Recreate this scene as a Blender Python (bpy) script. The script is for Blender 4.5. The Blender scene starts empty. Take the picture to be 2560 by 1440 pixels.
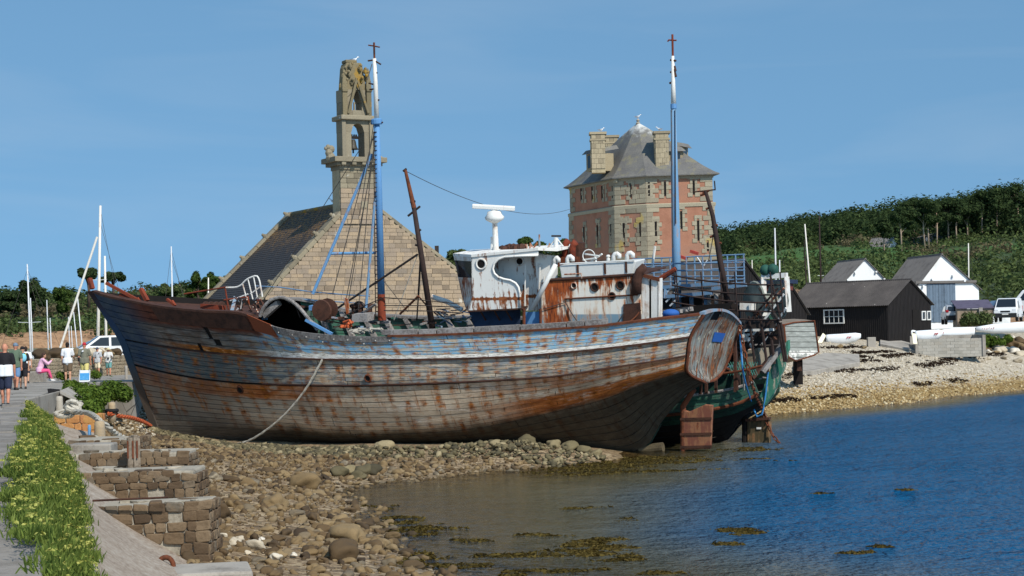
import bpy, bmesh, math, random
import numpy as np
from mathutils import Vector, Matrix, noise as mnoise
rnd = random.Random(7)
rng = np.random.default_rng(7)
SC = bpy.context.scene
COL = SC.collection
# ------------------------------------------------------------------ camera, sky, sun, exposure
FP, HC, ROLL, VH = 4500.0, 4.6, math.radians(1.2), 112.0   # focal length in photo pixels, eye height above water, roll, horizon offset
cam_d = bpy.data.cameras.new('camera'); cam = bpy.data.objects.new('camera', cam_d); COL.objects.link(cam)
cam_d.sensor_width = 36.0; cam_d.lens = 36.0 * FP / 2560.0; cam_d.shift_y = VH / 2560.0
cam_d.clip_start = 0.5; cam_d.clip_end = 6000
cam.matrix_world = Matrix.Translation((0, 0, HC)) @ Matrix.Rotation(math.pi / 2, 4, 'X') @ Matrix.Rotation(-ROLL, 4, 'Z')
SC.camera = cam
SUN_AZ, SUN_EL = math.radians(32), math.radians(43)       # azimuth measured from 'behind the camera' to the right
sdir = Vector((math.sin(SUN_AZ) * math.cos(SUN_EL), -math.cos(SUN_AZ) * math.cos(SUN_EL), math.sin(SUN_EL)))
W = bpy.data.worlds.new('World'); SC.world = W; W.use_nodes = True
SKY_LIFT = 0.36
wn = W.node_tree.nodes; wl = W.node_tree.links; wn.clear()
sky = wn.new('ShaderNodeTexSky'); sky.sky_type = 'NISHITA'; sky.sun_disc = False
sky.sun_elevation = SUN_EL; sky.sun_rotation = math.atan2(sdir.x, sdir.y)
sky.air_density = 1.3; sky.dust_density = 0.3; sky.ozone_density = 7.0; sky.altitude = 10
bg = wn.new('ShaderNodeBackground'); bg.inputs[1].default_value = 0.142
wo = wn.new('ShaderNodeOutputWorld')
# clear coastal air: the pale band Nishita puts at the horizon is lifted out by reading the sky a little higher everywhere
tc = wn.new('ShaderNodeTexCoord'); sx = wn.new('ShaderNodeSeparateXYZ'); cx = wn.new('ShaderNodeCombineXYZ')
ab = wn.new('ShaderNodeMath'); ab.operation = 'ABSOLUTE'; ma = wn.new('ShaderNodeMath'); ma.operation = 'MULTIPLY_ADD'; ma.inputs[1].default_value = 1 - SKY_LIFT; ma.inputs[2].default_value = SKY_LIFT
wl.new(tc.outputs['Generated'], sx.inputs[0]); wl.new(sx.outputs[0], cx.inputs[0]); wl.new(sx.outputs[1], cx.inputs[1]); wl.new(sx.outputs[2], ab.inputs[0]); wl.new(ab.outputs[0], ma.inputs[0]); wl.new(ma.outputs[0], cx.inputs[2])
wl.new(cx.outputs[0], sky.inputs[0]); tn = wn.new('ShaderNodeMix'); tn.data_type = 'RGBA'; tn.blend_type = 'MULTIPLY'; tn.inputs[0].default_value = 1; tn.inputs[7].default_value = (1.30, 1.42, 1.22, 1)
wl.new(sky.outputs[0], tn.inputs[6]); # a breath of thin high cirrus
cm = wn.new('ShaderNodeMapping'); cm.inputs[3].default_value = (1.2, 1.2, 9.0); cm.inputs[2].default_value = (0, 0.12, 0); wl.new(tc.outputs['Generated'], cm.inputs[0])
cn = wn.new('ShaderNodeTexNoise'); cn.inputs['Scale'].default_value = 2.6; cn.inputs['Detail'].default_value = 6; cn.inputs['Distortion'].default_value = 0.6; wl.new(cm.outputs[0], cn.inputs['Vector'])
cr = wn.new('ShaderNodeMapRange'); cr.inputs[1].default_value = 0.48; cr.inputs[2].default_value = 0.78; cr.inputs[4].default_value = 0.16; wl.new(cn.outputs[0], cr.inputs[0])
cw = wn.new('ShaderNodeMix'); cw.data_type = 'RGBA'; cw.inputs[7].default_value = (4.6, 5.2, 5.8, 1); wl.new(cr.outputs[0], cw.inputs[0]); wl.new(tn.outputs[2], cw.inputs[6]); wl.new(cw.outputs[2], bg.inputs[0]); wl.new(bg.outputs[0], wo.inputs[0])
sl = bpy.data.lights.new('sun', 'SUN'); sl.energy = 5.0; sl.angle = math.radians(0.5); sl.color = (1.0, 0.94, 0.85)
so = bpy.data.objects.new('sun', sl); COL.objects.link(so)
so.rotation_euler = (-sdir).to_track_quat('-Z', 'Y').to_euler(); so.location = (60, -60, 80)
SC.view_settings.view_transform = 'Standard'; SC.view_settings.look = 'None'
SC.view_settings.exposure = -0.12; SC.view_settings.gamma = 1.0; SC.view_settings.use_curve_mapping = False
SC.cycles.max_bounces = 6; SC.cycles.diffuse_bounces = 1; SC.cycles.transparent_max_bounces = 12
SC.cycles.sample_clamp_indirect = 6.0

# ------------------------------------------------------------------ where things stand: sight lines of the survey photograph
_c, _s = math.cos(ROLL), math.sin(ROLL)
def ray(px, py):
    u, v = px - 1280.0, 720.0 - py + VH
    return Vector(((u * _c + v * _s) / FP, 1.0, (-u * _s + v * _c) / FP))
def P(px, py, d):
    r = ray(px, py); return Vector((r.x * d, d, HC + r.z * d))
def PZ(px, py, z):
    r = ray(px, py); return P(px, py, (z - HC) / r.z)
def PP(px, py, o, n):
    r = ray(px, py); k = (Vector(o) - Vector((0, 0, HC))).dot(n) / r.dot(n)
    return Vector((0, 0, HC)) + r * k
def proj(p):
    x, y, z = p[0] / p[1] * FP, 0, (p[2] - HC) / p[1] * FP
    u, v = x * _c - z * _s, x * _s + z * _c
    return 1280 + u, 720 + VH - v

# ------------------------------------------------------------------ mesh builder
def frame(d, up=(0, 0, 1)):
    d = Vector(d).normalized(); u = Vector(up)
    if abs(d.dot(u)) > 0.98: u = Vector((1, 0, 0))
    s = d.cross(u).normalized(); return s, s.cross(d).normalized(), d
def wmat(o):
    m = Matrix.Identity(4)
    while o is not None:
        m = o.matrix_basis @ m; o = o.parent
    return m
class MB:
    def __init__(s): s.v = []; s.f = []; s.uv = {}
    def add(s, vs, fs):
        b = len(s.v); s.v += [Vector(p) for p in vs]; s.f += [tuple(i + b for i in f) for f in fs]; return b
    def hexa(s, a):   # 8 points: bottom ring 0-3, top ring 4-7
        s.add(a, [(3, 2, 1, 0), (4, 5, 6, 7), (0, 1, 5, 4), (1, 2, 6, 5), (2, 3, 7, 6), (3, 0, 4, 7)]); return s
    def box(s, c, sz, m=None):
        c = Vector(c); x, y, z = [k / 2 for k in sz]
        pts = [Vector(q) for q in ((-x, -y, -z), (x, -y, -z), (x, y, -z), (-x, y, -z), (-x, -y, z), (x, -y, z), (x, y, z), (-x, y, z))]
        if m is not None: pts = [m @ q for q in pts]
        return s.hexa([c + q for q in pts])
    def bar(s, a, b, w, h, up=(0, 0, 1)):
        a, b = Vector(a), Vector(b); x, y, d = frame(b - a, up); x = x * w / 2; y = y * h / 2
        return s.hexa([a - x - y, a + x - y, b + x - y, b - x - y, a - x + y, a + x + y, b + x + y, b - x + y])
    def tube(s, pts, r, n=8, caps=True):
        pts = [Vector(p) for p in pts]; k = len(pts)
        rs = [r] * k if not isinstance(r, (list, tuple)) else list(r)
        rings = []; x = y = None
        for i, p in enumerate(pts):
            d = (pts[min(i + 1, k - 1)] - pts[max(i - 1, 0)])
            if d.length < 1e-9: d = Vector((0, 0, 1))
            d.normalize()
            if x is None: x, y, _ = frame(d)
            else:
                x = (x - d * x.dot(d)).normalized(); y = x.cross(d)
            rings.append([p + (x * math.cos(2 * math.pi * j / n) + y * math.sin(2 * math.pi * j / n)) * rs[i] for j in range(n)])
        vs = [q for R in rings for q in R]
        fs = [(i * n + j, i * n + (j + 1) % n, (i + 1) * n + (j + 1) % n, (i + 1) * n + j) for i in range(k - 1) for j in range(n)]
        if caps: fs += [tuple(range(n - 1, -1, -1)), tuple((k - 1) * n + j for j in range(n))]
        s.add(vs, fs); return s
    def lathe(s, c, prof, n=16, axis=(0, 0, 1)):   # prof: (radius, height)
        c = Vector(c); x, y, d = frame(axis)
        vs = [c + d * h + (x * math.cos(2 * math.pi * j / n) + y * math.sin(2 * math.pi * j / n)) * r for r, h in prof for j in range(n)]
        k = len(prof)
        fs = [(i * n + j, i * n + (j + 1) % n, (i + 1) * n + (j + 1) % n, (i + 1) * n + j) for i in range(k - 1) for j in range(n)]
        fs += [tuple(range(n - 1, -1, -1)), tuple((k - 1) * n + j for j in range(n))]
        s.add(vs, fs); return s
    def prism(s, poly, vec):
        a = [Vector(p) for p in poly]; v = Vector(vec); n = len(a)
        s.add(a + [p + v for p in a], [tuple(range(n - 1, -1, -1)), tuple(range(n, 2 * n))] + [(i, (i + 1) % n, (i + 1) % n + n, i + n) for i in range(n)]); return s
    def quad(s, *p): s.add(p, [tuple(range(len(p)))]); return s
    def grid(s, G):  # list of rows of points
        r, c = len(G), len(G[0])
        s.add([p for R in G for p in R], [(i * c + j, i * c + j + 1, (i + 1) * c + j + 1, (i + 1) * c + j) for i in range(r - 1) for j in range(c - 1)]); return s
    def slab(s, G, N):  # closed sheet: grid G and its offset copy
        r, c = len(G), len(G[0]); n = r * c
        G2 = [[G[i][j] + N[i][j] for j in range(c)] for i in range(r)]
        vs = [p for R in G for p in R] + [p for R in G2 for p in R]
        fs = []
        for i in range(r - 1):
            for j in range(c - 1):
                q = (i * c + j, i * c + j + 1, (i + 1) * c + j + 1, (i + 1) * c + j)
                fs += [q[::-1], tuple(k + n for k in q)]
        rim = [j for j in range(c)] + [i * c + c - 1 for i in range(1, r)] + [(r - 1) * c + j for j in range(c - 2, -1, -1)] + [i * c for i in range(r - 2, 0, -1)]
        fs += [(rim[k], rim[(k + 1) % len(rim)], rim[(k + 1) % len(rim)] + n, rim[k] + n) for k in range(len(rim))]
        s.add(vs, fs); return s
    def ball(s, c, r, n=10, m=6):
        if not isinstance(r, (list, tuple)): r = (r, r, r)
        c = Vector(c); vs = [c + Vector((0, 0, -r[2]))]
        for i in range(1, m):
            a = -math.pi / 2 + math.pi * i / m
            vs += [c + Vector((math.cos(a) * math.cos(2 * math.pi * j / n) * r[0], math.cos(a) * math.sin(2 * math.pi * j / n) * r[1], math.sin(a) * r[2])) for j in range(n)]
        vs.append(c + Vector((0, 0, r[2]))); t = len(vs) - 1
        fs = [(0, 1 + (j + 1) % n, 1 + j) for j in range(n)]
        for i in range(m - 2):
            fs += [(1 + i * n + j, 1 + i * n + (j + 1) % n, 1 + (i + 1) * n + (j + 1) % n, 1 + (i + 1) * n + j) for j in range(n)]
        b = 1 + (m - 2) * n; fs += [(b + j, b + (j + 1) % n, t) for j in range(n)]
        s.add(vs, fs); return s
    def mesh(s, name, m=None, smooth=False, fix=True):
        me = bpy.data.meshes.new(name)
        vs = s.v if m is None else [m @ p for p in s.v]
        me.from_pydata([tuple(p) for p in vs], [], s.f)
        if s.uv:
            l = me.uv_layers.new(name='uv'); vi = np.zeros(len(me.loops), dtype=np.int32); me.loops.foreach_get('vertex_index', vi)
            arr = np.array([s.uv.get(i, (0, 0)) for i in range(len(s.v))], dtype=np.float32)[vi]
            l.data.foreach_set('uv', arr.ravel())
        if fix:
            bm = bmesh.new(); bm.from_mesh(me); bmesh.ops.recalc_face_normals(bm, faces=bm.faces); bm.to_mesh(me); bm.free()
        if smooth: me.polygons.foreach_set('use_smooth', [True] * len(me.polygons))
        me.update(); return me
    def build(s, name, mat, parent=None, local=False, smooth=False, bevel=0, kind=None, label=None, fix=True):
        m = None if (local or parent is None) else wmat(parent).inverted()
        me = s.mesh(name, m, smooth, fix); me.materials.append(mat)
        return link(name, me, parent, bevel, kind, label)
def link(name, me, parent=None, bevel=0, kind=None, label=None):
    o = bpy.data.objects.new(name, me); COL.objects.link(o); o.parent = parent
    if bevel:
        b = o.modifiers.new('bevel', 'BEVEL'); b.width = bevel; b.segments = 2; b.limit_method = 'ANGLE'
    if kind: o['kind'] = kind
    if label: o['label'] = label
    return o
def tag(o, label, cat, group=None):
    o['label'] = label; o['category'] = cat
    if group: o['group'] = group
    return o
def thing(name, label, cat, loc=(0, 0, 0), rz=0, group=None, mat=None):
    o = bpy.data.objects.new(name, None); COL.objects.link(o); o.empty_display_size = 0.3
    if mat is not None: o.matrix_basis = mat
    else: o.location = loc; o.rotation_euler = (0, 0, rz)
    o.matrix_basis = o.matrix_basis
    return tag(o, label, cat, group)
def lerp_curve(pts, x):
    if x <= pts[0][0]: return pts[0][1]
    for (a, b), (c, d) in zip(pts, pts[1:]):
        if x <= c: return b + (d - b) * (x - a) / (c - a)
    return pts[-1][1]
def resample(pts, n):   # polyline by length, smoothed
    pts = [Vector(p) for p in pts]; L = [0]
    for a, b in zip(pts, pts[1:]): L.append(L[-1] + (b - a).length)
    out = []
    for i in range(n):
        t = L[-1] * i / (n - 1); k = 0
        while k < len(pts) - 2 and L[k + 1] < t: k += 1
        q = (t - L[k]) / max(L[k + 1] - L[k], 1e-9)
        p0, p1, p2, p3 = pts[max(k - 1, 0)], pts[k], pts[k + 1], pts[min(k + 2, len(pts) - 1)]
        l1 = (p2 - p1).length
        m1 = (p2 - p0) * (l1 / max((p2 - p1).length + (p1 - p0).length, 1e-6)); m2 = (p3 - p1) * (l1 / max((p3 - p2).length + l1, 1e-6))
        q2, q3 = q * q, q * q * q
        out.append(p1 * (2 * q3 - 3 * q2 + 1) + m1 * (q3 - 2 * q2 + q) + p2 * (-2 * q3 + 3 * q2) + m2 * (q3 - q2))
    return out
def sag(a, b, drop, n=12):
    a, b = Vector(a), Vector(b)
    return [a.lerp(b, i / n) + Vector((0, 0, -drop * 4 * (i / n) * (1 - i / n))) for i in range(n + 1)]
# ------------------------------------------------------------------ materials
def S(r, g, b):
    f = lambda c: (c / 255 / 12.92) if c / 255 <= 0.04045 else ((c / 255 + 0.055) / 1.055) ** 2.4
    return (f(r), f(g), f(b), 1.0)
class M:
    def __init__(s, name):
        s.m = bpy.data.materials.new(name); s.m.use_nodes = True; s.t = s.m.node_tree; s.t.nodes.clear(); s._c = {}
    def n(s, ty, **k):
        o = s.t.nodes.new(ty)
        for a, b in k.items(): setattr(o, a, b)
        return o
    def set(s, sock, v):
        if v is None: return
        if isinstance(v, bpy.types.NodeSocket): s.t.links.new(v, sock)
        else: sock.default_value = v
    def co(s, w='Object'):
        if w not in s._c:
            if w == 'World': s._c[w] = s.n('ShaderNodeNewGeometry').outputs['Position']
            elif w == 'Rand': s._c[w] = s.n('ShaderNodeObjectInfo').outputs['Random']
            elif w == 'Island': s._c[w] = s.n('ShaderNodeNewGeometry').outputs['Random Per Island']
            elif w == 'Normal': s._c[w] = s.n('ShaderNodeNewGeometry').outputs['Normal']
            else: s._c[w] = s.n('ShaderNodeTexCoord').outputs[w]
        return s._c[w]
    def attr(s, name): return s.n('ShaderNodeAttribute', attribute_name=name).outputs['Fac']
    def mp(s, vec, scale=(1, 1, 1), loc=(0, 0, 0), rot=(0, 0, 0)):
        o = s.n('ShaderNodeMapping'); s.set(o.inputs[0], vec); o.inputs[1].default_value = loc; o.inputs[2].default_value = rot; o.inputs[3].default_value = scale; return o.outputs[0]
    def noise(s, vec, scale=5, detail=4, rough=0.55, dist=0, col=False):
        o = s.n('ShaderNodeTexNoise'); s.set(o.inputs['Vector'], vec); o.inputs['Scale'].default_value = scale; o.inputs['Detail'].default_value = detail
        o.inputs['Roughness'].default_value = rough; o.inputs['Distortion'].default_value = dist; return o.outputs[1 if col else 0]
    def vor(s, vec, scale=5, feature='F1', out=0, rand=1):
        o = s.n('ShaderNodeTexVoronoi', feature=feature); s.set(o.inputs['Vector'], vec); o.inputs['Scale'].default_value = scale
        o.inputs['Randomness'].default_value = rand; return o.outputs[out]
    def wave(s, vec, scale=5, dist=0, detail=2, axis='X', prof='SIN'):
        o = s.n('ShaderNodeTexWave', bands_direction=axis, wave_profile=prof); s.set(o.inputs['Vector'], vec); o.inputs['Scale'].default_value = scale
        o.inputs['Distortion'].default_value = dist; o.inputs['Detail'].default_value = detail; return o.outputs[1]
    def ramp(s, fac, stops, interp='LINEAR'):
        o = s.n('ShaderNodeValToRGB'); o.color_ramp.interpolation = interp; e = o.color_ramp.elements
        while len(e) < len(stops): e.new(0.5)
        for k, (p, c) in zip(e, stops):
            k.position = p; k.color = c if not isinstance(c, (int, float)) else (c, c, c, 1)
        s.set(o.inputs[0], fac); return o.outputs[0]
    def mix(s, fac, a, b, blend='MIX'):
        o = s.n('ShaderNodeMix', data_type='RGBA', blend_type=blend, clamp_factor=True)
        s.set(o.inputs[0], fac); s.set(o.inputs[6], a); s.set(o.inputs[7], b); return o.outputs[2]
    def math(s, op, a, b=None, c=None, clamp=False):
        o = s.n('ShaderNodeMath', operation=op, use_clamp=clamp); s.set(o.inputs[0], a); s.set(o.inputs[1], b); s.set(o.inputs[2], c); return o.outputs[0]
    def step(s, v, a, b):   # smooth 0..1 between a and b
        o = s.n('ShaderNodeMapRange', interpolation_type='SMOOTHSTEP'); s.set(o.inputs[0], v); o.inputs[1].default_value = a; o.inputs[2].default_value = b; return o.outputs[0]
    def sep(s, v):
        o = s.n('ShaderNodeSeparateXYZ'); s.set(o.inputs[0], v); return o.outputs
    def comb(s, x, y, z):
        o = s.n('ShaderNodeCombineXYZ'); s.set(o.inputs[0], x); s.set(o.inputs[1], y); s.set(o.inputs[2], z); return o.outputs[0]
    def hsv(s, col, h=0.5, sat=1, v=1):
        o = s.n('ShaderNodeHueSaturation'); s.set(o.inputs[0], h); s.set(o.inputs[1], sat); s.set(o.inputs[2], v); s.set(o.inputs[4], col); return o.outputs[0]
    def bump(s, h, strength=0.5, dist=0.02):
        o = s.n('ShaderNodeBump'); o.inputs['Strength'].default_value = strength; o.inputs['Distance'].default_value = dist; s.set(o.inputs['Height'], h); return o.outputs[0]
    def out(s, col, rough=0.8, metal=0.0, normal=None, spec=0.3, alpha=None, trans=None, emit=None, sub=None):
        b = s.n('ShaderNodeBsdfPrincipled'); s.set(b.inputs['Base Color'], col); s.set(b.inputs['Roughness'], rough); s.set(b.inputs['Metallic'], metal)
        b.inputs['Specular IOR Level'].default_value = spec
        if normal is not None: s.set(b.inputs['Normal'], normal)
        if alpha is not None: s.set(b.inputs['Alpha'], alpha)
        if trans is not None: s.set(b.inputs['Transmission Weight'], trans)
        s.b = b; o = s.n('ShaderNodeOutputMaterial'); s.o = o; s.t.links.new(b.outputs[0], o.inputs[0]); return s.m
def worn(name, base, dirt=None, scale=3.0, amt=0.5, rough=0.75, grain=25.0, bump=0.25, metal=0.0, vary=0.12, co='Object', spec=0.3):
    m = M(name); v = m.co(co)
    dirt = dirt or tuple(c * 0.55 for c in base[:3]) + (1,)
    a = m.noise(v, scale, 6, 0.6); b = m.noise(v, grain, 4, 0.6)
    f = m.step(m.math('ADD', m.math('MULTIPLY', a, 0.7), m.math('MULTIPLY', b, 0.3)), 0.62 - amt * 0.35, 0.72)
    c = m.mix(f, base, dirt)
    r = m.co('Rand')
    c = m.hsv(c, 0.5, 1.0, m.math('ADD', 1 - vary, m.math('MULTIPLY', r, 2 * vary)))
    return m.out(c, rough, metal, m.bump(b, bump, 0.03), spec)
def rusty(name, paint, amount=0.5, scale=2.5, streak=True, rough=0.7, co='World', rustc=None, deep=None):
    """painted steel with rust patches and runs"""
    m = M(name); v = m.co(co)
    run = m.noise(m.mp(v, (4.5, 4.5, 0.55)), 1.6, 6, 0.65)
    pat = m.noise(v, scale, 7, 0.65)
    f = m.math('ADD', m.math('MULTIPLY', run, 0.55 if streak else 0.0), m.math('MULTIPLY', pat, 0.45 if streak else 1.0))
    t = 0.68 - 0.3 * amount
    k = m.step(f, t, t + 0.09)
    rc = m.ramp(m.noise(v, 9, 6, 0.7), [(0.3, deep or S(62, 34, 24)), (0.5, rustc or S(120, 62, 32)), (0.7, S(168, 98, 52))])
    halo = m.step(f, t - 0.09, t + 0.03)
    pc = m.mix(m.math('MULTIPLY', halo, 0.5), paint, S(176, 128, 84))
    pc = m.mix(m.math('MULTIPLY', m.noise(v, 14, 5), 0.25), pc, S(110, 105, 95))
    c = m.mix(k, pc, rc)
    return m.out(c, rough, 0.0, m.bump(m.math('ADD', m.math('MULTIPLY', k, 0.6), m.noise(v, 30, 4)), 0.3, 0.02))
def foliage(name, dark, light, tip=None):
    m = M(name); i = m.co('Island'); p = m.noise(m.co('World'), 0.35, 3)
    c = m.ramp(m.math('ADD', m.math('MULTIPLY', i, 0.6), m.math('MULTIPLY', p, 0.4)), [(0.2, dark), (0.75, light)] + ([(0.95, tip)] if tip else []))
    d = m.n('ShaderNodeBsdfDiffuse'); m.set(d.inputs[0], c); t = m.n('ShaderNodeBsdfTranslucent'); m.set(t.inputs[0], m.hsv(c, 0.48, 1.1, 1.2))
    x = m.n('ShaderNodeMixShader'); x.inputs[0].default_value = 0.38; m.set(x.inputs[1], d.outputs[0]); m.set(x.inputs[2], t.outputs[0])
    o = m.n('ShaderNodeOutputMaterial'); m.set(o.inputs[0], x.outputs[0]); return m.m
def wood(name, base, dark, rough=0.85, co='Object', sc=(1, 1, 1)):
    m = M(name); v = m.mp(m.co(co), sc)
    g = m.noise(m.mp(v, (2, 2, 2)), 6, 6, 0.7); p = m.noise(v, 1.5, 4)
    c = m.mix(m.step(m.math('ADD', m.math('MULTIPLY', g, 0.6), m.math('MULTIPLY', p, 0.4)), 0.4, 0.62), base, dark)
    c = m.hsv(c, 0.5, 1, m.math('ADD', 0.82, m.math('MULTIPLY', m.co('Rand'), 0.36)))
    return m.out(c, rough, 0, m.bump(g, 0.4, 0.02))
WHITE = S(232, 230, 222)
MT = {}
MT['rust'] = worn('rust', S(112, 62, 38), S(54, 32, 24), 3, 0.6, 0.85, 22, 0.5)
MT['rust_dark'] = worn('rust_dark', S(78, 50, 38), S(38, 26, 22), 3, 0.6, 0.85, 22, 0.5)
MT['rust_red'] = worn('rust_red', S(128, 58, 36), S(82, 40, 30), 2, 0.5, 0.85, 20, 0.4)
MT['rust_plate'] = worn('rust_plate', S(138, 72, 44), S(100, 48, 30), 1.2, 0.4, 0.8, 14, 0.3)
MT['white_rust'] = rusty('white_rust', WHITE, 0.34)
MT['white_rust2'] = rusty('white_rust_heavy', WHITE, 0.82, 1.4, rustc=S(150, 74, 34))
MT['white_clean'] = rusty('white_paint_old', S(226, 226, 220), 0.05)
MT['blue_rust'] = rusty('blue_paint_rusty', S(96, 150, 196), 0.28, 4)
MT['blue_mast'] = rusty('blue_mast_paint', S(88, 142, 192), 0.05, 3)
MT['white_mast'] = rusty('white_mast_paint', S(228, 224, 214), 0.2, 5)
MT['blue_rail'] = rusty('blue_rail_paint', S(98, 136, 168), 0.3, 6)
MT['blue_grey'] = rusty('faded_blue_paint', S(120, 150, 172), 0.5, 2.2)
MT['black'] = worn('black_wood', S(34, 29, 28), S(20, 18, 18), 2, 0.5, 0.8, 20, 0.3)
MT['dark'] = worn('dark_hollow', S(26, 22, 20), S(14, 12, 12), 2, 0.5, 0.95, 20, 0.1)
MT['steel_dark'] = worn('dark_steel', S(58, 50, 46), S(36, 30, 28), 5, 0.5, 0.6, 30, 0.2)
MT['mast_dark'] = worn('tarred_mast', S(52, 38, 34), S(30, 24, 22), 3, 0.5, 0.8, 25, 0.3)
MT['grey_wood'] = wood('grey_wood', S(150, 146, 142), S(104, 98, 94))
MT['green_paint'] = wood('green_paint', S(52, 104, 84), S(78, 92, 84))
MT['green_dark'] = wood('green_dark', S(30, 70, 56), S(24, 40, 36))
MT['rope'] = worn('rope', S(188, 182, 168), S(120, 114, 102), 8, 0.5, 0.9, 60, 0.6)
MT['rope_orange'] = worn('orange_rope', S(196, 96, 56), S(130, 64, 40), 8, 0.5, 0.9, 60, 0.6)
MT['rope_blue'] = worn('blue_rope', S(64, 140, 200), S(60, 110, 150), 8, 0.4, 0.9, 60, 0.6)
MT['wire'] = worn('wire', S(70, 66, 62), S(44, 40, 38), 8, 0.4, 0.7, 60, 0.2)
MT['concrete'] = worn('concrete', S(158, 152, 142), S(112, 106, 98), 1.2, 0.55, 0.9, 18, 0.35)
MT['granite'] = worn('granite', S(170, 162, 148), S(126, 118, 104), 1.5, 0.5, 0.9, 30, 0.4)
MT['glass'] = M('dark_glass').out(S(30, 36, 42), 0.08, 0, spec=0.6)
MT['alu'] = worn('mast_alloy', S(205, 208, 210), S(160, 164, 168), 4, 0.3, 0.4, 30, 0.05)
MT['gull'] = worn('gull_white', S(236, 236, 234), S(200, 202, 204), 6, 0.3, 0.8, 30, 0.1)
MT['gull_grey'] = worn('gull_grey', S(150, 156, 164), S(120, 126, 134), 6, 0.3, 0.8, 30, 0.1)
MT['rubber'] = M('rubber').out(S(28, 28, 29), 0.8)
# ------------------------------------------------------------------ ground: control points for the shore
shore_px = [(1330, 1600), (1100, 1440), (965, 1370), (860, 1295), (825, 1248), (862, 1218), (1080, 1196), (1300, 1170), (1500, 1152), (1545, 1138), (1560, 1112), (1600, 1090),
            (1700, 1066), (1850, 1046), (1950, 1033), (2100, 1021), (2300, 1004), (2560, 976), (2900, 948), (3400, 920)]
SHORE = [PZ(x, y, 0.0) for x, y in shore_px]
ctl = [(p.x, p.y, 0.0) for p in SHORE]
def cpz(px, py, z):
    p = PZ(px, py, z); ctl.append((p.x, p.y, z))
for a in ((395, 1102, .3), (600, 1118, .3), (800, 1130, .28), (1000, 1132, .3), (1200, 1124, .4), (1320, 1112, .5), (1440, 1120, .35), (1500, 1132, .2),
          (450, 1390, .5), (560, 1300, .5), (700, 1270, .3), (600, 1400, .42), (760, 1380, .25), (900, 1425, .1), (500, 1150, .5), (500, 1185, .55), (640, 1190, .4), (760, 1175, .36), (330, 1175, 1.1), (300, 1440, .7), (260, 1112, 1.75), (160, 1060, 2.0),
          (300, 1030, 1.75), (320, 1060, 1.45), (352, 1092, 1.02), (420, 1140, .62), (440, 1113, .48), (412, 1108, .46), (520, 1119, .4), (200, 1000, 2.2), (330, 970, 2.5),
          (1200, 1290, -.25), (1300, 1400, -.32), (1000, 1240, -.22), (1250, 1215, -.25), (1500, 1200, -.28), (1500, 1350, -.5), (1700, 1150, -.3), (1700, 1250, -.6), (1750, 1440, -1.0), (2000, 1250, -1.3), (2000, 1100, -.9), (2560, 1050, -1.4), (2560, 1440, -2.2), (2300, 1200, -2), (1800, 1090, -.3), (3000, 1100, -3)):
    cpz(*a)
for i in range(13, len(SHORE)):
    p = SHORE[i]
    for dd, z in ((12, 1.2), (24, 2.45), (36, 3.55), (60, 4.1), (100, 4.6)):
        ctl.append((p.x * (1 + dd / p.y * 0.8), p.y + dd, z))
ctl += [(-12, 92, 2.2), (-4, 95, 2.2), (4, 95, 2.3), (-3, 85, 1.2), (2, 80, .8), (-16, 88, 2.1), (-20, 100, 2.0), (-22, 115, 2.1), (0, 110, 2.9), (8, 112, 2.4), (-20, 130, 2.9), (10, 140, 3.2), (-60, 90, 2.4), (-60, 40, 1.0), (-30, 20, .6), (-5, 15, .4), (0, 14, .1), (0, 5, 0), (60, 20, -3), (60, 60, -3), (150, 60, -4)]
ctl = np.array(ctl)
_d = np.hypot(ctl[:, None, 0] - ctl[None, :, 0], ctl[:, None, 1] - ctl[None, :, 1])
_n = len(ctl); _A = np.zeros((_n + 1, _n + 1)); _A[:_n, :_n] = -_d + np.eye(_n) * 0.6; _A[_n, :_n] = 1; _A[:_n, _n] = 1
_w = np.linalg.solve(_A, np.append(ctl[:, 2], 0))
def sstep(a, b, x):
    t = np.clip((x - a) / (b - a), 0, 1); return t * t * (3 - 2 * t)
def ground(x, y):
    x = np.asarray(x, float); y = np.asarray(y, float); sh = x.shape
    X, Y = x.ravel(), y.ravel(); out = np.empty(X.size)
    for i in range(0, X.size, 20000):
        a, b = X[i:i + 20000], Y[i:i + 20000]
        out[i:i + 20000] = -np.hypot(a[:, None] - ctl[None, :, 0], b[:, None] - ctl[None, :, 1]) @ _w[:_n] + _w[_n]
    out = np.where(Y > 135, out * (1 - sstep(135, 190, Y)) + 4.3 * sstep(135, 190, Y), out)
    lf = sstep(-25, -60, X); out = out * (1 - lf) + 1.0 * lf        # harbour side on the left
    out = np.where((X > 70) & (Y < 130), np.minimum(out, -1.0), out)
    return np.clip(out, -4, 5.2).reshape(sh)
def gz(x, y): return float(ground(np.array([x]), np.array([y]))[0])
xs = np.concatenate([np.array([-900, -500, -300, -180, -110, -75, -55, -42, -34]), np.arange(-28, 62, 0.45), np.array([64, 68, 75, 85, 100, 130, 180, 260, 400, 600, 900])])
ys = np.concatenate([np.arange(4, 30, 0.8), np.arange(30, 150, 0.45), np.arange(150, 200, 4), np.array([210, 230, 260, 300, 360, 450, 600, 900, 1500, 3000])])
GX, GY = np.meshgrid(xs, ys); GZ = ground(GX, GY)
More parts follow.
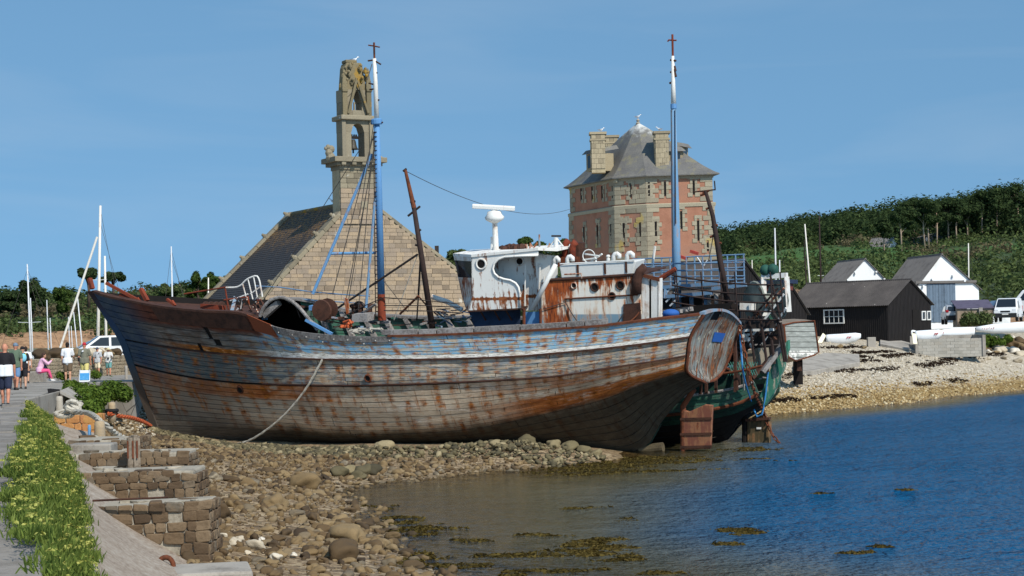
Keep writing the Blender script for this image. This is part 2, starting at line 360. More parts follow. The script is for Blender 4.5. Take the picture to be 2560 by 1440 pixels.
def grid_mesh(name, X, Y, Z, attrs, keep=None):
    r, c = X.shape
    vs = np.stack([X.ravel(), Y.ravel(), Z.ravel()], 1)
    i, j = np.meshgrid(np.arange(r - 1), np.arange(c - 1), indexing='ij')
    q = np.stack([i * c + j, i * c + j + 1, (i + 1) * c + j + 1, (i + 1) * c + j], -1).reshape(-1, 4)
    if keep is not None: q = q[keep.ravel()]
    me = bpy.data.meshes.new(name); me.from_pydata(vs.tolist(), [], q.tolist())
    for k, a in attrs.items():
        at = me.attributes.new(k, 'FLOAT', 'POINT'); at.data.foreach_set('value', a.ravel().astype(np.float32))
    me.polygons.foreach_set('use_smooth', [True] * len(me.polygons)); me.update(); return me
rough_z = np.array([[mnoise.noise((x * 0.9, y * 0.9, 0)) * 0.05 + mnoise.noise((x * 0.3, y * 0.3, 3)) * 0.06 for x in xs] for y in ys])
pale = sstep(4, 12, GX) * sstep(80, 95, GY) + sstep(78, 82, GY) * sstep(-10, -14, GX)
grassy = sstep(150, 190, GY)
m = M('shingle'); v = m.co('World'); z = m.sep(v)[2]; pl = m.attr('pale'); gr = m.attr('grassy')
cell = m.vor(v, 7, 'F1', 1); cellc = m.sep(cell)[0]; edge = m.vor(v, 7, 'F1', 0)
fine = m.noise(v, 18, 5, 0.7); big = m.noise(v, 0.5, 4)
brown = m.ramp(m.math('ADD', m.math('MULTIPLY', cellc, 0.6), m.math('MULTIPLY', fine, 0.4)), [(0.2, S(86, 72, 54)), (0.5, S(134, 112, 84)), (0.8, S(176, 156, 124))])
palec = m.ramp(m.math('ADD', m.math('MULTIPLY', cellc, 0.55), m.math('MULTIPLY', fine, 0.45)), [(0.2, S(136, 124, 104)), (0.5, S(180, 168, 146)), (0.8, S(206, 196, 178))])
wet = m.ramp(m.math('ADD', m.math('MULTIPLY', cellc, 0.5), m.math('MULTIPLY', fine, 0.5)), [(0.25, S(84, 66, 34)), (0.5, S(140, 112, 62)), (0.8, S(180, 158, 110))])
zn = m.math('ADD', z, m.math('MULTIPLY', m.math('SUBTRACT', big, 0.5), 0.5))
c = m.mix(pl, m.mix(m.step(zn, 0.5, 1.6), brown, S(190, 178, 152)), palec)
c = m.mix(m.math('MULTIPLY', m.step(zn, 0.85, 0.35), pl), c, wet)
c = m.mix(m.step(zn, 0.1, -0.3), c, m.mix(fine, S(104, 92, 66), S(140, 124, 92)))
gcol = m.mix(m.noise(v, 1.2, 5), S(118, 112, 96), S(96, 104, 60))
c = m.mix(gr, c, gcol)
m.out(c, m.math('ADD', 0.55, m.math('MULTIPLY', m.step(zn, 0.0, 0.3), 0.35)), 0, m.bump(m.math('SUBTRACT', fine, edge), 0.7, 0.06))
MT['shingle'] = m.m
def PG(px, py, d0=20.0, d1=170.0):
    ds = np.linspace(d0, d1, 600); r = ray(px, py); zs_ = HC + r.z * ds; g = ground(r.x * ds, ds); k = np.nonzero(zs_ <= g)[0]
    d = ds[k[0]] if len(k) else d1
    return Vector((r.x * d, d, gz(r.x * d, d)))
gm = grid_mesh('ground', GX, GY, GZ + rough_z * sstep(170, 140, GY), {'pale': np.clip(pale, 0, 1), 'grassy': grassy}); gm.materials.append(MT['shingle'])
GROUND = link('ground', gm, kind='structure')
# ------------------------------------------------------------------ water
wxs = np.concatenate([np.arange(-40, -10, 3.0), np.arange(-10, 40, 0.6), np.array([42, 46, 52, 60, 75, 100, 150, 250, 400, 700])])
wys = np.concatenate([np.array([3, 10, 20]), np.arange(26, 130, 0.6), np.array([134, 140, 150, 170, 200])])
WX, WY = np.meshgrid(wxs, wys); WD = np.clip(-ground(WX, WY), -0.5, 5)
hw = WD.copy()
keep = np.maximum.reduce([hw[:-1, :-1], hw[1:, :-1], hw[:-1, 1:], hw[1:, 1:]]) > -0.18
m = M('sea_water'); v = m.co('World'); dep = m.attr('depth')
r1 = m.noise(m.mp(v, (1.5, 1.3, 1), rot=(0, 0, 0.3)), 0.8, 3.0, 0.55, 0.4)
r2 = m.noise(m.mp(v, (1.6, 1.5, 1), rot=(0, 0, -0.25)), 3.6, 2.5, 0.55, 0.3)
gust = m.step(m.noise(m.mp(v, (0.35, 1, 1)), 0.10, 3, 0.6), 0.3, 0.7)
calm = m.math('MULTIPLY', m.step(dep, 0.05, 1.0), m.math('ADD', 0.55, m.math('MULTIPLY', gust, 0.75)))
hh = m.math('MULTIPLY', m.math('ADD', r1, m.math('MULTIPLY', r2, 0.42)), m.math('ADD', 0.28, calm))
nb = m.bump(hh, 1.0, 0.42)
deepc = m.mix(m.step(dep, 0.25, 1.3), S(104, 98, 68), S(4, 78, 118))
bd = m.n('ShaderNodeBsdfDiffuse'); m.set(bd.inputs[0], deepc); m.set(bd.inputs['Normal'], nb)
tr = m.n('ShaderNodeBsdfTransparent'); tr.inputs[0].default_value = S(238, 232, 208); gl = m.n('ShaderNodeBsdfGlossy'); gl.inputs['Roughness'].default_value = 0.06; m.set(gl.inputs['Normal'], nb)
fr = m.n('ShaderNodeFresnel'); fr.inputs[0].default_value = 1.33; m.set(fr.inputs['Normal'], nb)
fk = m.math('MULTIPLY', fr.outputs[0], m.math('SUBTRACT', 0.92, m.math('MULTIPLY', m.step(dep, 0.15, 1.1), 0.42)))      # wavelets hide part of each other at this low angle
sh = m.n('ShaderNodeMixShader'); m.set(sh.inputs[0], m.step(dep, 0.0, 0.95)); m.set(sh.inputs[1], tr.outputs[0]); m.set(sh.inputs[2], bd.outputs[0])
mx = m.n('ShaderNodeMixShader'); m.set(mx.inputs[0], fk); m.set(mx.inputs[1], sh.outputs[0]); m.set(mx.inputs[2], gl.outputs[0])
o = m.n('ShaderNodeOutputMaterial'); m.t.links.new(mx.outputs[0], o.inputs[0])
wm = grid_mesh('water', WX, WY, np.zeros_like(WX), {'depth': WD}, keep); wm.materials.append(m.m)
WATER = link('water', wm, kind='structure')
# ------------------------------------------------------------------ quay with kerb, cross wall and bank
ZQ = 2.85
K0, K1 = PZ(90, 1440, ZQ), PZ(57, 1002, ZQ)
kdir = (K1 - K0).normalized(); knor = Vector((kdir.y, -kdir.x, 0))     # knor points to the water side
KL = (K1 - K0).length
def kerb(t): return K0 + kdir * t       # t in metres from the picture's lower edge
q = [kerb(-9), kerb(KL), PZ(120, 982, ZQ), PZ(200, 966, ZQ), PZ(300, 957, ZQ), PZ(345, 953, ZQ), Vector((-17.0, 86, ZQ)), Vector((-70, 86, ZQ)), Vector((-70, 4, ZQ))]
MT['pavement'] = None
m = M('quay_asphalt'); v = m.co('World')
a = m.noise(v, 0.6, 5, 0.65); b = m.noise(v, 22, 4, 0.7); cr = m.vor(m.mp(v, (0.5, 0.5, 0.5)), 0.9, 'DISTANCE_TO_EDGE')
c = m.mix(m.step(a, 0.35, 0.65), S(164, 158, 148), S(134, 128, 118)); c = m.mix(m.math('MULTIPLY', b, 0.4), c, S(100, 96, 90))
c = m.mix(m.step(cr, 0.012, 0.004), c, S(80, 76, 70))
MT['pavement'] = m.out(c, 0.9, 0, m.bump(b, 0.3, 0.02))
MB().prism([p - Vector((0, 0, 2.6)) for p in q], (0, 0, 2.6)).build('quay', MT['pavement'], kind='structure')
QUAY = bpy.data.objects['quay']
KERBM = worn('kerb_stone', S(136, 130, 122), S(98, 92, 84), 1.4, 0.6, 0.95, 20, 0.5, vary=0.1, co='World')
t = -9.0
while t < KL - 0.2:
    L = rnd.uniform(1.3, 2.2); e = min(t + L, KL)
    a, b = kerb(t + 0.006), kerb(e - 0.006); wv = rnd.uniform(0.5, 0.62); dz = rnd.uniform(-0.012, 0.02)
    i, o_ = -knor * wv, knor * (0.05 + rnd.uniform(-0.02, 0.02))
    lo, hi = Vector((0, 0, -0.32)), Vector((0, 0, 0.05 + dz))
    MB().hexa([a + i + lo, a + o_ + lo, b + o_ + lo, b + i + lo, a + i + hi, a + o_ + hi, b + o_ + hi, b + i + hi]).build('slab', KERBM, QUAY, bevel=0.03)
    t = e
MB().hexa([Vector((-70, 85.99, 1.5)), Vector((-12.5, 85.99, 1.5)), Vector((-12.5, 122, 1.2)), Vector((-70, 122, 1.2)), Vector((-70, 85.99, ZQ - .004)), Vector((-17.0, 85.99, ZQ - .004)), Vector((-17.0, 122, 2.4)), Vector((-70, 122, 2.4))]).build('path', MT['pavement'], kind='structure')
# sloping concrete bank below the kerb
m = M('bank_concrete'); v = m.co('World')
a = m.noise(v, 0.8, 6, 0.65); b = m.noise(m.mp(v, (6, 1.2, 6), rot=(0, 0, 0.27)), 2.2, 6, 0.7); cc = m.noise(v, 25, 4, 0.7)
c = m.ramp(m.math('ADD', m.math('MULTIPLY', a, 0.4), m.math('MULTIPLY', b, 0.6)), [(0.3, S(116, 98, 82)), (0.5, S(158, 144, 128)), (0.7, S(184, 174, 160))])
MT['bank'] = m.out(c, 0.9, 0, m.bump(m.math('ADD', cc, m.math('MULTIPLY', b, 2)), 0.5, 0.04))
def bank(t, s):     # s: 0 at the kerb, 1 at the foot
    top = kerb(t) + knor * 0.06; y = top.y
    zf = float(np.interp(y, [5, 31, 40, 50, 60], [0.15, 0.45, 1.0, 1.6, 2.0])); zt = 2.66
    w = float(np.interp(y, [5, 31, 50, 60], [3.0, 2.75, 2.2, 1.8]))
    s2 = s ** 1.0
    return top + knor * (w * s2) + Vector((0, 0, zt - ZQ - (zt - zf) * (s2 ** 0.9) - 0.12 * math.sin(math.pi * s)))
G = [[bank(t, s / 10 * 1.12) for s in range(11)] for t in np.arange(-9, KL + 0.5, 0.8)]
MB().grid(G).build('embankment', MT['bank'], kind='structure', smooth=True)
# ------------------------------------------------------------------ the wooden trawler wreck
KB, KS = PZ(397, 1102, 0.3), PZ(1591, 1130, -0.05)
ax = (KS - KB).normalized()                                     # aft
ph = Vector((ax.y, -ax.x, 0)).normalized()                       # port, towards the viewer
HEEL = math.radians(6.5)
up0 = ph.cross(ax).normalized()
if up0.z < 0: up0 = -up0
pv = (ph * math.cos(HEEL) - up0 * math.sin(HEEL)).normalized()   # port axis of the heeled boat
wv_ = (up0 * math.cos(HEEL) + ph * math.sin(HEEL)).normalized()  # mast axis
BM = Matrix((ax, pv, wv_)).transposed().to_4x4(); BM.translation = KB
# keep the frame right-handed
if BM.to_3x3().determinant() < 0: BM = Matrix((ax, -pv, wv_)).transposed().to_4x4(); BM.translation = KB; PS = -1
else: PS = 1
def off(px, py, b): return PP(px, py, KB + pv * b, pv)           # point on the plane b metres to port of the centre line
LV = [  # picture lines of sheer, upper wale, lower wale, bilge, keel with half breadths
 ([(226, 728), (262, 742), (300, 750), (400, 769), (500, 780), (600, 785), (630, 795), (680, 815), (730, 827), (800, 836), (900, 842), (994, 842), (1130, 838), (1283, 831), (1400, 824), (1500, 817), (1562, 810), (1650, 799), (1720, 792), (1757, 787)],
  [(0, .08), (.03, .62), (.08, 1.35), (.18, 2.35), (.32, 3.0), (.5, 3.2), (.7, 3.1), (.86, 2.72), (1, 2.1)]),
 ([(303, 848), (367, 860), (487, 877), (613, 890), (750, 897), (900, 899), (1089, 898), (1292, 891), (1400, 882), (1504, 872), (1620, 858), (1725, 842)],
  [(0, .08), (.03, .4), (.08, .9), (.18, 1.85), (.32, 2.8), (.5, 3.15), (.7, 3.1), (.86, 2.7), (1, 2.08)]),
 ([(325, 908), (433, 934), (533, 950), (633, 958), (760, 962), (900, 963), (1078, 958), (1269, 949), (1400, 939), (1533, 918), (1630, 904), (1717, 889)],
  [(0, .08), (.03, .32), (.08, .72), (.18, 1.55), (.32, 2.6), (.5, 3.05), (.7, 3.0), (.86, 2.55), (1, 2.05)]),
 ([(384, 1064), (500, 1066), (700, 1076), (900, 1086), (1100, 1080), (1200, 1069), (1300, 1050), (1400, 1027), (1504, 1001), (1621, 957), (1685, 938), (1716, 929)],
  [(0, .08), (.03, .2), (.08, .42), (.18, .95), (.32, 1.8), (.5, 2.3), (.66, 2.2), (.8, 1.9), (.92, 1.9), (1, 1.85)]),
 ([(397, 1103), (600, 1121), (900, 1133), (1200, 1138), (1400, 1136), (1540, 1134), (1596, 1128), (1627, 1104), (1650, 1060), (1694, 1008), (1730, 975), (1762, 957)],
  [(0, .1), (.8, .1), (1, .15)]),
]
NT_ = 72
TS = [i / (NT_ - 1) for i in range(NT_)]
lev = []
for pts, bb in LV:
    P2 = resample([(x, y, 0) for x, y in pts], NT_)
    lev.append([off(p.x, p.y, lerp_curve(bb, t)) for p, t in zip(P2, TS)])
def hull(t, v):
    x = min(max(t, 0), 1) * (NT_ - 1); i = min(int(x), NT_ - 2); q = x - i
    k = min(max(int(v), 0), 3); w = v - k
    g = lambda a: lev[a][i].lerp(lev[a][i + 1], q)
    p1, p2 = g(k), g(k + 1); p0 = g(k - 1) if k > 0 else p1 * 2 - p2; p3 = g(k + 2) if k < 3 else p2 * 2 - p1
    l0, l1, l2 = (p1 - p0).length, (p2 - p1).length, (p3 - p2).length
    m1 = (p2 - p0) * (l1 / max(l0 + l1, 1e-6)); m2 = (p3 - p1) * (l1 / max(l1 + l2, 1e-6))
    w2, w3 = w * w, w ** 3
    return p1 * (2 * w3 - 3 * w2 + 1) + m1 * (w3 - 2 * w2 + w) + p2 * (-2 * w3 + 3 * w2) + m2 * (w3 - w2)
def hnor(t, v):
    a = hull(min(t + .01, 1), v) - hull(max(t - .01, 0), v); b = hull(t, min(v + .05, 4)) - hull(t, max(v - .05, 0))
    n = a.cross(b)
    n = n.normalized() if n.length > 1e-9 else pv.copy()
    return n if n.dot(ph) > 0 else -n
def mirror(p):
    k = (p - KB).dot(pv); return p - pv * (2 * k)
LEN = sum((lev[1][i + 1] - lev[1][i]).length for i in range(NT_ - 1))
# --- weathered planking: paint bands follow the strakes (uv = metres along, strake level)
m = M('trawler_planks'); uv = m.co('UV'); U, V, _ = m.sep(uv)
W_ = m.co('World')
nz = lambda sx, sy, sc, d=6, r=.65, o=0: m.noise(m.mp(m.comb(U, V, 0), (sx, sy, 1), (o, o * .7, 0)), sc, d, r)
warp = m.math('MULTIPLY', m.math('SUBTRACT', nz(.5, 2, 1.5, 4), .5), .10)
Vw = m.math('ADD', V, warp)
def band(a, b, e=.03): return m.math('MULTIPLY', m.step(Vw, a - e, a + e), m.step(Vw, b + e, b - e))
grain = m.noise(m.mp(m.comb(U, V, 0), (1.2, 26, 1)), 2.2, 6, .7)
woodc = m.ramp(m.math('ADD', m.math('MULTIPLY', grain, .5), m.math('MULTIPLY', nz(.4, 1.5, 1.2, 5), .5)), [(.3, S(114, 99, 82)), (.46, S(162, 146, 126)), (.66, S(194, 180, 158))])
woodc = m.hsv(woodc, .5, 1.0, m.math('ADD', .84, m.math('MULTIPLY', m.co('Rand'), .3)))
bluec = m.ramp(nz(.7, 3, 2.2), [(.35, S(96, 146, 178)), (.6, S(134, 166, 180)), (.75, S(164, 172, 170))])
tealc = m.ramp(nz(.6, 3, 2.0, 6, .65, 3), [(.3, S(70, 76, 76)), (.5, S(118, 120, 118)), (.62, S(138, 142, 142)), (.75, S(104, 130, 150))])
redc = m.ramp(nz(.5, 2, 2.4, 6, .65, 5), [(.3, S(122, 66, 40)), (.5, S(164, 100, 62)), (.7, S(190, 146, 110))])
rustc = m.ramp(nz(1, 3, 4, 5, .6, 9), [(.35, S(82, 48, 28)), (.52, S(138, 80, 40)), (.7, S(182, 116, 58))])
mid = m.step(U, 4.5, 8.5)                       # forward planks have kept the dark paint, those aft are bleached
c = woodc
# upper works, blue
pk = m.step(nz(.8, 4, 1.9, 7, .7, 1), .56, .46)
c = m.mix(m.math('MULTIPLY', m.math('MULTIPLY', band(-.2, .80), pk), m.math('ADD', .25, m.math('MULTIPLY', mid, .75))), c, bluec)
# between the wales: blue-grey over wood
pk2 = m.step(nz(.7, 3.5, 1.7, 7, .7, 2), .56, .44)
c = m.mix(m.math('MULTIPLY', band(1.0, 2.0), pk2), c, tealc)
c = m.mix(m.math('MULTIPLY', m.math('MULTIPLY', band(1.05, 2.0), m.step(U, 9, 4)), .8), c, m.ramp(nz(.4, 2, 1.6, 6, .6, 4), [(.3, S(26, 52, 60)), (.55, S(58, 66, 66)), (.75, S(78, 60, 50))]))
# red lead band under the lower wale
rl = m.math('MULTIPLY', band(2.0, 2.32, .05), m.math('ADD', m.step(U, 11.5, 7), m.math('MULTIPLY', m.step(U, 15, 21), .75), clamp=True))
c = m.mix(m.math('MULTIPLY', rl, m.step(nz(.6, 2, 1.7, 6, .65, 6), .66, .5)), c, redc)
rl2 = m.math('MULTIPLY', band(2.5, 2.98, .06), m.step(U, 15.5, 19.5))
c = m.mix(m.math('MULTIPLY', rl2, m.step(nz(.5, 2, 1.5, 6, .65, 7), .74, .52)), c, m.ramp(nz(.5, 3, 2), [(.35, S(122, 70, 42)), (.6, S(172, 108, 66)), (.75, S(180, 134, 100))]))
c = m.mix(m.math('MULTIPLY', m.step(U, 6.5, 3.0), m.math('MULTIPLY', band(2.0, 2.7, .1), .6)), c, S(92, 76, 64))
worn_ = m.math('MULTIPLY', m.math('MULTIPLY', m.step(nz(.45, 2.6, 1.4, 7, .72, 21), .53, .64), band(1.0, 2.95, .1)), m.step(U, 6, 10))
c = m.mix(m.math('MULTIPLY', worn_, .6), c, m.ramp(grain, [(.35, S(160, 148, 134)), (.65, S(214, 204, 190))]))
# rust wept from the fastenings at every frame
fx = m.math('ABSOLUTE', m.math('SUBTRACT', m.math('FRACT', m.math('MULTIPLY', U, 1.35)), .5))
fr_ = m.math('MULTIPLY', m.step(m.math('ADD', fx, m.math('MULTIPLY', m.math('SUBTRACT', nz(3, 9, 2, 4), .5), .5)), .30, .05), m.step(nz(.35, 2.4, 1.7, 6, .75, 11), .43, .62))
c = m.mix(m.math('MULTIPLY', m.math('MULTIPLY', fr_, band(.0, 3.3, .1)), .95), c, rustc)
stk = m.step(m.noise(m.mp(m.comb(U, V, 0), (2.2, .8, 1), (4, 2, 0)), 1.6, 7, .75), .525, .64)
c = m.mix(m.math('MULTIPLY', stk, .75), c, rustc)
# bow: rusty brown bulwark, dark flaked planks below
bowtop = m.math('MULTIPLY', m.step(U, 7.2, 6.9), m.step(m.math('ADD', V, m.math('MULTIPLY', m.math('SUBTRACT', nz(.6, 2, 2), .5), .25)), .55, .45))
c = m.mix(bowtop, c, m.ramp(nz(.7, 3, 2.4), [(.3, S(52, 32, 27)), (.55, S(86, 50, 38)), (.72, S(116, 74, 56))]))
bowmid = m.math('MULTIPLY', m.step(U, 9.0, 5.0), band(.42, 1.02, .06))
c = m.mix(m.math('MULTIPLY', bowmid, .85), c, m.ramp(nz(.5, 5, 2.2, 6, .7, 8), [(.32, S(38, 31, 28)), (.5, S(74, 66, 60)), (.64, S(112, 106, 98)), (.74, S(74, 112, 140))]))
c = m.mix(m.math('MULTIPLY', m.step(U, 2.4, .8), m.step(V, 2.4, 1.6)), c, m.ramp(nz(1, 2, 2), [(.35, S(34, 48, 66)), (.65, S(62, 68, 72))]))
# white boot-top strake above the upper wale
wh = m.math('MULTIPLY', band(.80, .985, .012), m.step(nz(.35, 1.2, 1.3, 5, .6, 13), .74, .60))
wh = m.math('MULTIPLY', wh, m.step(U, 5.5, 8.5))
c = m.mix(wh, c, m.ramp(nz(1.5, 12, 2, 6, .7), [(.4, S(150, 140, 126)), (.55, S(226, 222, 212))]))
c = m.mix(m.math('MULTIPLY', band(.86, .985, .02), m.math('MULTIPLY', m.step(U, 7.5, 5.5), m.step(U, 1.5, 4.0))), c, m.ramp(nz(1.2, 8, 2), [(.35, S(84, 48, 28)), (.55, S(160, 96, 48)), (.7, S(206, 178, 140))]))
# weed-dark bottom
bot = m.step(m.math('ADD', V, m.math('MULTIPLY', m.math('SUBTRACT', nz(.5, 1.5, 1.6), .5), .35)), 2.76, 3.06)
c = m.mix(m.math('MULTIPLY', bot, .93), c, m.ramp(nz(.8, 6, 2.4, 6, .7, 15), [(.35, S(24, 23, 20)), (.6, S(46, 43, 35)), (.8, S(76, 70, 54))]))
c = m.mix(m.math('MULTIPLY', m.math('MULTIPLY', m.step(U, 7, 3), m.step(V, 2.62, 2.75)), .7), c, m.ramp(nz(.8, 5, 2), [(.3, S(62, 60, 56)), (.7, S(104, 98, 90))]))
crk = m.step(m.noise(m.mp(m.comb(U, V, 0), (.8, 34, 1)), 1.7, 4, .6), .60, .68)
c = m.mix(m.math('MULTIPLY', crk, .45), c, S(48, 38, 32))
c = m.hsv(c, .5, 1.06, 1.45)
m.out(c, .85, 0, m.bump(m.math('ADD', grain, m.math('MULTIPLY', nz(2, 8, 4), .8)), .55, .03), spec=.2)
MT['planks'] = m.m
BOAT = thing('trawler_wreck', 'large rotting wooden trawler wreck with blue and rust streaked planks, stranded on the shingle', 'boat', mat=BM)
# inner shell (both sides), dark
shell = MB()
G = [[hull(t, v / 4) - hnor(t, v / 4) * .055 for v in range(0, 17)] for t in TS]
shell.grid(G); shell.grid([[mirror(p) for p in r] for r in G])
HULL = shell.build('hull', MT['dark'], BOAT, smooth=True)
# planks on the visible side
edges = [0, .17, .34, .50, .66, .81, .985]
edges += [1.03, 1.2, 1.36, 1.52, 1.68, 1.84, 1.985] + [2.03] + [2.03 + .97 * i / 10 for i in range(1, 11)] + [3 + i / 7 for i in range(1, 8)]
pr = random.Random(3)
PL = {}
holes = []
def uvlen(t): return t * LEN
def plank(t0, t1, v0, v1, lift=0.0):
    n = max(3, int((t1 - t0) * 60)); G = []; N = []
    gap = .055 if v0 < 3 else .04
    dv0, dv1 = gap * (v1 - v0), gap * (v1 - v0)
    for i in range(n + 1):
        t = t0 + (t1 - t0) * i / n
        row = []; nn = []
        for v in (v0 + dv0, (v0 + v1) / 2, v1 - dv1):
            N0 = hnor(t, v); row.append(hull(t, v) - N0 * .05); nn.append(N0 * (.05 + lift))
        G.append(row); N.append(nn)
    b = MB(); b.slab(G, N); k = len(G) * 3
    for i in range(n + 1):
        for j, v in enumerate((v0 + dv0, (v0 + v1) / 2, v1 - dv1)):
            for s in (0, k): b.uv[s + i * 3 + j] = (uvlen(t0 + (t1 - t0) * i / n), v)
    return b
for k, (v0, v1) in enumerate(zip(edges, edges[1:])):
    if abs(v1 - v0) < .06: continue
    cuts = [0.004]; t = pr.uniform(.18, .42)
    while t < .88: cuts.append(t); t += pr.uniform(.26, .42)
    cuts.append(.998)
    for a, b in zip(cuts, cuts[1:]):
        segs = [(a, b)]
        if .48 < v0 < .98 and a < .15 < b or (.3 < v0 < .98 and a < .13 < b):      # broken planking at the bow
            h0 = pr.uniform(.10, .18); h1 = h0 + pr.uniform(.003, .012)
            segs = [(a, h0), (h1, b)] if h1 < b - .01 else [(a, h0)]
        for s0, s1 in segs:
            if s1 - s0 < .008: continue
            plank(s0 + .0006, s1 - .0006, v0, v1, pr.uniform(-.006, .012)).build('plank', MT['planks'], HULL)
# wales (heavy rubbing strakes) and rails
def rail(v, t0, t1, w, h, matn, name, parent=None, bulge=.05, drop=0.0, n=50):
    b = MB(); R = []
    for i in range(n + 1):
        t = t0 + (t1 - t0) * i / n; p = hull(t, v) + wv_ * drop; N0 = hnor(t, v); N0 = (N0 - wv_ * N0.dot(wv_)).normalized(); u = wv_
        R.append([p - N0 * .05 - u * h / 2, p + N0 * w - u * h / 2 * .7, p + N0 * w + u * h / 2 * .7, p - N0 * .05 + u * h / 2])
    vs = [q for r in R for q in r]; fs = []
    for i in range(n):
        for j in range(4): fs.append((i * 4 + j, i * 4 + (j + 1) % 4, (i + 1) * 4 + (j + 1) % 4, (i + 1) * 4 + j))
    fs += [(0, 1, 2, 3), tuple(n * 4 + j for j in (3, 2, 1, 0))]
    b.add(vs, fs); return b.build(name, MT[matn], parent or BOAT)
rail(1.0, .05, .998, .07, .085, 'rust_dark', 'wale')
rail(2.0, .24, .998, .05, .07, 'rust_dark', 'wale')
def caprail(t0, t1, h, w, matn, name, inb=.28, lift=0.0, bev=0):
    b = MB(); n = max(4, int((t1 - t0) * 70)); G = []; N = []
    for i in range(n + 1):
        t = t0 + (t1 - t0) * i / n; p = hull(t, 0) + wv_ * lift; N0 = hnor(t, 0); N0 = (N0 - wv_ * N0.dot(wv_)).normalized()
        inn = min(inb, max(.05, (p - KB).dot(pv) * .8))
        G.append([p + N0 * w, p - N0 * inn]); N.append([wv_ * h, wv_ * h])
    b.slab(G, N); return b.build(name, MT[matn], BOAT)
caprail(.005, .262, .09, .05, 'rust_dark', 'cap_rail')
caprail(.49, .995, .075, .07, 'rust', 'cap_rail')
MT['bolt'] = worn('bolt', S(200, 196, 188), S(150, 140, 130), 5, .3, .7)
t = .478                                         # grey deck blocks along the rail
while t < .84:
    e = min(t + pr.choice([.022, .03, .045, .06, .075]), .845)
    caprail(t + .0012, e - .0012, pr.uniform(.17, .19), -.02, 'grey_wood', 'rail_block', .22, .076)
    t = e
# grey facing board in the waist and the orange plate before it
def facing(t0, t1, v0, v1, matn, name, th=.03, n=24):
    G = []; N = []
    for i in range(n + 1):
        t = t0 + (t1 - t0) * i / n
        G.append([hull(t, v) + hnor(t, v) * .014 for v in (v0, (v0 + v1) / 2, v1)]); N.append([hnor(t, v) * th for v in (v0, (v0 + v1) / 2, v1)])
    b = MB(); b.slab(G, N); return b.build(name, MT[matn], BOAT)
facing(.302, .495, -.03, .22, 'grey_wood', 'facing_board')
facing(.26, .300, -.06, .34, 'rust_plate', 'rust_plate')
facing(.10, .255, -.02, .36, 'rust_dark', 'rust_plate', .016)
bb = MB()
for t in np.linspace(.308, .49, 9):
    for v in ((.15,) if pr.random() < .6 else (.1, .3)):
        p = hull(t, v) + hnor(t, v) * .045; bb.lathe(p, [(.0, -.02), (.026, 0), (.026, .015), (0, .022)], 8, hnor(t, v))
bb.build('bolts', MT['bolt'], BOAT, kind='stuff')
# stem post
st = [hull(0, v / 6) for v in range(0, 25)]
b = MB(); R = []
for p in st:
    f_ = -ax
    R.append([p + f_ * .12 + pv * .07, p + f_ * .12 - pv * .2, p - f_ * .25 - pv * .24, p - f_ * .25 + pv * .10])
b.add([q for r in R for q in r], [(i * 4 + j, i * 4 + (j + 1) % 4, (i + 1) * 4 + (j + 1) % 4, (i + 1) * 4 + j) for i in range(len(R) - 1) for j in range(4)] + [(0, 1, 2, 3), tuple((len(R) - 1) * 4 + j for j in (3, 2, 1, 0))])
m = M('stem_paint'); v = m.co('World'); z = m.sep(v)[2]
c = m.ramp(m.math('ADD', m.math('MULTIPLY', z, .13), m.math('MULTIPLY', m.noise(v, 2, 5), .15)), [(.15, S(70, 64, 58)), (.42, S(82, 70, 60)), (.56, S(44, 64, 78)), (.78, S(42, 60, 84)), (.92, S(50, 36, 32)), (1, S(94, 54, 38))])
MT['stem'] = m.out(c, .85, 0, m.bump(m.noise(v, 18, 5), .5, .03))
b.build('stem_post', MT['stem'], BOAT)
# keel
kp = [hull(t, 4) for t in np.linspace(0, .62, 20)]
b = MB()
for a, c_ in zip(kp, kp[1:]): b.bar(a - wv_ * .12, c_ - wv_ * .12, .22, .3, wv_)
b.build('keel', MT['dark'], BOAT)
# transom with upright planks
def quarter(v): return hull(1, v)
MT['transom'] = None
m = M('transom_planks'); v = m.co('World'); lz = m.math('ADD', m.sep(m.co('Object'))[2], 0)
str_ = m.noise(m.mp(m.co('Object'), (1.5, 3.5, .5)), 1.5, 6, .7)
c = m.ramp(m.math('ADD', m.math('MULTIPLY', m.noise(m.co('Object'), 1.1, 6, .6), .75), m.math('MULTIPLY', m.co('Rand'), .25)), [(.3, S(92, 78, 64)), (.45, S(130, 124, 112)), (.6, S(142, 144, 138)), (.75, S(116, 130, 128))])
c = m.mix(m.step(str_, .46, .58), c, m.ramp(m.noise(v, 5, 5), [(.35, S(66, 40, 28)), (.65, S(150, 92, 54))]))
c = m.mix(m.step(m.math('ADD', lz, m.math('MULTIPLY', m.noise(v, 2, 4), .3)), 2.68, 2.55), c, S(138, 80, 62))
c = m.mix(m.step(m.noise(v, 3.1, 6, .7), .60, .66), c, S(186, 176, 152))
MT['transom'] = m.out(c, .85, 0, m.bump(m.noise(v, 20, 5), .5, .03))
back = MB(); TR = []
vs_ = [0, .4, .8, 1.2, 1.6, 2, 2.4, 2.7, 3, 3.2, 3.5, 3.8, 4]
def tpoint(v, s, o=0):       # s 0 port .. 1 starboard
    a = quarter(v); b_ = mirror(a); bul = math.sin(math.pi * s)
    k = (1 - v / 4)
    return a.lerp(b_, s) + ax * (.14 * bul + o + s * s * lerp_curve([(0, .2), (1, .55), (2, .45), (3, .28), (4, .0)], v)) + wv_ * (.08 * bul * max(0, 1 - v * .8) - s * s * lerp_curve([(0, .86), (1, .56), (2, .5), (3, .52), (3.6, .3), (4, 0)], v))
back.grid([[tpoint(v, s / 10, -.06) for s in range(11)] for v in vs_])
TRAN = back.build('transom', MT['dark'], BOAT, smooth=True)
ns = 11
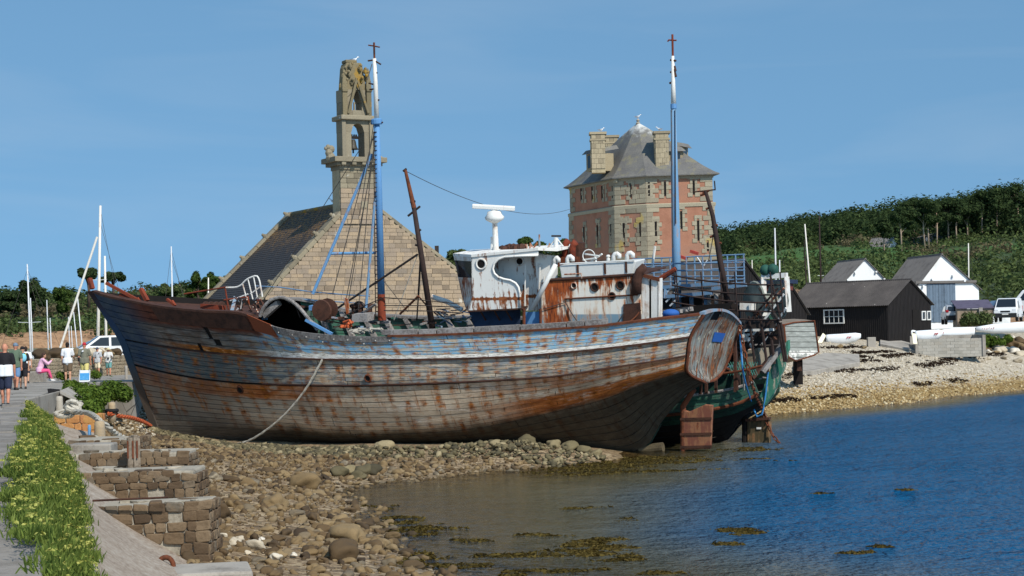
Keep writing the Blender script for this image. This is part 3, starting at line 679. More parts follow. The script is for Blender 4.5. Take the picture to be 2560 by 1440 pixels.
for k in range(ns):
    G = []; N = []
    for v in vs_:
        row = [tpoint(v, (k + .07) / ns, -.04), tpoint(v, (k + .93) / ns, -.04)]
        G.append(row); th = ax * (.045 + .01 * pr.random()); N.append([th, th])
    if k in (3, 4):                               # broken at the top
        G, N = G[1:], N[1:]
    MB().slab(G, N).build('plank', MT['transom'], TRAN)
b = MB(); b.tube([quarter(v) + ax * .04 for v in np.linspace(0, 4, 25)], .055, 6); b.tube([tpoint(v, 1, .04) for v in np.linspace(0, 4, 25)], .055, 6)
b.build('transom_edge', MT['rust'], BOAT)
b = MB(); b.slab([[tpoint(0, s / 12, -.12), tpoint(0, s / 12, .07)] for s in range(13)], [[wv_ * .1] * 2] * 13); b.build('cap_rail', MT['blue_grey'], BOAT)
MT['tarp_blue'] = worn('blue_patch', S(44, 96, 170), S(38, 80, 140), 4, .3)
a_ = tpoint(.95, .50, .03); MB().slab([[a_, tpoint(.95, .74, .03)], [tpoint(1.45, .50, .03), tpoint(1.45, .72, .03)]], [[ax * .02] * 2] * 2).build('patch', MT['tarp_blue'], BOAT)
# starboard bulwark, seen from inside: green boards between grey stanchions
def star(t, v): return mirror(hull(t, v)) - wv_ * float(.95 * sstep(.5, .98, t) * max(0, 1 - v / 3.2))
b = MB()
for k in range(5):
    v0, v1 = k * .19, k * .19 + .175
    G = [[star(t, v0) + pv * .06, star(t, v1) + pv * .06] for t in np.linspace(.24, .985, 40)]
    N = [[pv * .04] * 2] * 40
    MB().slab(G, N).build('bulwark_board', MT['green_paint'], BOAT)
G = [[star(t, 0) - pv * .1, star(t, 0) + pv * .3] for t in np.linspace(.2, .99, 40)]
MB().slab(G, [[wv_ * .1] * 2] * 40).build('cap_rail', MT['grey_wood'], BOAT)
for t in np.linspace(.27, .93, 20):
    p = star(t, 0) + pv * .2; q = star(t, .95) + pv * .2; MB().bar(p, q, .2, .18, ax).build('stanchion', MT['grey_wood'], BOAT)
# deck
G = [[hull(t, .98) - pv * .08, KB + (hull(t, .98) - KB) - pv * ((hull(t, .98) - KB).dot(pv)) + wv_ * .12, mirror(hull(t, .98)) + pv * .08] for t in np.linspace(.02, .995, 40)]
MB().grid(G).build('deck', MT['grey_wood'], BOAT)
# forecastle deck at bow
G = [[hull(t, .12) - pv * .05, mirror(hull(t, .12)) + pv * .05] for t in np.linspace(.01, .255, 16)]
MB().grid(G).build('forecastle_deck', MT['rust_dark'], BOAT)
# rudder, sternpost and shaft tube
b = MB()
rp = lambda x, y: off(x, y, 0)
th = pv * .09
def plate(px, th_=.18, o=0): return [off(x, y, o + th_ / 2) for x, y in px]
RUD = MB().prism(plate([(1701, 1125), (1776, 1122), (1781, 1014), (1762, 1012), (1722, 1030), (1709, 1026)]), -pv * .18).build('rudder', rusty('rudder_steel', S(120, 66, 48), .45, 2, rustc=S(110, 62, 44)), BOAT, bevel=.02)
for yy in (1048, 1086, 1118):
    MB().hexa([off(1700, yy + 3, .13), off(1779, yy + 1, .13), off(1779, yy + 1, .05), off(1700, yy + 3, .05), off(1700, yy - 3, .13), off(1779, yy - 5, .13), off(1779, yy - 5, .05), off(1700, yy - 3, .05)]).build('rib', MT['rust_dark'], RUD)
MB().tube([off(1708, 1128, 0), off(1708, 1015, 0), off(1735, 972, 0)], .11, 10).build('rudder_stock', MT['rust'], BOAT)
MB().tube([off(1600, 1125, 0), off(1658, 1118, 0)], .19, 12).build('shaft_tube', worn('shaft', S(86, 76, 56), S(54, 46, 34), 3), BOAT)
MB().prism([off(1627, 1106, .1), off(1652, 1060, .1), off(1640, 1060, .1), off(1600, 1120, .1), off(1600, 1140, .1)], -pv * .2).build('stern_post', MT['green_dark'], BOAT)
# hawse holes
for (px, py, r) in ((602, 973, .16), (917, 946, .14)):
    best = min(((abs(proj(hull(t, v))[0] - px) + abs(proj(hull(t, v))[1] - py)), t, v) for t in np.linspace(.1, .5, 81) for v in np.linspace(1.5, 2.4, 37))
    p, nn = hull(best[1], best[2]), hnor(best[1], best[2])
    rg = MB().lathe(p, [(r * .75, -.1), (r * .75, .03), (r * .9, .06), (r * 1.1, .04), (r * 1.2, .0), (r * 1.2, -.02)], 14, nn).build('hawse_pipe', MT['rust'], BOAT, smooth=True)
    MB().lathe(p, [(0, .030), (r * .74, .031), (r * .74, .034), (0, .036)], 14, nn).build('hole', MT['dark'], rg)
# ------------------------------------------------------------------ trawler: wheelhouse, deckhouse, masts and deck gear
def bp(pts, o): return [off(x, y, o) for x, y in pts]
def wallp(pts, o, matn, name, th=.05, parent=None, bevel=0): return MB().prism(bp(pts, o), -pv * th).build(name, MT[matn] if isinstance(matn, str) else matn, parent or BOAT, bevel=bevel)
def porthole(px, py, r, o, parent, ringm='white_rust'):
    p = off(px, py, o)
    rg = MB().lathe(p, [(r * .8, -.04), (r * .8, .03), (r * .95, .05), (r * 1.18, .03), (r * 1.18, 0)], 18, pv).build('porthole', MT[ringm], parent, smooth=True)
    MB().lathe(p, [(0, .008), (r * .8, .009), (r * .8, .012), (0, .014)], 18, pv).build('pane', MT['dark'], rg)
WP = 1.75
# wheelhouse painted white with the rust collected along its lower edge
m = M('wheelhouse_paint'); v = m.co('World'); zz = m.sep(m.co('Object'))[2]
pat = m.noise(v, 1.6, 7, .7); run = m.noise(m.mp(v, (5, 5, .5)), 1.5, 6, .65)
low = m.math('MULTIPLY', m.step(zz, 6.25, 6.1), m.math('ADD', .45, m.step(m.math('ABSOLUTE', m.math('SUBTRACT', zz, 6.12)), .09, .02))); f_ = m.math('ADD', m.math('MULTIPLY', run, .6), m.math('MULTIPLY', pat, .4))
k = m.step(m.math('ADD', f_, m.math('MULTIPLY', low, .13)), .54, .62)
halo = m.step(m.math('ADD', f_, m.math('MULTIPLY', low, .2)), .54, .68)
c = m.mix(m.math('MULTIPLY', halo, .55), m.mix(m.math('MULTIPLY', m.noise(v, 9, 5), .22), S(236, 234, 226), S(188, 182, 170)), S(206, 160, 108))
c = m.mix(k, c, m.ramp(m.noise(v, 7, 6), [(.35, S(92, 48, 30)), (.65, S(158, 92, 50))]))
MT['wheelhouse'] = m.out(c, .6, 0, m.bump(m.math('ADD', k, m.noise(v, 20)), .15, .02))
panel = [(1178, 643), (1230, 636), (1290, 632), (1345, 626), (1345, 638), (1300, 640), (1262, 642), (1246, 648), (1236, 658), (1232, 672), (1236, 684), (1246, 693), (1260, 698), (1276, 701), (1289, 708), (1296, 718), (1300, 734), (1300, 770), (1230, 774), (1170, 776), (1180, 742)]
MB().prism(bp(panel, WP), -pv * .06).build('side_wing', MT['wheelhouse'], BOAT)
edge = [(1345, 638), (1300, 640), (1262, 642), (1246, 648), (1236, 658), (1232, 672), (1236, 684), (1246, 693), (1260, 698), (1276, 701), (1289, 708), (1296, 718), (1300, 734), (1300, 770)]
MB().tube(bp(edge, WP + .01), .045, 8).build('coaming', MT['wheelhouse'], BOAT, smooth=True)
# chamfered front corner with its window
fr_top, fr_bot = (1134, 640), (1165, 775)
fa = [off(1178, 643, WP), off(1180, 742, WP), off(1170, 776, WP)]
fb = [off(1134, 640, .9), off(1155, 742, .9), off(1166, 776, .9)]
def quad_slab(a, b, c, d, vec, matn, name, parent=None): return MB().prism([a, b, c, d], vec).build(name, MT[matn] if isinstance(matn, str) else matn, parent or BOAT)
fm_a, fm_b = fa[0].lerp(fa[1], .52), fb[0].lerp(fb[1], .52)
WIN = quad_slab(fm_a, fa[1], fb[1], fm_b, ax * .05, 'white_rust2', 'front_plate')
quad_slab(fa[1], fa[2], fb[2], fb[1], ax * .05, 'white_rust2', 'front_plate')
quad_slab(fa[0], fa[0].lerp(fm_a, .2), fb[0].lerp(fm_b, .2), fb[0], ax * .05, 'white_rust', 'front_plate')
quad_slab(fa[0].lerp(fm_a, .2), fm_a, fm_b, fb[0].lerp(fm_b, .2), ax * .03, 'glass', 'window')
# inner wall behind the cut-out, roof, after bulkhead
wallp([(1225, 640), (1350, 632), (1392, 650), (1392, 775), (1225, 778)], .95, 'wheelhouse', 'inner_wall')
wallp([(1338, 634), (1393, 640), (1393, 778), (1345, 778)], 1.2, 'wheelhouse', 'after_wall')
wallp([(1170, 776), (1300, 770), (1300, 822), (1190, 826)], 1.0, worn('house_base', S(38, 62, 92), S(26, 34, 48), 2), 'house_base')
rf = [off(1133, 640, .85), off(1178, 643, WP + .04), off(1290, 632, WP + .04), off(1345, 626, WP + .04), off(1393, 628, WP - .3)]
rf2 = [p - pv * 3.2 for p in (rf[4], rf[3], rf[1], rf[0])]
MB().prism(rf + [rf[4] - pv * 2.6, rf[0] - pv * 1.7], wv_ * .1).build('wheelhouse_roof', MT['wheelhouse'], BOAT)
floor_ = bp([(1170, 776), (1300, 770)], WP); MB().prism([floor_[0], floor_[1], floor_[1] - pv * 3, floor_[0] - pv * 3], -wv_ * .06).build('wheelhouse_floor', MT['rust_dark'], BOAT)
porthole(1203, 660, .20, WP + .002, BOAT); porthole(1299, 653, .16, .952, BOAT)
for x0, y0, x1, y1 in ((1313, 662, 1312, 765), (1350, 660, 1347, 772), (1361, 690, 1350, 775)):
    MB().tube(bp([(x0, y0), (x1, y1)], 1.28), .03, 6).build('pipe', MT['white_rust'], BOAT)
MB().tube(bp([(1389, 661), (1330, 774)], 1.75), .09, 10).build('stove_pipe', MT['white_clean'], BOAT, smooth=True)
for x in (1200, 1235, 1265):       # brackets under the wing
    MB().tube([off(x, 776, WP - .1), off(x + 14, 800, 1.0)], .035, 6).build('bracket', MT['rust_dark'], BOAT)
for x, n_ in ((1310, 'post'), (1352, 'post')):
    MB().tube(bp([(x, 772), (x, 826)], 1.7), .06, 8).build(n_, MT['rust'], BOAT)
wallp([(1312, 780), (1352, 779), (1352, 824), (1312, 825)], 1.5, 'blue_mast', 'blue_door')
# deckhouse, white over blue with heavy rust runs
m = M('deckhouse_paint'); v = m.co('World'); oz = m.sep(m.co('Object')); zz = oz[2]
run = m.noise(m.mp(v, (3.6, 3.6, .35)), 1.7, 6, .65); pat = m.noise(v, 1.2, 6, .65)
top = m.math('ADD', m.step(m.math('ADD', zz, m.math('MULTIPLY', m.noise(m.mp(v, (5, 5, .4)), 1.8, 4), 1.5)), 7.1, 7.7), m.math('MULTIPLY', m.step(m.math('ADD', oz[0], m.math('MULTIPLY', pat, .8)), 20.5, 19.6), m.step(oz[0], 18.5, 18.9)))
f_ = m.math('ADD', m.math('MULTIPLY', run, .62), m.math('ADD', m.math('MULTIPLY', pat, .38), m.math('MULTIPLY', top, .17)))
paint = m.mix(m.step(m.math('ADD', zz, m.math('MULTIPLY', pat, .05)), 5.53, 5.50), S(230, 224, 210), S(122, 150, 164))
halo = m.step(f_, .46, .60)
c = m.mix(m.math('MULTIPLY', halo, .6), paint, S(206, 160, 112))
c = m.mix(m.step(f_, .545, .63), c, m.ramp(m.noise(m.mp(v, (5, 5, 1)), 2.5, 6), [(.35, S(104, 50, 28)), (.6, S(170, 84, 36)), (.75, S(196, 122, 66))]))
MT['deckhouse'] = m.out(c, .7, 0, m.bump(m.noise(v, 24, 5), .3, .02))
DO = 1.72
wallp([(1354, 712), (1374, 700), (1600, 686), (1604, 802), (1354, 824)], DO, 'deckhouse', 'deckhouse_wall')
MB().tube(bp([(1356, 711), (1374, 700), (1480, 694), (1600, 686)], DO), .06, 8).build('deckhouse_eave', MT['rust_dark'], BOAT)
dr = bp([(1374, 700), (1600, 686)], DO)
MB().prism([dr[0], dr[1], dr[1] - pv * 3.2, dr[0] - pv * 3.2], -wv_ * .06).build('deckhouse_roof', MT['rust_dark'], BOAT)
wallp([(1604, 688), (1622, 692), (1622, 801), (1604, 803)], DO - .1, 'white_rust', 'door_frame')
wallp([(1628, 694), (1646, 698), (1646, 798), (1628, 800)], DO - .1, 'white_rust', 'door_frame')
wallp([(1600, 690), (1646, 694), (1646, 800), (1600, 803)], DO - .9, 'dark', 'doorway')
wallp([(1604, 684), (1648, 694), (1648, 704), (1604, 692)], DO, 'rust', 'lintel')
ep = [off(1646, 698, DO - .1), off(1646, 798, DO - .1)]
MB().prism([ep[0], ep[1], ep[1] - pv * .5, ep[0] - pv * .5], -ax * .05).build('after_bulkhead', MT['white_rust'], BOAT)
for px, py, r in ((1487, 718, .145), (1551, 713, .15), (1530, 740, .13)): porthole(px, py, r, DO + .002, BOAT, 'rust_dark')
porthole(1435, 714, .11, DO + .002, BOAT, 'white_rust2')
MB().tube(bp([(1412, 747), (1594, 737)], DO + .03), .03, 6).build('rub_rail', MT['rust'], BOAT)
wallp([(1558, 761), (1600, 757), (1602, 801), (1558, 804)], DO + .06, 'rust_dark', 'rusty_door', .05)
cable = [off(1414, 756, DO + .05)] + sag(off(1414, 756, DO + .05), off(1560, 782, DO + .1), 1.0, 14)[1:]
MB().tube(cable, .02, 6).build('cable', MT['wire'], BOAT)
MB().tube(bp([(1357, 773), (1414, 756)], DO + .05), .015, 5).build('cable', MT['wire'], BOAT)
MB().tube(sag(off(1602, 775, DO), off(1545, 806, DO + .5), .2), .03, 6).build('pipe', MT['rust'], BOAT)
# long white locker on the deckhouse roof
lk = [(1398, 664), (1590, 653), (1582, 686), (1404, 697)]
LOCK = wallp(lk, DO - .05, 'white_clean', 'roof_locker', 1.1, bevel=.03)
for x in (1441, 1509, 1562):
    MB().prism(bp([(x, 664 - (x - 1398) * .057), (x + 5, 664 - (x - 1398) * .057), (x + 6, 691 - (x - 1404) * .06), (x + 1, 691 - (x - 1404) * .06)], DO - .02), -pv * .04).build('strap', MT['rust_dark'], LOCK)
MB().tube(bp([(1400, 660), (1586, 651)], DO - .02), .028, 6).build('lid_edge', MT['white_clean'], LOCK)
MB().tube(bp([(1411, 686), (1453, 684), (1455, 697)], DO + .03), .03, 6).build('handrail', MT['white_rust2'], LOCK)
for x, y0, y1, w in ((1391, 664, 644, 10), (1425, 660, 641, 13), (1541, 654, 634, 14), (1575, 652, 632, 14)):   # gooseneck air pipes
    a = [(x - w / 2, y0 + 4), (x - w / 2, y1 + 6), (x - w / 4, y1 + 1), (x + w * .1, y1), (x + w / 2, y1 + 4), (x + w / 2, y1 + 12)]
    MB().tube(bp(a, DO - .5), .085, 10).build('gooseneck_vent', MT['white_clean'], BOAT, smooth=True)
# funnel and exhausts
def vc(px0, py0, py1, o, r, matn, name, n=14, bend=None):
    a, b_ = off(px0, py0, o), off(px0, py1, o)
    pts = [a, b_]
    if bend: pts += bp(bend, o)
    return MB().tube(pts, r, n).build(name, MT[matn], BOAT, smooth=bend is not None)
vc(1446, 668, 606, -.2, .26, 'rust_dark', 'funnel'); vc(1440, 690, 640, -.2, .32, 'rust', 'funnel_base')
vc(1413, 662, 616, .2, .13, 'rust_red', 'exhaust_pipe', 12, [(1415, 608), (1421, 602)])
vc(1431, 668, 620, .3, .13, 'rust_red', 'exhaust_pipe', 12, [(1434, 611), (1440, 605)])
wallp([(1384, 640), (1425, 645), (1430, 665), (1386, 668)], .4, 'rust', 'engine_casing', 1.2)
# small tripod, steering wheel, life-raft cradle
for a in ((1369, 626), (1390, 624), (1408, 616)): MB().tube([off(1390, 594, .4), off(a[0], a[1], .4 if a[0] != 1390 else .2)], .03, 6).build('tripod_leg', MT['white_clean'], BOAT)
MB().tube(bp([(1390, 622), (1390, 594)], .4), .09, 10).build('tripod_post', MT['white_clean'], BOAT)
MB().tube(bp([(1379, 590), (1402, 590)], .4), .04, 6).build('tripod_top', MT['steel_dark'], BOAT)
wc = off(1472, 640, .9)
ring = lambda c_, r, nx, ny, n=20: [c_ + nx * math.cos(2 * math.pi * i / n) * r + ny * math.sin(2 * math.pi * i / n) * r for i in range(n + 1)]
MB().tube(ring(wc, .24, ax, wv_), .02, 6, False).build('hoop', MT['white_clean'], BOAT)
for a in ((1458, 655, 1490, 650), (1462, 640, 1498, 645), (1475, 660, 1505, 640), (1490, 646, 1490, 660)):
    MB().tube([off(a[0], a[1] - 5, .8), off(a[2], a[3] - 5, 1.1)], .035, 6).build('bracket', MT['white_clean'], BOAT)
MB().lathe(off(1521, 657, 1.0), [(.07, 0), (.07, .16), (.04, .2), (.09, .24), (.05, .3)], 10, wv_).build('air_cap', MT['white_clean'], BOAT, smooth=True)
MB().tube(bp([(1590, 735), (1592, 700), (1600, 678), (1612, 666)], DO + .05), [.19, .19, .17, .15], 12).build('exhaust_elbow', MT['rust_dark'], BOAT, smooth=True)
# radar
RP = off(1240, 632, .3)
MB().tube([RP, off(1237, 556, .3)], [.12, .1], 12).build('radar_pole', MT['white_rust'], BOAT)
MB().tube([off(1226, 634, .3), off(1237, 610, .3)], .03, 6).build('pole_strut', MT['white_clean'], BOAT)
MB().lathe(off(1237, 556, .3), [(.06, -.05), (.2, .02), (.34, .1), (.38, .2), (.3, .3), (.26, .42), (.12, .46)], 16, wv_).build('radar_drive', MT['white_clean'], BOAT, smooth=True)
ra, rb = off(1181, 516, .55), off(1287, 522, .1)
rm = MB(); x_, y_, d_ = frame(rb - ra, wv_)
prof = [(.1, -.08), (.1, .05), (.06, .1), (-.06, .1), (-.1, .05), (-.1, -.08)]
rm.prism([ra + x_ * u + y_ * w for u, w in prof], rb - ra); rm.build('radar_antenna', MT['white_clean'], BOAT, bevel=.02)
MB().lathe(off(1235, 533, .3), [(.12, -.04), (.12, .12)], 12, wv_).build('radar_neck', MT['white_clean'], BOAT)
MB().tube(bp([(1229, 634), (1229, 592)], -.4), .05, 6).build('whip_aerial', MT['white_clean'], BOAT)
MB().tube(bp([(1349, 622), (1348, 586)], -.4), .04, 6).build('whip_aerial', MT['blue_grey'], BOAT)
b = MB()
for k in range(26):
    b.ball(off(1255 + k * 2.2 + rnd.uniform(-4, 4), 630 - rnd.uniform(0, 12), rnd.uniform(-.6, .4)), rnd.uniform(.1, .22), 6, 4)
b.build('bundled_net', MT['rust_dark'], BOAT, kind='stuff')
for k in range(8):
    x = rnd.uniform(1300, 1370); MB().tube(bp([(x, 626), (x + rnd.uniform(-12, 16), 612 - rnd.uniform(0, 8))], rnd.uniform(-.5, .5)), .03, 5).build('bent_bar', MT['white_rust2'], BOAT)
# ---- foremast: blue spar, white head with a rusty cross
MO = -.2
def mast_pt(x, y): return off(x, y, MO)
MB().tube([mast_pt(955, 800), mast_pt(953, 735)], [.165, .155], 14).build('mast_foot', MT['rust_red'], BOAT)
MB().tube([mast_pt(953, 735), mast_pt(947, 480), mast_pt(942, 306)], [.15, .135, .11], 14).build('mast', MT['blue_mast'], BOAT, smooth=True)
MB().tube([mast_pt(942, 306), mast_pt(939, 215), mast_pt(936, 146)], [.10, .09, .07], 14).build('mast_head', MT['white_mast'], BOAT, smooth=True)
MB().lathe(mast_pt(942, 305), [(.19, -.1), (.22, -.06), (.22, .1), (.17, .14)], 14, wv_).build('mast_band', MT['blue_mast'], BOAT)
MB().tube([mast_pt(936, 146), mast_pt(935, 106)], .04, 8).build('cross_pole', MT['rust'], BOAT)
MB().tube([mast_pt(921, 113), mast_pt(935, 115), mast_pt(949, 118)], .03, 6).build('cross_arm', MT['rust'], BOAT)
for x, y, x2, y2 in ((936, 150, 920, 152), (937, 152, 952, 161), (938, 212, 922, 208), (939, 222, 924, 224), (943, 308, 957, 306), (941, 300, 927, 310), (937, 182, 943, 182), (939, 250, 948, 250), (945, 340, 930, 350)):
    MB().tube([mast_pt(x, y), mast_pt(x2, y2)], .035, 6).build('mast_fitting', MT['rust_dark'], BOAT)
for a, b_, r, mm in (((930, 385), (782, 735), .065, 'blue_rust'), ((939, 480), (915, 770), .055, 'blue_rail')):
    MB().tube([off(*a, MO), off(*b_, MO + 1.0)], r, 8).build('mast_strut', MT[mm], BOAT)
MB().tube([off(822, 634, MO + .7), off(940, 632, MO)], .055, 8).build('mast_spreader', MT['blue_rust'], BOAT)
for a, b_ in (((936, 330), (832, 734)), ((938, 350), (868, 770)), ((938, 365), (866, 745)), ((930, 395), (896, 775)), ((936, 300), (899, 540)), ((930, 160), (918, 200))):
    MB().tube([off(*a, MO + .1), off(*b_, MO + .8)], .018, 5).build('stay', MT['wire'], BOAT)
MB().tube([off(905, 365, MO), off(652, 760, MO + .5)], .015, 5).build('stay', MT['wire'], BOAT)
for k in range(42):          # climbing rungs
    y = 790 - k * 11.5; x = 940 - (790 - y) * .012
    if y < 330: break
    MB().tube([off(x - 1, y, MO + .12), off(x + 7, y, MO + .12)], .018, 5).build('rung', MT['steel_dark'], BOAT)
MB().tube([off(939, 792, MO + .12), off(934, 330, MO + .12)], .022, 5).build('ladder_rail', MT['steel_dark'], BOAT)
# ---- dark leaning derrick
D0 = .6
MB().tube([off(1082, 828, D0), off(1055, 650, D0), off(1035, 520, D0)], [.125, .11, .09], 12).build('derrick', MT['mast_dark'], BOAT, smooth=True)
MB().tube([off(1035, 520, D0), off(1013, 424, D0)], [.1, .06], 10).build('derrick_head', MT['rust'], BOAT)
for x, y, x2, y2 in ((1020, 540, 1050, 516), (1026, 506, 1038, 503), (1042, 580, 1052, 574), (1038, 612, 1050, 616), (1008, 428, 1016, 422)):
    MB().tube([off(x, y, D0), off(x2, y2, D0)], .045, 6).build('derrick_fitting', MT['steel_dark'], BOAT)
for a, b_, r, mm in (((1044, 636), (800, 800), .045, 'steel_dark'), ((1043, 640), (985, 800), .016, 'rope'), ((1051, 650), (1046, 740), .04, 'steel_dark'), ((1046, 740), (1000, 785), .045, 'rust'), ((1046, 740), (1080, 780), .03, 'rust'), ((1046, 740), (1042, 800), .03, 'steel_dark'), ((958, 700), (1020, 780), .014, 'wire'), ((940, 760), (860, 812), .05, 'grey_wood')):
    MB().tube([off(*a, D0), off(*b_, D0 - .4)], r, 6).build('derrick_stay', MT[mm], BOAT)
MB().tube(sag(off(1015, 428, D0), P(1424, 523, 135), .9, 24), .014, 5).build('overhead_wire', MT['wire'], BOAT)
# ---- winch, bitts and litter in the waist
WN = MB().lathe(off(822, 772, .6), [(.12, 0), (.42, 0), (.44, .08), (.2, .1), (.2, .55), (.44, .57), (.42, .65), (.12, .65)], 16, pv).build('winch_drum', MT['rust_dark'], BOAT)
for x, h in ((888, 40), (902, 46), (924, 44)):
    MB().lathe(off(x, 798, 0), [(.22, 0), (.22, .18), (.13, .22), (.13, .45), (.2, .5), (.2, .6), (.1, .62)], 12, wv_).build('bollard_drum', MT['rust_dark'], BOAT)
MB().tube(ring(off(898, 770, .1), .24, ax, wv_)[:14], .05, 8).build('hoop', MT['steel_dark'], BOAT)
wallp([(858, 742), (870, 748), (872, 786), (866, 786)], .7, 'white_rust2', 'fairlead')
wallp([(880, 786), (918, 784), (918, 804), (880, 806)], 1.0, 'grey_wood', 'box', .6)
for k in range(46):
    x = rnd.uniform(800, 1170); y = 826 - rnd.uniform(0, 34) * (1 if x < 1000 else .9); a = rnd.uniform(-.5, .5); L = rnd.uniform(8, 34)
    MB().bar(off(x, y, rnd.uniform(-1.5, 2)), off(x + L * math.cos(a), y + L * math.sin(a) * .6, rnd.uniform(-1.5, 2)), rnd.uniform(.04, .14), rnd.uniform(.03, .08)).build('broken_board', rnd.choice([MT['grey_wood'], MT['rust_dark'], MT['green_paint'], MT['blue_grey'], MT['steel_dark']]), BOAT)
for k in range(26):
    x = rnd.uniform(1085, 1165); y = rnd.uniform(770, 808); a = rnd.uniform(-.7, .9); L = rnd.uniform(10, 36)
    MB().bar(off(x, y, rnd.uniform(-1, 1.2)), off(x + L * math.cos(a), y + L * math.sin(a), rnd.uniform(-1, 1.2)), .06, .04).build('broken_board', rnd.choice([MT['blue_grey'], MT['white_rust2'], MT['blue_rail'], MT['steel_dark'], MT['white_clean']]), BOAT)
MB().tube(bp([(1080, 742), (1120, 755), (1155, 775)], 0), .1, 8).build('spar', MT['white_rust'], BOAT)
b = MB()
for k in range(9):
    c_ = off(890 + k * 9 + rnd.uniform(-3, 3), 832 - rnd.uniform(0, 7), 2.5); b.tube([c_ + Vector((rnd.uniform(-.3, .3), rnd.uniform(-.2, .2), rnd.uniform(-.08, .12))) for _ in range(5)], .045, 6)
b.build('rope_heap', MT['rope'], BOAT, kind='stuff')
b = MB()
for k in range(5):
    c_ = off(862 + k * 4, 818 - rnd.uniform(0, 10), 2.2); b.tube([c_ + Vector((rnd.uniform(-.25, .25), rnd.uniform(-.2, .2), rnd.uniform(-.1, .15))) for _ in range(5)], .05, 6)
b.build('orange_net', MT['rope_orange'], BOAT, kind='stuff')
for o_, ys_ in ((-2.4, ((640, 715), (700, 718), (780, 730), (880, 738), (925, 740))), (-2.4, ((740, 748), (800, 752), (900, 758)))):
    MB().tube(bp(ys_, o_), .03, 6).build('rail', MT['blue_rail'], BOAT)
for x0, x1, y0, y1 in ((960, 1150, 744, 760), (960, 1150, 764, 768), (960, 1150, 776, 782), (860, 960, 790, 744)):
    MB().tube(bp([(x0, y0), ((x0 + x1) / 2, (y0 + y1) / 2 - 2), (x1, y1)], 1.8), .02, 5).build('wire_rail', MT['steel_dark'], BOAT)
wallp([(772, 764), (826, 766), (826, 778), (772, 776)], -1.2, 'blue_mast', 'blue_coaming', .3)
# ---- broken shelter arch abaft the forecastle
arch = [(650, 792), (656, 776), (668, 759), (684, 748), (704, 744), (722, 750), (742, 764), (760, 784), (778, 806), (794, 826)]
A2 = resample([(x, y, 0) for x, y in arch], 18)
b = MB(); b.slab([[off(p.x, p.y, 2.55), off(p.x, p.y, -2.2)] for p in A2], [[wv_ * .07] * 2] * 18); b.build('shelter_roof', MT['grey_wood'], BOAT)
MB().tube([off(p.x, p.y - 1, 2.57) for p in A2], .07, 8).build('shelter_edge', MT['grey_wood'], BOAT)
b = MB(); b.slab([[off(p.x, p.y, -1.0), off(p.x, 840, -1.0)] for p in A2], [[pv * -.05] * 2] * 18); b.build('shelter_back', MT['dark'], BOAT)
for k in range(8):
    x = 700 + k * 12; y = lerp_curve(arch[4:], x) - 3; MB().bar(off(x, y, 2.5), off(x + rnd.uniform(14, 46), y + rnd.uniform(10, 44), 2.4), .05, .03).build('broken_board', MT[rnd.choice(['grey_wood', 'rust_dark', 'steel_dark'])], BOAT)
wallp([(655, 770), (668, 764), (668, 800), (655, 800)], 1.2, 'blue_mast', 'blue_post')
MB().bar(off(765, 800, 2.6), off(830, 835, 2.6), .16, .1).build('blue_board', MT['blue_mast'], BOAT)
wallp([(652, 780), (690, 752), (696, 764), (660, 796)], 2.5, 'grey_wood', 'shelter_corner', .3)
# ---- rails and timbers on the forecastle
F0 = .8
pul = [(565, 719), (590, 718), (602, 713), (615, 700), (628, 693), (642, 690), (648, 700), (652, 720), (656, 742)]
R2 = resample([(x, y, 0) for x, y in pul], 22)
MB().tube([off(p.x, p.y, F0) for p in R2], .035, 8).build('pulpit_rail', MT['white_rust'], BOAT)
for x0, y0, x1, y1 in ((606, 708, 618, 752), (620, 698, 632, 748), (634, 692, 643, 742), (626, 735, 650, 718), (575, 752, 620, 735)):
    MB().tube([off(x0, y0, F0), off(x1, y1, F0)], .028, 6).build('pulpit_bar', MT['white_rust'], BOAT)
for x0, y0, x1, y1 in ((460, 735, 565, 718), (563, 720, 572, 778), (560, 750, 620, 742), (620, 742, 624, 770)):
    MB().tube([off(x0, y0, F0), off(x1, y1, F0)], .035, 6).build('rail', MT['rust_red'], BOAT)
MB().bar(off(588, 748, F0), off(580, 778, 1.6), .14, .08).build('blue_board', MT['blue_grey'], BOAT)
for x0, y0, x1, y1, r in ((266, 708, 356, 756, .07), (352, 722, 368, 752, .09), (346, 745, 352, 758, .06), (430, 752, 438, 764, .05), (224, 696, 231, 722, .09), (418, 748, 436, 762, .06), (300, 736, 340, 750, .06), (505, 765, 560, 770, .12), (262, 738, 330, 752, .05)):
    MB().bar(off(x0, y0, .3), off(x1, y1, .4), r * 2, r * 1.6).build('bent_timber', MT['rust_red'], BOAT)
for k in range(4):
    MB().lathe(off(512 + k * 13, 768, 0), [(.0, 0), (.24, 0), (.24, .12), (.14, .14), (.14, .2), (.0, .2)], 12, ax).build('windlass_drum', MT['rust_dark'], BOAT)
for k in range(24):
    x = rnd.uniform(590, 660); MB().bar(off(x, rnd.uniform(748, 782), F0), off(x + rnd.uniform(-16, 18), rnd.uniform(740, 784), F0 + .6), .05, .04).build('broken_board', MT[rnd.choice(['blue_grey', 'rust_red', 'grey_wood', 'rust_dark', 'white_rust2'])], BOAT)
# blue bundle aft
MB().ball(off(1677, 784, 1.7), (.32, .3, .17), 12, 8).build('blue_bundle', MT['tarp_blue'], BOAT, smooth=True)
for k in range(10):
    x = rnd.uniform(1640, 1720); MB().bar(off(x, rnd.uniform(772, 790), 0), off(x + rnd.uniform(20, 50), rnd.uniform(768, 784), .6), .16, .08).build('deck_timber', MT['grey_wood'], BOAT)
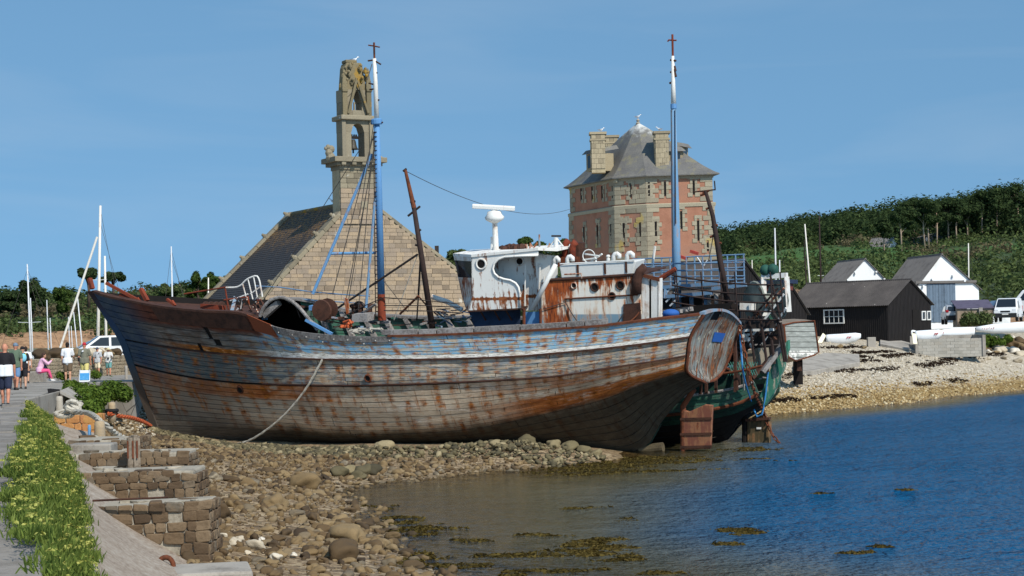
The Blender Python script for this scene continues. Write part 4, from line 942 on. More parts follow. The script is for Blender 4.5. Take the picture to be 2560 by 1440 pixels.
# ------------------------------------------------------------------ stone pieces shared between walls
def rock_mesh(name, seed, sub=2, rough=.25, box=0.0, nf=1.6):
    bm = bmesh.new(); bmesh.ops.create_icosphere(bm, subdivisions=sub, radius=.5)
    for v in bm.verts:
        p = v.co.copy()
        if box:
            q = Vector([math.copysign(abs(c * 2) ** (1 - box), c) * .5 for c in p]); k = max(abs(c) for c in q); p = p.lerp(q, box)
        n_ = mnoise.noise(p * nf + Vector((seed * 7.3, seed * 3.1, 0))); v.co = p * (1 + rough * n_)
    me = bpy.data.meshes.new(name); bm.to_mesh(me); bm.free(); return me
def block_mesh(name, seed, j=.03, bev=.06):
    r = random.Random(seed); bm = bmesh.new(); bmesh.ops.create_cube(bm, size=1.0)
    bmesh.ops.bevel(bm, geom=list(bm.edges), offset=bev, segments=1, affect='EDGES', profile=.7)
    for v in bm.verts: v.co += Vector((r.uniform(-j, j), r.uniform(-j, j), r.uniform(-j, j)))
    me = bpy.data.meshes.new(name); bm.to_mesh(me); bm.free(); return me
def stone_mat(name, cols, spec=.2, lichen=None, grain=14):
    m = M(name); v = m.co('World'); r = m.co('Rand')
    c = m.ramp(m.math('ADD', m.math('MULTIPLY', r, .75), m.math('MULTIPLY', m.noise(v, 2.2, 5), .25)), cols)
    n_ = m.noise(v, grain, 6, .7); c = m.mix(m.math('MULTIPLY', m.step(n_, .45, .75), .45), c, tuple(k * .55 for k in cols[0][1][:3]) + (1,))
    if lichen: c = m.mix(m.math('MULTIPLY', m.step(m.noise(v, lichen[2], 5, .6), lichen[3], lichen[3] + .1), lichen[1]), c, lichen[0])
    return m.out(c, .92, 0, m.bump(n_, .4, .04), spec)
ASH = stone_mat('chapel_ashlar', [(.1, S(122, 108, 92)), (.35, S(152, 136, 116)), (.6, S(166, 146, 120)), (.75, S(152, 136, 118)), (.92, S(126, 116, 104))], lichen=(S(222, 220, 208), .5, 1.7, .66))
ASHG = stone_mat('belfry_granite', [(.12, S(112, 104, 88)), (.5, S(148, 138, 116)), (.9, S(130, 122, 104))], lichen=(S(216, 214, 204), .7, 2.2, .63))
SPI = stone_mat('lichen_granite', [(.12, S(104, 96, 76)), (.5, S(134, 122, 94)), (.9, S(118, 108, 84))], lichen=(S(160, 124, 44), .85, .8, .52))
MORT = worn('lime_mortar', S(172, 158, 128), S(138, 124, 98), 2, .5, .95)
BLK = [block_mesh('block%d' % i, i, .012, .03) for i in range(6)]
def piece(name, me, mat, parent, M4):
    key = me.name + mat.name
    if key not in MT:
        c = me.copy(); c.materials.clear(); c.materials.append(mat); MT[key] = c
    o = bpy.data.objects.new(name, MT[key]); COL.objects.link(o); o.parent = parent; o.matrix_basis = M4; return o
# ------------------------------------------------------------------ chapel
TH = math.radians(28); GO = P(905, 780, 110)
gx, gy = Vector((math.cos(TH), math.sin(TH), 0)), Vector((-math.sin(TH), math.cos(TH), 0))     # along the gable, back along the ridge
gn = -gy
CM = Matrix((gx, gy, Vector((0, 0, 1)))).transposed().to_4x4(); CM.translation = GO; CM.translation.z = 2.6
CH = thing('chapel', 'old granite chapel with steep slate roof and tall bell gable behind the wreck', 'chapel', mat=CM)
CI = CM.inverted()
def gp(px, py, back=0.0):       # local coordinates (x, z) of a sight line on the gable plane
    p = CI @ PP(px, py, GO + gy * back, gy); return p
def gl(px, py): p = gp(px, py); return (p.x, p.z)
apexL, apexR = gl(853, 532), gl(955, 527)
footL, footR = gl(640, 762), gl(1200, 718)
kL = (footL[1] - apexL[1]) / (footL[0] - apexL[0]); kR = (footR[1] - apexR[1]) / (footR[0] - apexR[0])
zE = 1.6                                             # eaves level in local z
xL = apexL[0] + (zE - apexL[1]) / kL; xR = apexR[0] + (zE - apexR[1]) / kR
def gtop(x):
    if x < apexL[0]: return apexL[1] + kL * (x - apexL[0])
    if x > apexR[0]: return apexR[1] + kR * (x - apexR[0])
    return max(apexL[1], apexR[1])
LEN_C = 10.5
wall = MB()
poly = [(xL, 0), (xR, 0), (xR, zE), apexR, apexL, (xL, zE)]
wall.prism([Vector((x, .08, z)) for x, z in poly], (0, .7, 0)); GABLE = wall.build('gable_wall', MORT, CH, local=True)
MB().prism([Vector((x, .75 + LEN_C - .6, z)) for x, z in poly], (0, .6, 0)).build('rear_wall', ASHG, CH, local=True)
MB().box((xL + .3, LEN_C / 2, zE / 2), (.6, LEN_C - 1, zE)).build('side_wall', ASHG, CH, local=True)
MB().box((xR - .3, LEN_C / 2, zE / 2), (.6, LEN_C - 1, zE)).build('side_wall', ASHG, CH, local=True)
# coursed ashlar of the gable
br = random.Random(11); blocks = []; z = 0.02
while z < 10.5:
    h = br.uniform(.21, .31); x = xL - br.uniform(0, .5)
    while x < xR:
        w = br.uniform(.32, .8); x0, x1 = x, x + w; x = x1
        lim = min(gtop(max(x0, xL)), gtop(min(x1, xR)))
        if z + h > lim + .12:
            # trim against the verge
            if z + h * .5 > max(gtop(x0), gtop(x1)): continue
            xa = x0
            if x0 < apexL[0] and z + h > gtop(x0): xa = apexL[0] + (z + h - apexL[1]) / kL
            xb = x1
            if x1 > apexR[0] and z + h > gtop(x1): xb = apexR[0] + (z + h - apexR[1]) / kR
            x0, x1 = max(x0, xa), min(x1, xb)
            if x1 - x0 < .12: continue
        if x0 < xL: x0 = xL
        if x1 > xR: x1 = xR
        if x1 - x0 < .1: continue
        blocks.append((x0, x1, z, z + h))
    z += h
def blk(b_): 
    g = .015; d = br.uniform(.138, .15)
    return Matrix.Translation(((b_[0] + b_[1]) / 2, .12 - d / 2, (b_[2] + b_[3]) / 2)) @ Matrix.Diagonal((b_[1] - b_[0] - g, d, b_[3] - b_[2] - g, 1))
blocks.sort(key=lambda q: -q[2])
vis = [q for q in blocks if q[2] > 1.9]; low = [q for q in blocks if q[2] <= 1.9]
for q in vis[:300]: piece('stone', BLK[br.randrange(6)], ASH, GABLE, blk(q))
rest = MB()
for q in vis[300:] + low: rest.box(((q[0] + q[1]) / 2, .03, (q[2] + q[3]) / 2), (q[1] - q[0] - .02, .14, q[3] - q[2] - .02))
rest.build('lower_stones', ASH, GABLE, local=True, kind='stuff')
# slate roof: two slopes of overlapping courses
m = M('chapel_slate'); v = m.co('Object'); uvw = m.sep(v)
row = m.wave(m.mp(v, (0, 0, 1)), 1.0)
n1 = m.noise(v, 1.1, 6, .65); n2 = m.noise(v, 16, 5, .7)
c = m.ramp(n2, [(.3, S(38, 37, 38)), (.55, S(54, 52, 52)), (.75, S(80, 77, 74))])
lich = m.math('MULTIPLY', m.step(m.math('ADD', uvw[2], m.math('MULTIPLY', n1, 3.0)), 8.4, 10.6), m.step(m.noise(v, 4.5, 6, .7), .42, .6))
c = m.mix(m.math('MULTIPLY', lich, .85), c, S(134, 100, 50))
c = m.mix(m.step(m.vor(v, 2.6), .06, .03), c, S(214, 212, 206))
SLATE = m.out(c, .7, 0, m.bump(n2, .4, .03), .3)
def roof_side(x0, z0, x1, z1, y0, y1, name, n=26):
    o = MB()
    for i in range(n):
        a, b_ = i / n, (i + 1) / n + .006
        p0 = Vector((x0 + (x1 - x0) * a, 0, z0 + (z1 - z0) * a)); p1 = Vector((x0 + (x1 - x0) * b_, 0, z0 + (z1 - z0) * b_))
        up_ = Vector((-(z1 - z0), 0, (x1 - x0))).normalized()
        if up_.z < 0: up_ = -up_
        o.hexa([p0 + Vector((0, y0, 0)), p1 + Vector((0, y0, 0)), p1 + Vector((0, y1, 0)), p0 + Vector((0, y1, 0)),
                p0 + Vector((0, y0, 0)) + up_ * .03, p1 + Vector((0, y0, 0)) + up_ * .052, p1 + Vector((0, y1, 0)) + up_ * .052, p0 + Vector((0, y1, 0)) + up_ * .03])
    return o.build(name, SLATE, CH, local=True)
rx = (apexL[0] + apexR[0]) / 2 - .55; rz_ = gp(853, 506).z - .05
roof_side(rx, rz_, xL - .35, zE - .1, .42, LEN_C, 'roof', 60)
roof_side(rx, rz_, xR + .3, zE - .1, .42, LEN_C, 'roof', 60)
MB().tube([Vector((rx, .5, rz_ + .06)), Vector((rx, LEN_C, rz_ + .06))], .14, 8).build('ridge', SPI, CH, local=True)
# copings and crockets on the verges
def coping(yc, matn, name, x0, z0, x1, z1, w=.42, h=.22):
    a, b_ = Vector((x0, yc, z0)), Vector((x1, yc, z1)); n = max(3, int((b_ - a).length / .8))
    for i in range(n):
        MB().bar(a.lerp(b_, (i + .01) / n), a.lerp(b_, (i + .99) / n), w, h, (0, 1, 0)).build(name, matn, CH, local=True, bevel=.02)
coping(.3, ASHG, 'coping_stone', apexL[0], apexL[1] + .02, xL, zE, .26, .72); coping(.3, ASHG, 'coping_stone', apexR[0], apexR[1], xR, zE, .2, .62)
coping(LEN_C + .05, ASHG, 'coping_stone', rx, rz_ + .1, xL - .3, zE, .3, .5)
for (y_, x0, z0, x1, z1, ts_) in ((.1, apexL[0], apexL[1], xL, zE, (.06, .2, .38, .57)), (LEN_C + .1, rx, rz_, xL - .3, zE, (.03, .2, .37, .53, .7))):
    for t in ts_:
        p = Vector((x0 + (x1 - x0) * t, y_, z0 + (z1 - z0) * t + .25)); b = MB(); b.ball(p, (.16, .2, .2), 7, 5); b.ball(p + Vector((-.15, 0, .12)), .11, 6, 4); b.build('crocket', ASHG, CH, local=True)
# ------------------------------------------------------------------ bell gable
def bx2(pxl, pxr, pyt, pyb, y0, y1, name, mat, bev=.03, parent=None):
    l, r_ = gl(pxl, pyb), gl(pxr, pyt)
    return MB().box(((l[0] + r_[0]) / 2, (y0 + y1) / 2, (l[1] + r_[1]) / 2), (r_[0] - l[0], y1 - y0, r_[1] - l[1])).build(name, mat, parent or CH, local=True, bevel=bev)
D0c, D1c = -.12, 1.15
# shaft as coursed stones
SH = bx2(851, 937, 424, 560, D0c + .12, D1c, 'shaft', MORT, 0)
a, b_ = gl(851, 560), gl(937, 424); z = a[1]
while z < b_[1] - .05:
    h = min(br.uniform(.27, .36), b_[1] - z); x = a[0]
    while x < b_[0] - .05:
        w = br.uniform(.4, .8); x1 = b_[0] if b_[0] - x - w < .25 else x + w
        piece('stone', BLK[br.randrange(6)], ASH if z < b_[1] - 1.2 else ASHG, SH, Matrix.Translation(((x + x1) / 2, D0c + .08, z + h / 2)) @ Matrix.Diagonal((x1 - x - .02, .2, h - .02, 1))); x = x1
    z += h
bx2(846, 942, 414, 424, D0c - .1, D1c + .1, 'string_course', ASHG); 
bx2(828, 958, 396, 405, D0c - .5, D1c + .5, 'platform', ASHG); bx2(836, 950, 405, 414, D0c - .28, D1c + .3, 'platform_moulding', ASHG)
for x in (846, 872, 897, 921): bx2(x, x + 11, 404, 414, D0c - .45, D0c, 'corbel', ASHG, .05)
# gargoyle / broken pinnacle on the left, stump on the right
b = MB(); 
for (x, y, r) in ((834, 392, .3), (830, 380, .24), (836, 371, .22), (828, 366, .16), (822, 369, .11)):
    p = gp(x, y); b.ball((p.x, .5, p.z), (r, r * 1.1, r * 1.1), 8, 6)
b.build('gargoyle', ASHG, CH, local=True)
p = gp(955, 396); b = MB(); b.ball((p.x, .5, p.z), (.35, .3, .22), 8, 6); b.build('gargoyle', ASHG, CH, local=True)
# belfry stages: arch of the bell chamber
def arch_stage(xl, xr, yt, yb, il, ir, sill, spring, crown, name, mat, pointed=False, n=8):
    L, R_ = gl(xl, yb), gl(xr, yt); i0, i1 = gl(il, sill)[0], gl(ir, sill)[0]; zs, zc, zb = gl(il, spring)[1], gl(il, crown)[1], gl(il, sill)[1]
    o = []
    for k in range(n + 1):
        t = k / n; x = i0 + (i1 - i0) * t
        zz_ = zs + (zc - zs) * ((1 - abs(2 * t - 1)) if pointed else math.sqrt(max(0, 1 - (2 * t - 1) ** 2)))
        o.append((x, zz_))
    y0, dv = .0, Vector((0, 1.0, 0))
    mk = lambda pts, nm, bv=.03: MB().prism([Vector((x, y0, z_)) for x, z_ in pts], dv).build(nm, mat, CH, local=True, bevel=bv)
    mk([(L[0], L[1]), (i0, L[1]), (i0, zs), (L[0], zs)], 'pier'); mk([(i1, L[1]), (R_[0], L[1]), (R_[0], zs), (i1, zs)], 'pier')
    mk([(L[0], zs), (i0, zs)] + o[:n // 2 + 1] + [(o[n // 2][0], R_[1]), (L[0], R_[1])], 'arch_stone', 0)
    mk([(i1, zs), (R_[0], zs), (R_[0], R_[1]), (o[n // 2][0], R_[1])] + o[n // 2:], 'arch_stone', 0)
    if zb > L[1] + .05: mk([(i0, L[1]), (i1, L[1]), (i1, zb), (i0, zb)], 'sill')
arch_stage(858, 929, 299, 398, 880, 912, 397, 330, 308, 'stage', ASHG)
for x in (855, 924): bx2(x, x + 8, 300, 397, -.12, .0, 'buttress', ASHG, .03)
bx2(849, 938, 291, 299, -.3, 1.3, 'cornice', ASHG, .05)
arch_stage(857, 924, 226, 291, 881, 905, 275, 255, 218, 'stage', ASHG, True)
for x in (855, 915):
    bx2(x, x + 11, 228, 290, -.18, .02, 'buttress', SPI, .03); bx2(x - 2, x + 12, 223, 230, -.25, .05, 'buttress_cap', SPI, .04)
    pk = gl(x + 5, 224); b = MB(); b.lathe((pk[0], -.05, pk[1]), [(.2, 0), (.16, .5), (.07, 1.0), (.1, 1.05), (.02, 1.3)], 6); b.build('pinnacle', SPI, CH, local=True)
# steep pointed gablet over the upper light and the truncated spire behind
g0, g1, ga = gl(868, 285), gl(918, 285), gl(889, 196)
for s_, e_ in ((g0, ga), (g1, ga)):
    MB().bar(Vector((s_[0], -.2, s_[1])), Vector((e_[0], -.2, e_[1])), .16, .13, (0, 1, 0)).build('gablet_rake', SPI, CH, local=True, bevel=.03)
sp = [(860, 228), (919, 228), (908, 163), (905, 156), (868, 156), (864, 168)]
MB().prism([Vector((gl(x, y)[0], .1, gl(x, y)[1])) for x, y in sp], (0, .85, 0)).build('spire', SPI, CH, local=True, bevel=.06)
b = MB(); p = gl(885, 156); b.box((p[0] - .1, .5, p[1] + .08), (.75, .7, .2)); b.build('spire_cap', SPI, CH, local=True, bevel=.05)
for (x, y) in ((862, 175), (859, 190), (863, 205), (856, 215), (912, 178), (916, 195), (920, 210), (900, 170), (875, 165), (873, 185), (905, 200), (880, 205)):
    p = gl(x, y); b = MB(); b.ball((p[0], .0 + br.uniform(-.1, .2), p[1]), (.14, .14, .22), 6, 5); b.ball((p[0] + br.uniform(-.1, .1), -.12, p[1] + .14), .1, 6, 4); b.build('crocket', SPI, CH, local=True)
p = gl(892, 262); MB().bar(Vector((p[0], .4, p[1] - .5)), Vector((p[0], .4, p[1] + .2)), .08, .1).build('mullion', ASHG, CH, local=True)
# bell
p = gl(891, 372); BELLM = worn('bronze', S(62, 58, 48), S(40, 36, 30), 4, .4, .5)
BELL = MB().lathe((p[0], .5, p[1]), [(.0, .62), (.12, .62), (.17, .5), (.2, .3), (.25, .12), (.34, 0), (.3, .0), (.0, .05)], 16).build('bell', BELLM, CH, local=True, smooth=True)
MB().box((p[0], .5, p[1] + .74), (.75, .16, .16)).build('headstock', MT['black'], BELL, local=True)
for k in (-.22, -.08, .08, .22): MB().box((p[0] + k, .5, p[1] + .86), (.06, .14, .14)).build('strap', MT['black'], BELL, local=True)
MB().tube([Vector((p[0], .5, p[1] + .1)), Vector((p[0], .5, p[1] - .22))], .05, 6).build('clapper', MT['black'], BELL, local=True)
bx2(900, 917, 504, 520, -.16, .0, 'dark_block', ASHG, .02)
# chimney-like pipe right of the chapel
pp = P(1092, 625, 128); MB().box((pp.x, pp.y, pp.z - 1.2), (.28, .28, 3.0)).build('flue', MT['steel_dark'], CH)
# ------------------------------------------------------------------ fortified tower
TB, TE = 3.4, None
tA, tB, tC, tD = P(1424, 600, 160), P(1538, 600, 151.8), P(1618, 600, 150), P(1788, 600, 149.3)
pl = [Vector((p.x, p.y, 0)) for p in (tA, tB, tC, tD)]
e1 = pl[3] + Vector((-.9, 6.6, 0)); e2 = e1 + Vector((-3.4, 4.6, 0)); e3 = pl[0] + Vector((2.2, 5.0, 0))
plan = pl + [e1, e2, e3]
cen = sum(plan, Vector()) / len(plan); cen0 = Vector((P(1600, 500, 154).x, 154.6, 0))
TW = thing('fort_tower', 'polygonal fortified tower with pinkish render, granite quoins and grey slate roof', 'tower', (cen0.x, cen0.y, 3.2))
def zat(py, px=1618, d=150): return P(px, py, d).z
z0, z1, z2, z3 = 3.0, zat(652), zat(511), zat(440)      # ground, plinth, string course, eaves
m = M('tower_render'); v = m.co('World'); n1 = m.noise(v, .55, 6, .6); n2 = m.noise(v, 7, 5, .65); zz = m.sep(v)[2]
c = m.ramp(n1, [(.3, S(148, 102, 80)), (.5, S(168, 120, 96)), (.7, S(150, 114, 96))])
c = m.mix(m.math('MULTIPLY', m.step(n2, .5, .7), .4), c, S(176, 122, 100))
c = m.mix(m.math('MULTIPLY', m.step(m.noise(m.mp(v, (1.2, 1.2, .25)), 1.1, 5), .55, .68), .6), c, S(140, 108, 92))
c = m.mix(m.math('MULTIPLY', m.step(zz, z1 + .1, z1 - .4), .75), c, S(122, 98, 84))
REND = m.out(c, .92, 0, m.bump(n2, .3, .04))
TST = stone_mat('tower_granite', [(.1, S(136, 126, 108)), (.45, S(162, 152, 130)), (.7, S(172, 162, 138)), (.9, S(146, 136, 116))], lichen=(S(190, 160, 70), .6, .55, .58))
def batter(p, z): return cen0 + (p - cen0) * (1.0 + (.035 * (z2 - z) / (z2 - z0) if z < z2 else -.02)) + Vector((0, 0, z))
body = MB()
def ringz(z, k=1.0): return [batter(cen0 + (p - cen0) * k, z) for p in plan]
def rings(b, rs):
    n = len(rs[0]); vs = [q for r in rs for q in r]
    b.add(vs, [(i * n + j, i * n + (j + 1) % n, (i + 1) * n + (j + 1) % n, (i + 1) * n + j) for i in range(len(rs) - 1) for j in range(n)] + [tuple(range(n - 1, -1, -1)), tuple((len(rs) - 1) * n + j for j in range(n))])
rings(body, [ringz(z0), ringz(z2 - .001), [Vector((p.x, p.y, z2)) for p in ringz(z2 + .01)], ringz(z3)])
BODY = body.build('walls', REND, TW)
b = MB(); rings(b, [ringz(z2 - .28, 1.014), ringz(z2 - .02, 1.02), [Vector((p.x, p.y, z2 + .05)) for p in ringz(z2 + .06, 1.012)]]); b.build('string_course', TST, TW)
b = MB(); rings(b, [ringz(z1 - .1, 1.012), ringz(z1 + .22, 1.018)]); b.build('plinth_course', TST, TW)
b = MB(); rings(b, [ringz(z3 - .3, 1.012), ringz(z3, 1.03)]); b.build('cornice', TST, TW)
tr_ = random.Random(5)
def face_piece(i, u, z, w, h, pr_=.05, name='stone', mat=None, parent=None):
    """block on face i, centred u metres from its left corner"""
    a, b_ = batter(plan[i], z), batter(plan[(i + 1) % 7], z); d = (b_ - a).normalized(); n_ = Vector((d.y, -d.x, 0))
    if n_.dot(a - cen0) < 0: n_ = -n_
    lo, hi = batter(plan[i], z - h / 2), batter(plan[i], z + h / 2); up_ = (hi - lo).normalized(); up_ = (up_ - d * up_.dot(d)).normalized(); n2_ = d.cross(up_); n2_ = n2_ if n2_.dot(n_) > 0 else -n2_
    c_ = a + d * u + n2_ * (pr_ / 2 - .06)
    Mx = Matrix((d, n2_, up_)).transposed().to_4x4(); Mx.translation = c_
    return piece(name, BLK[tr_.randrange(6)], mat or TST, parent or BODY, wmat(parent or BODY).inverted() @ Mx @ Matrix.Diagonal((w - .015, .12 + pr_, h - .02, 1)))
def flen(i, z): return (batter(plan[(i + 1) % 7], z) - batter(plan[i], z)).length
# quoins on the four corners seen
for ci in range(4):
    z = z0 + 1.0; k = 0
    while z < z3 - .35:
        h = .40; big = k % 2 == 0
        for (fi, right) in (((ci - 1) % 7, True), (ci, False)):
            if fi > 2: continue
            w = (1.0 if big else .58) * tr_.uniform(.9, 1.1)
            if fi == 0: w *= 1.05
            if z > z2 - .35 and z < z2 + .1: continue
            L = flen(fi, z); u = L - w / 2 if right else w / 2
            face_piece(fi, u, z + h / 2, w, h, .05)
            if (ci in (1, 2)) and fi == 1 and tr_.random() < .45: face_piece(fi, (L - w - .35) if right else w + .35, z + h / 2, .62, h, .04)
        z += h; k += 1
# loopholes with their stone surrounds
def loop(fi, px, pt, pb, wide=.17):
    a, b_ = batter(plan[fi], 10), batter(plan[fi + 1], 10); d = (b_ - a).normalized(); n_ = Vector((d.y, -d.x, 0)); n_ = n_ if n_.dot(a - cen0) > 0 else -n_
    q0, q1 = PP(px, pt, a, n_), PP(px, pb, a, n_); u = (q0 - a).dot(d); zt, zb = q0.z, q1.z
    k = 0; z = zb - .2
    while z < zt + .25:
        h = .36; w = (.42 if k % 2 == 0 else .22)
        for s_ in (-1, 1):
            if 0.3 < u + s_ * (wide / 2 + w / 2) < flen(fi, z) - .2: face_piece(fi, u + s_ * (wide / 2 + w / 2), z + h / 2, w, h, .05)
        z += h; k += 1
    face_piece(fi, u, zt + .3, .62, .3, .06)
    zc = (zt + zb) / 2; c_ = batter(plan[fi], zc) + d * u
    c_ = PP(px, (pt + pb) / 2, batter(plan[fi], zc), n_)
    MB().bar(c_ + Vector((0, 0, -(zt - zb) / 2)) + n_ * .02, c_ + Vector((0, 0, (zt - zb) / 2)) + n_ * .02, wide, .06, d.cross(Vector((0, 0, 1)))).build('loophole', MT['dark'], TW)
s5 = lambda x, y: (1400 + x / 3.43, 280 + y / 3.43)
for fi, x, t_, b_ in ((0, 183, 655, 765), (0, 277, 640, 760), (0, 362, 635, 752), (0, 452, 625, 740), (1, 604, 612, 732), (1, 690, 948, 1122), (1, 548, 952, 1132), (2, 763, 602, 720), (2, 902, 600, 717), (2, 1148, 590, 705), (2, 822, 940, 1112), (2, 1185, 930, 1100), (2, 1040, 850, 1000), (0, 207, 985, 1150), (0, 322, 970, 1145), (0, 440, 960, 1140), (2, 1268, 1118, 1188)):
    X, Y = s5(x, t_); X2, Y2 = s5(x, b_); loop(fi, X, Y, Y2)
# roof: flared slate pyramid
apx = P(1595, 308, 154.6); n = len(plan)
m = M('tower_slate'); v = m.co('World'); n2 = m.noise(v, 12, 5, .7); n1 = m.noise(v, .8, 5)
c = m.ramp(m.math('ADD', m.math('MULTIPLY', n2, .6), m.math('MULTIPLY', n1, .4)), [(.3, S(84, 82, 82)), (.5, S(108, 106, 102)), (.7, S(134, 130, 120))])
c = m.mix(m.math('MULTIPLY', m.step(m.math('ADD', m.sep(v)[2], m.math('MULTIPLY', m.noise(v, 2, 5), 2.6)), apx.z + .1, apx.z + 1.2), .9), c, S(206, 206, 200))
c = m.mix(m.math('MULTIPLY', m.step(m.noise(v, 1.4, 6), .52, .66), .35), c, S(142, 134, 92))
TSL = m.out(c, .75, 0, m.bump(m.math('ADD', n2, m.wave(m.mp(v, (0, 0, 1)), 1.1)), .35, .03))
def roofz(k, z): return [Vector((cen0.x + (p.x - cen0.x) * k + (apx.x - cen0.x) * (1 - k), cen0.y + (p.y - cen0.y) * k, z)) for p in plan]
HR = apx.z - z3
prof = [(1.10, -.05), (1.1, .04), (1.0, .32), (.86, .85), (.72, 1.55), (.55, 2.6), (.35, 3.95 / 5.6 * HR if False else HR * .66), (.16, HR * .86), (.02, HR)]
prof = [(1.075, -.06), (1.075, .03)] + [(k, HR * q) for k, q in ((1.0, .05), (.87, .155), (.74, .28), (.59, .43), (.43, .60), (.27, .77), (.12, .91), (.015, 1.0))]
b = MB(); rings(b, [roofz(k, z3 + h) for k, h in prof]); ROOF = b.build('roof', TSL, TW)
MB().lathe(Vector((apx.x, apx.y, apx.z - .1)), [(.16, 0), (.2, .1), (.1, .2), (.16, .35), (.05, .5)], 10).build('finial', MT['granite'], ROOF)
# chimneys
CHM = stone_mat('chimney_stone', [(.1, S(140, 128, 106)), (.5, S(174, 160, 132)), (.9, S(156, 144, 118))])
def chimney(pxl, pxr, pt, pb, d, dep):
    a, b_ = P(pxl, pb, d), P(pxr, pt, d); c_ = MB().box(((a.x + b_.x) / 2, d + dep / 2, (a.z + b_.z) / 2), (b_.x - a.x, dep, b_.z - a.z)).build('chimney', MORT, TW)
    h = .42; nz_ = int((b_.z - a.z) / h); nx_ = 3
    for i in range(nz_):
        for j in range(nx_ + i % 2):
            w = (b_.x - a.x) / nx_; x0 = a.x + w * j - (w / 2 if i % 2 else 0); x1 = min(x0 + w, b_.x); x0 = max(x0, a.x)
            z = b_.z - (i + .5) * h
            piece('stone', BLK[(i + j) % 6], CHM, c_, wmat(c_).inverted() @ Matrix.Translation(((x0 + x1) / 2, d - .01, z)) @ Matrix.Diagonal((x1 - x0 - .015, .12, h - .015, 1)))
        piece('stone', BLK[i % 6], CHM, c_, wmat(c_).inverted() @ Matrix.Translation((a.x - .01, d + dep / 2, b_.z - (i + .5) * h)) @ Matrix.Diagonal((.1, dep - .02, h - .015, 1)))
    MB().box(((a.x + b_.x) / 2, d + dep / 2, b_.z - .5), (b_.x - a.x + .22, dep + .22, .16)).build('chimney_band', CHM, c_)
    MB().box(((a.x + b_.x) / 2, d + dep / 2, b_.z + .06), (b_.x - a.x + .3, dep + .3, .2)).build('chimney_cap', CHM, c_)
chimney(1480, 1512, 334, 432, 151.6, 1.1); chimney(1640, 1671, 332, 424, 150.6, 1.2); chimney(1514, 1544, 342, 400, 158.5, 1.0)
# dormers: left one in profile, right one behind the mast
def dormer(px, py, d, w, rot):
    o = P(px, py, d); Mx = Matrix.Translation(o) @ Matrix.Rotation(rot, 4, 'Z'); b = MB(); b.box((0, .9, .75), (w, 1.8, 1.5)); b.v = [Mx @ q for q in b.v]; dm = b.build('dormer', CHM, TW)
    b = MB(); b.box((0, -.02, .8), (w * .62, .06, 1.05)); b.v = [Mx @ q for q in b.v]; b.build('window', MT['glass'], dm)
    b = MB(); b.add([(-w * .66, -.3, 1.45), (w * .66, -.3, 1.45), (w * .66, 2.2, 1.9), (-w * .66, 2.2, 1.9), (-w * .42, -.1, 1.8), (w * .42, -.1, 1.8), (w * .42, 2.2, 2.25), (-w * .42, 2.2, 2.25)], [(3, 2, 1, 0), (4, 5, 6, 7), (0, 1, 5, 4), (1, 2, 6, 5), (2, 3, 7, 6), (3, 0, 4, 7)]); b.v = [Mx @ q for q in b.v]; b.build('dormer_roof', TSL, dm)
dormer(1478, 428, 153.2, 1.5, -1.05); dormer(1689, 422, 150.9, 1.3, .12); dormer(1712, 412, 153, 1.6, 1.1)
# ------------------------------------------------------------------ green wreck lying behind the trawler's stern
GK = PZ(1868, 1112, -.1); gax = (ax * .97 + ph * .10).normalized(); gax.z = 0; gax.normalize(); gph = Vector((gax.y, -gax.x, 0)); gph = gph if gph.y < 0 else -gph
G2 = thing('green_wreck', 'green wooden wreck with rusty lattice framework and blue railings behind the trawler stern', 'boat', (GK.x, GK.y, 0))
def go(px, py, b=0.0): return PP(px, py, GK + gph * b, gph)
glv = [([(1560, 1020), (1650, 1000), (1750, 985), (1830, 972), (1885, 955)], [(0, 2.3), (.5, 2.3), (1, 1.5)]),
       ([(1560, 1050), (1650, 1040), (1750, 1028), (1840, 1010), (1897, 985)], [(0, 2.2), (.5, 2.1), (1, 1.2)]),
       ([(1560, 1085), (1650, 1080), (1750, 1066), (1840, 1045), (1903, 1012)], [(0, 1.7), (.5, 1.5), (1, .5)]),
       ([(1560, 1125), (1650, 1122), (1750, 1115), (1815, 1100), (1860, 1040), (1906, 1018)], [(0, .2), (1, .1)])]
gl_ = []
for pts, bb in glv:
    R_ = resample([(x, y, 0) for x, y in pts], 16); gl_.append([go(p.x, p.y, lerp_curve(bb, i / 15)) for i, p in enumerate(R_)])
def gsurf(i, v):
    k = min(int(v), 2); return gl_[k][i].lerp(gl_[k + 1][i], v - k)
def gmir(p):
    k = (p - GK).dot(gph); return p - gph * 2 * k
# after body planks: green above, black below
for k in range(9):
    v0, v1 = k / 3 + .012, (k + 1) / 3 - .012
    mt = MT['green_paint'] if k < 3 else (MT['green_dark'] if k < 5 else MT['dark'])
    MB().slab([[gsurf(i, v0), gsurf(i, v1)] for i in range(16)], [[-gph * .06] * 2] * 16).build('plank', mt, G2)
    MB().slab([[gmir(gsurf(i, v0)), gmir(gsurf(i, v1))] for i in range(16)], [[gph * .06] * 2] * 16).build('plank', mt, G2)
MB().grid([[gsurf(i, .2) - gph * .1, gmir(gsurf(i, .2)) + gph * .1] for i in range(16)]).build('deck', MT['rust_dark'], G2)
MB().tube([gl_[1][i] + gph * .03 for i in range(16)], .07, 6).build('wale', MT['rust'], G2); MB().tube([gl_[0][i] for i in range(16)], .06, 6).build('gunwale', MT['grey_wood'], G2)
# forward hull, hidden by the trawler
fw = [[gl_[k][0] + (-gax) * (i * 2.2) - gph * (0 if i < 5 else (i - 4) * .45) for k in range(4)] for i in range(9)]
MB().grid(fw).build('hull_forward', MT['green_dark'], G2); MB().grid([[gmir(p) for p in r] for r in fw]).build('hull_forward', MT['green_dark'], G2)
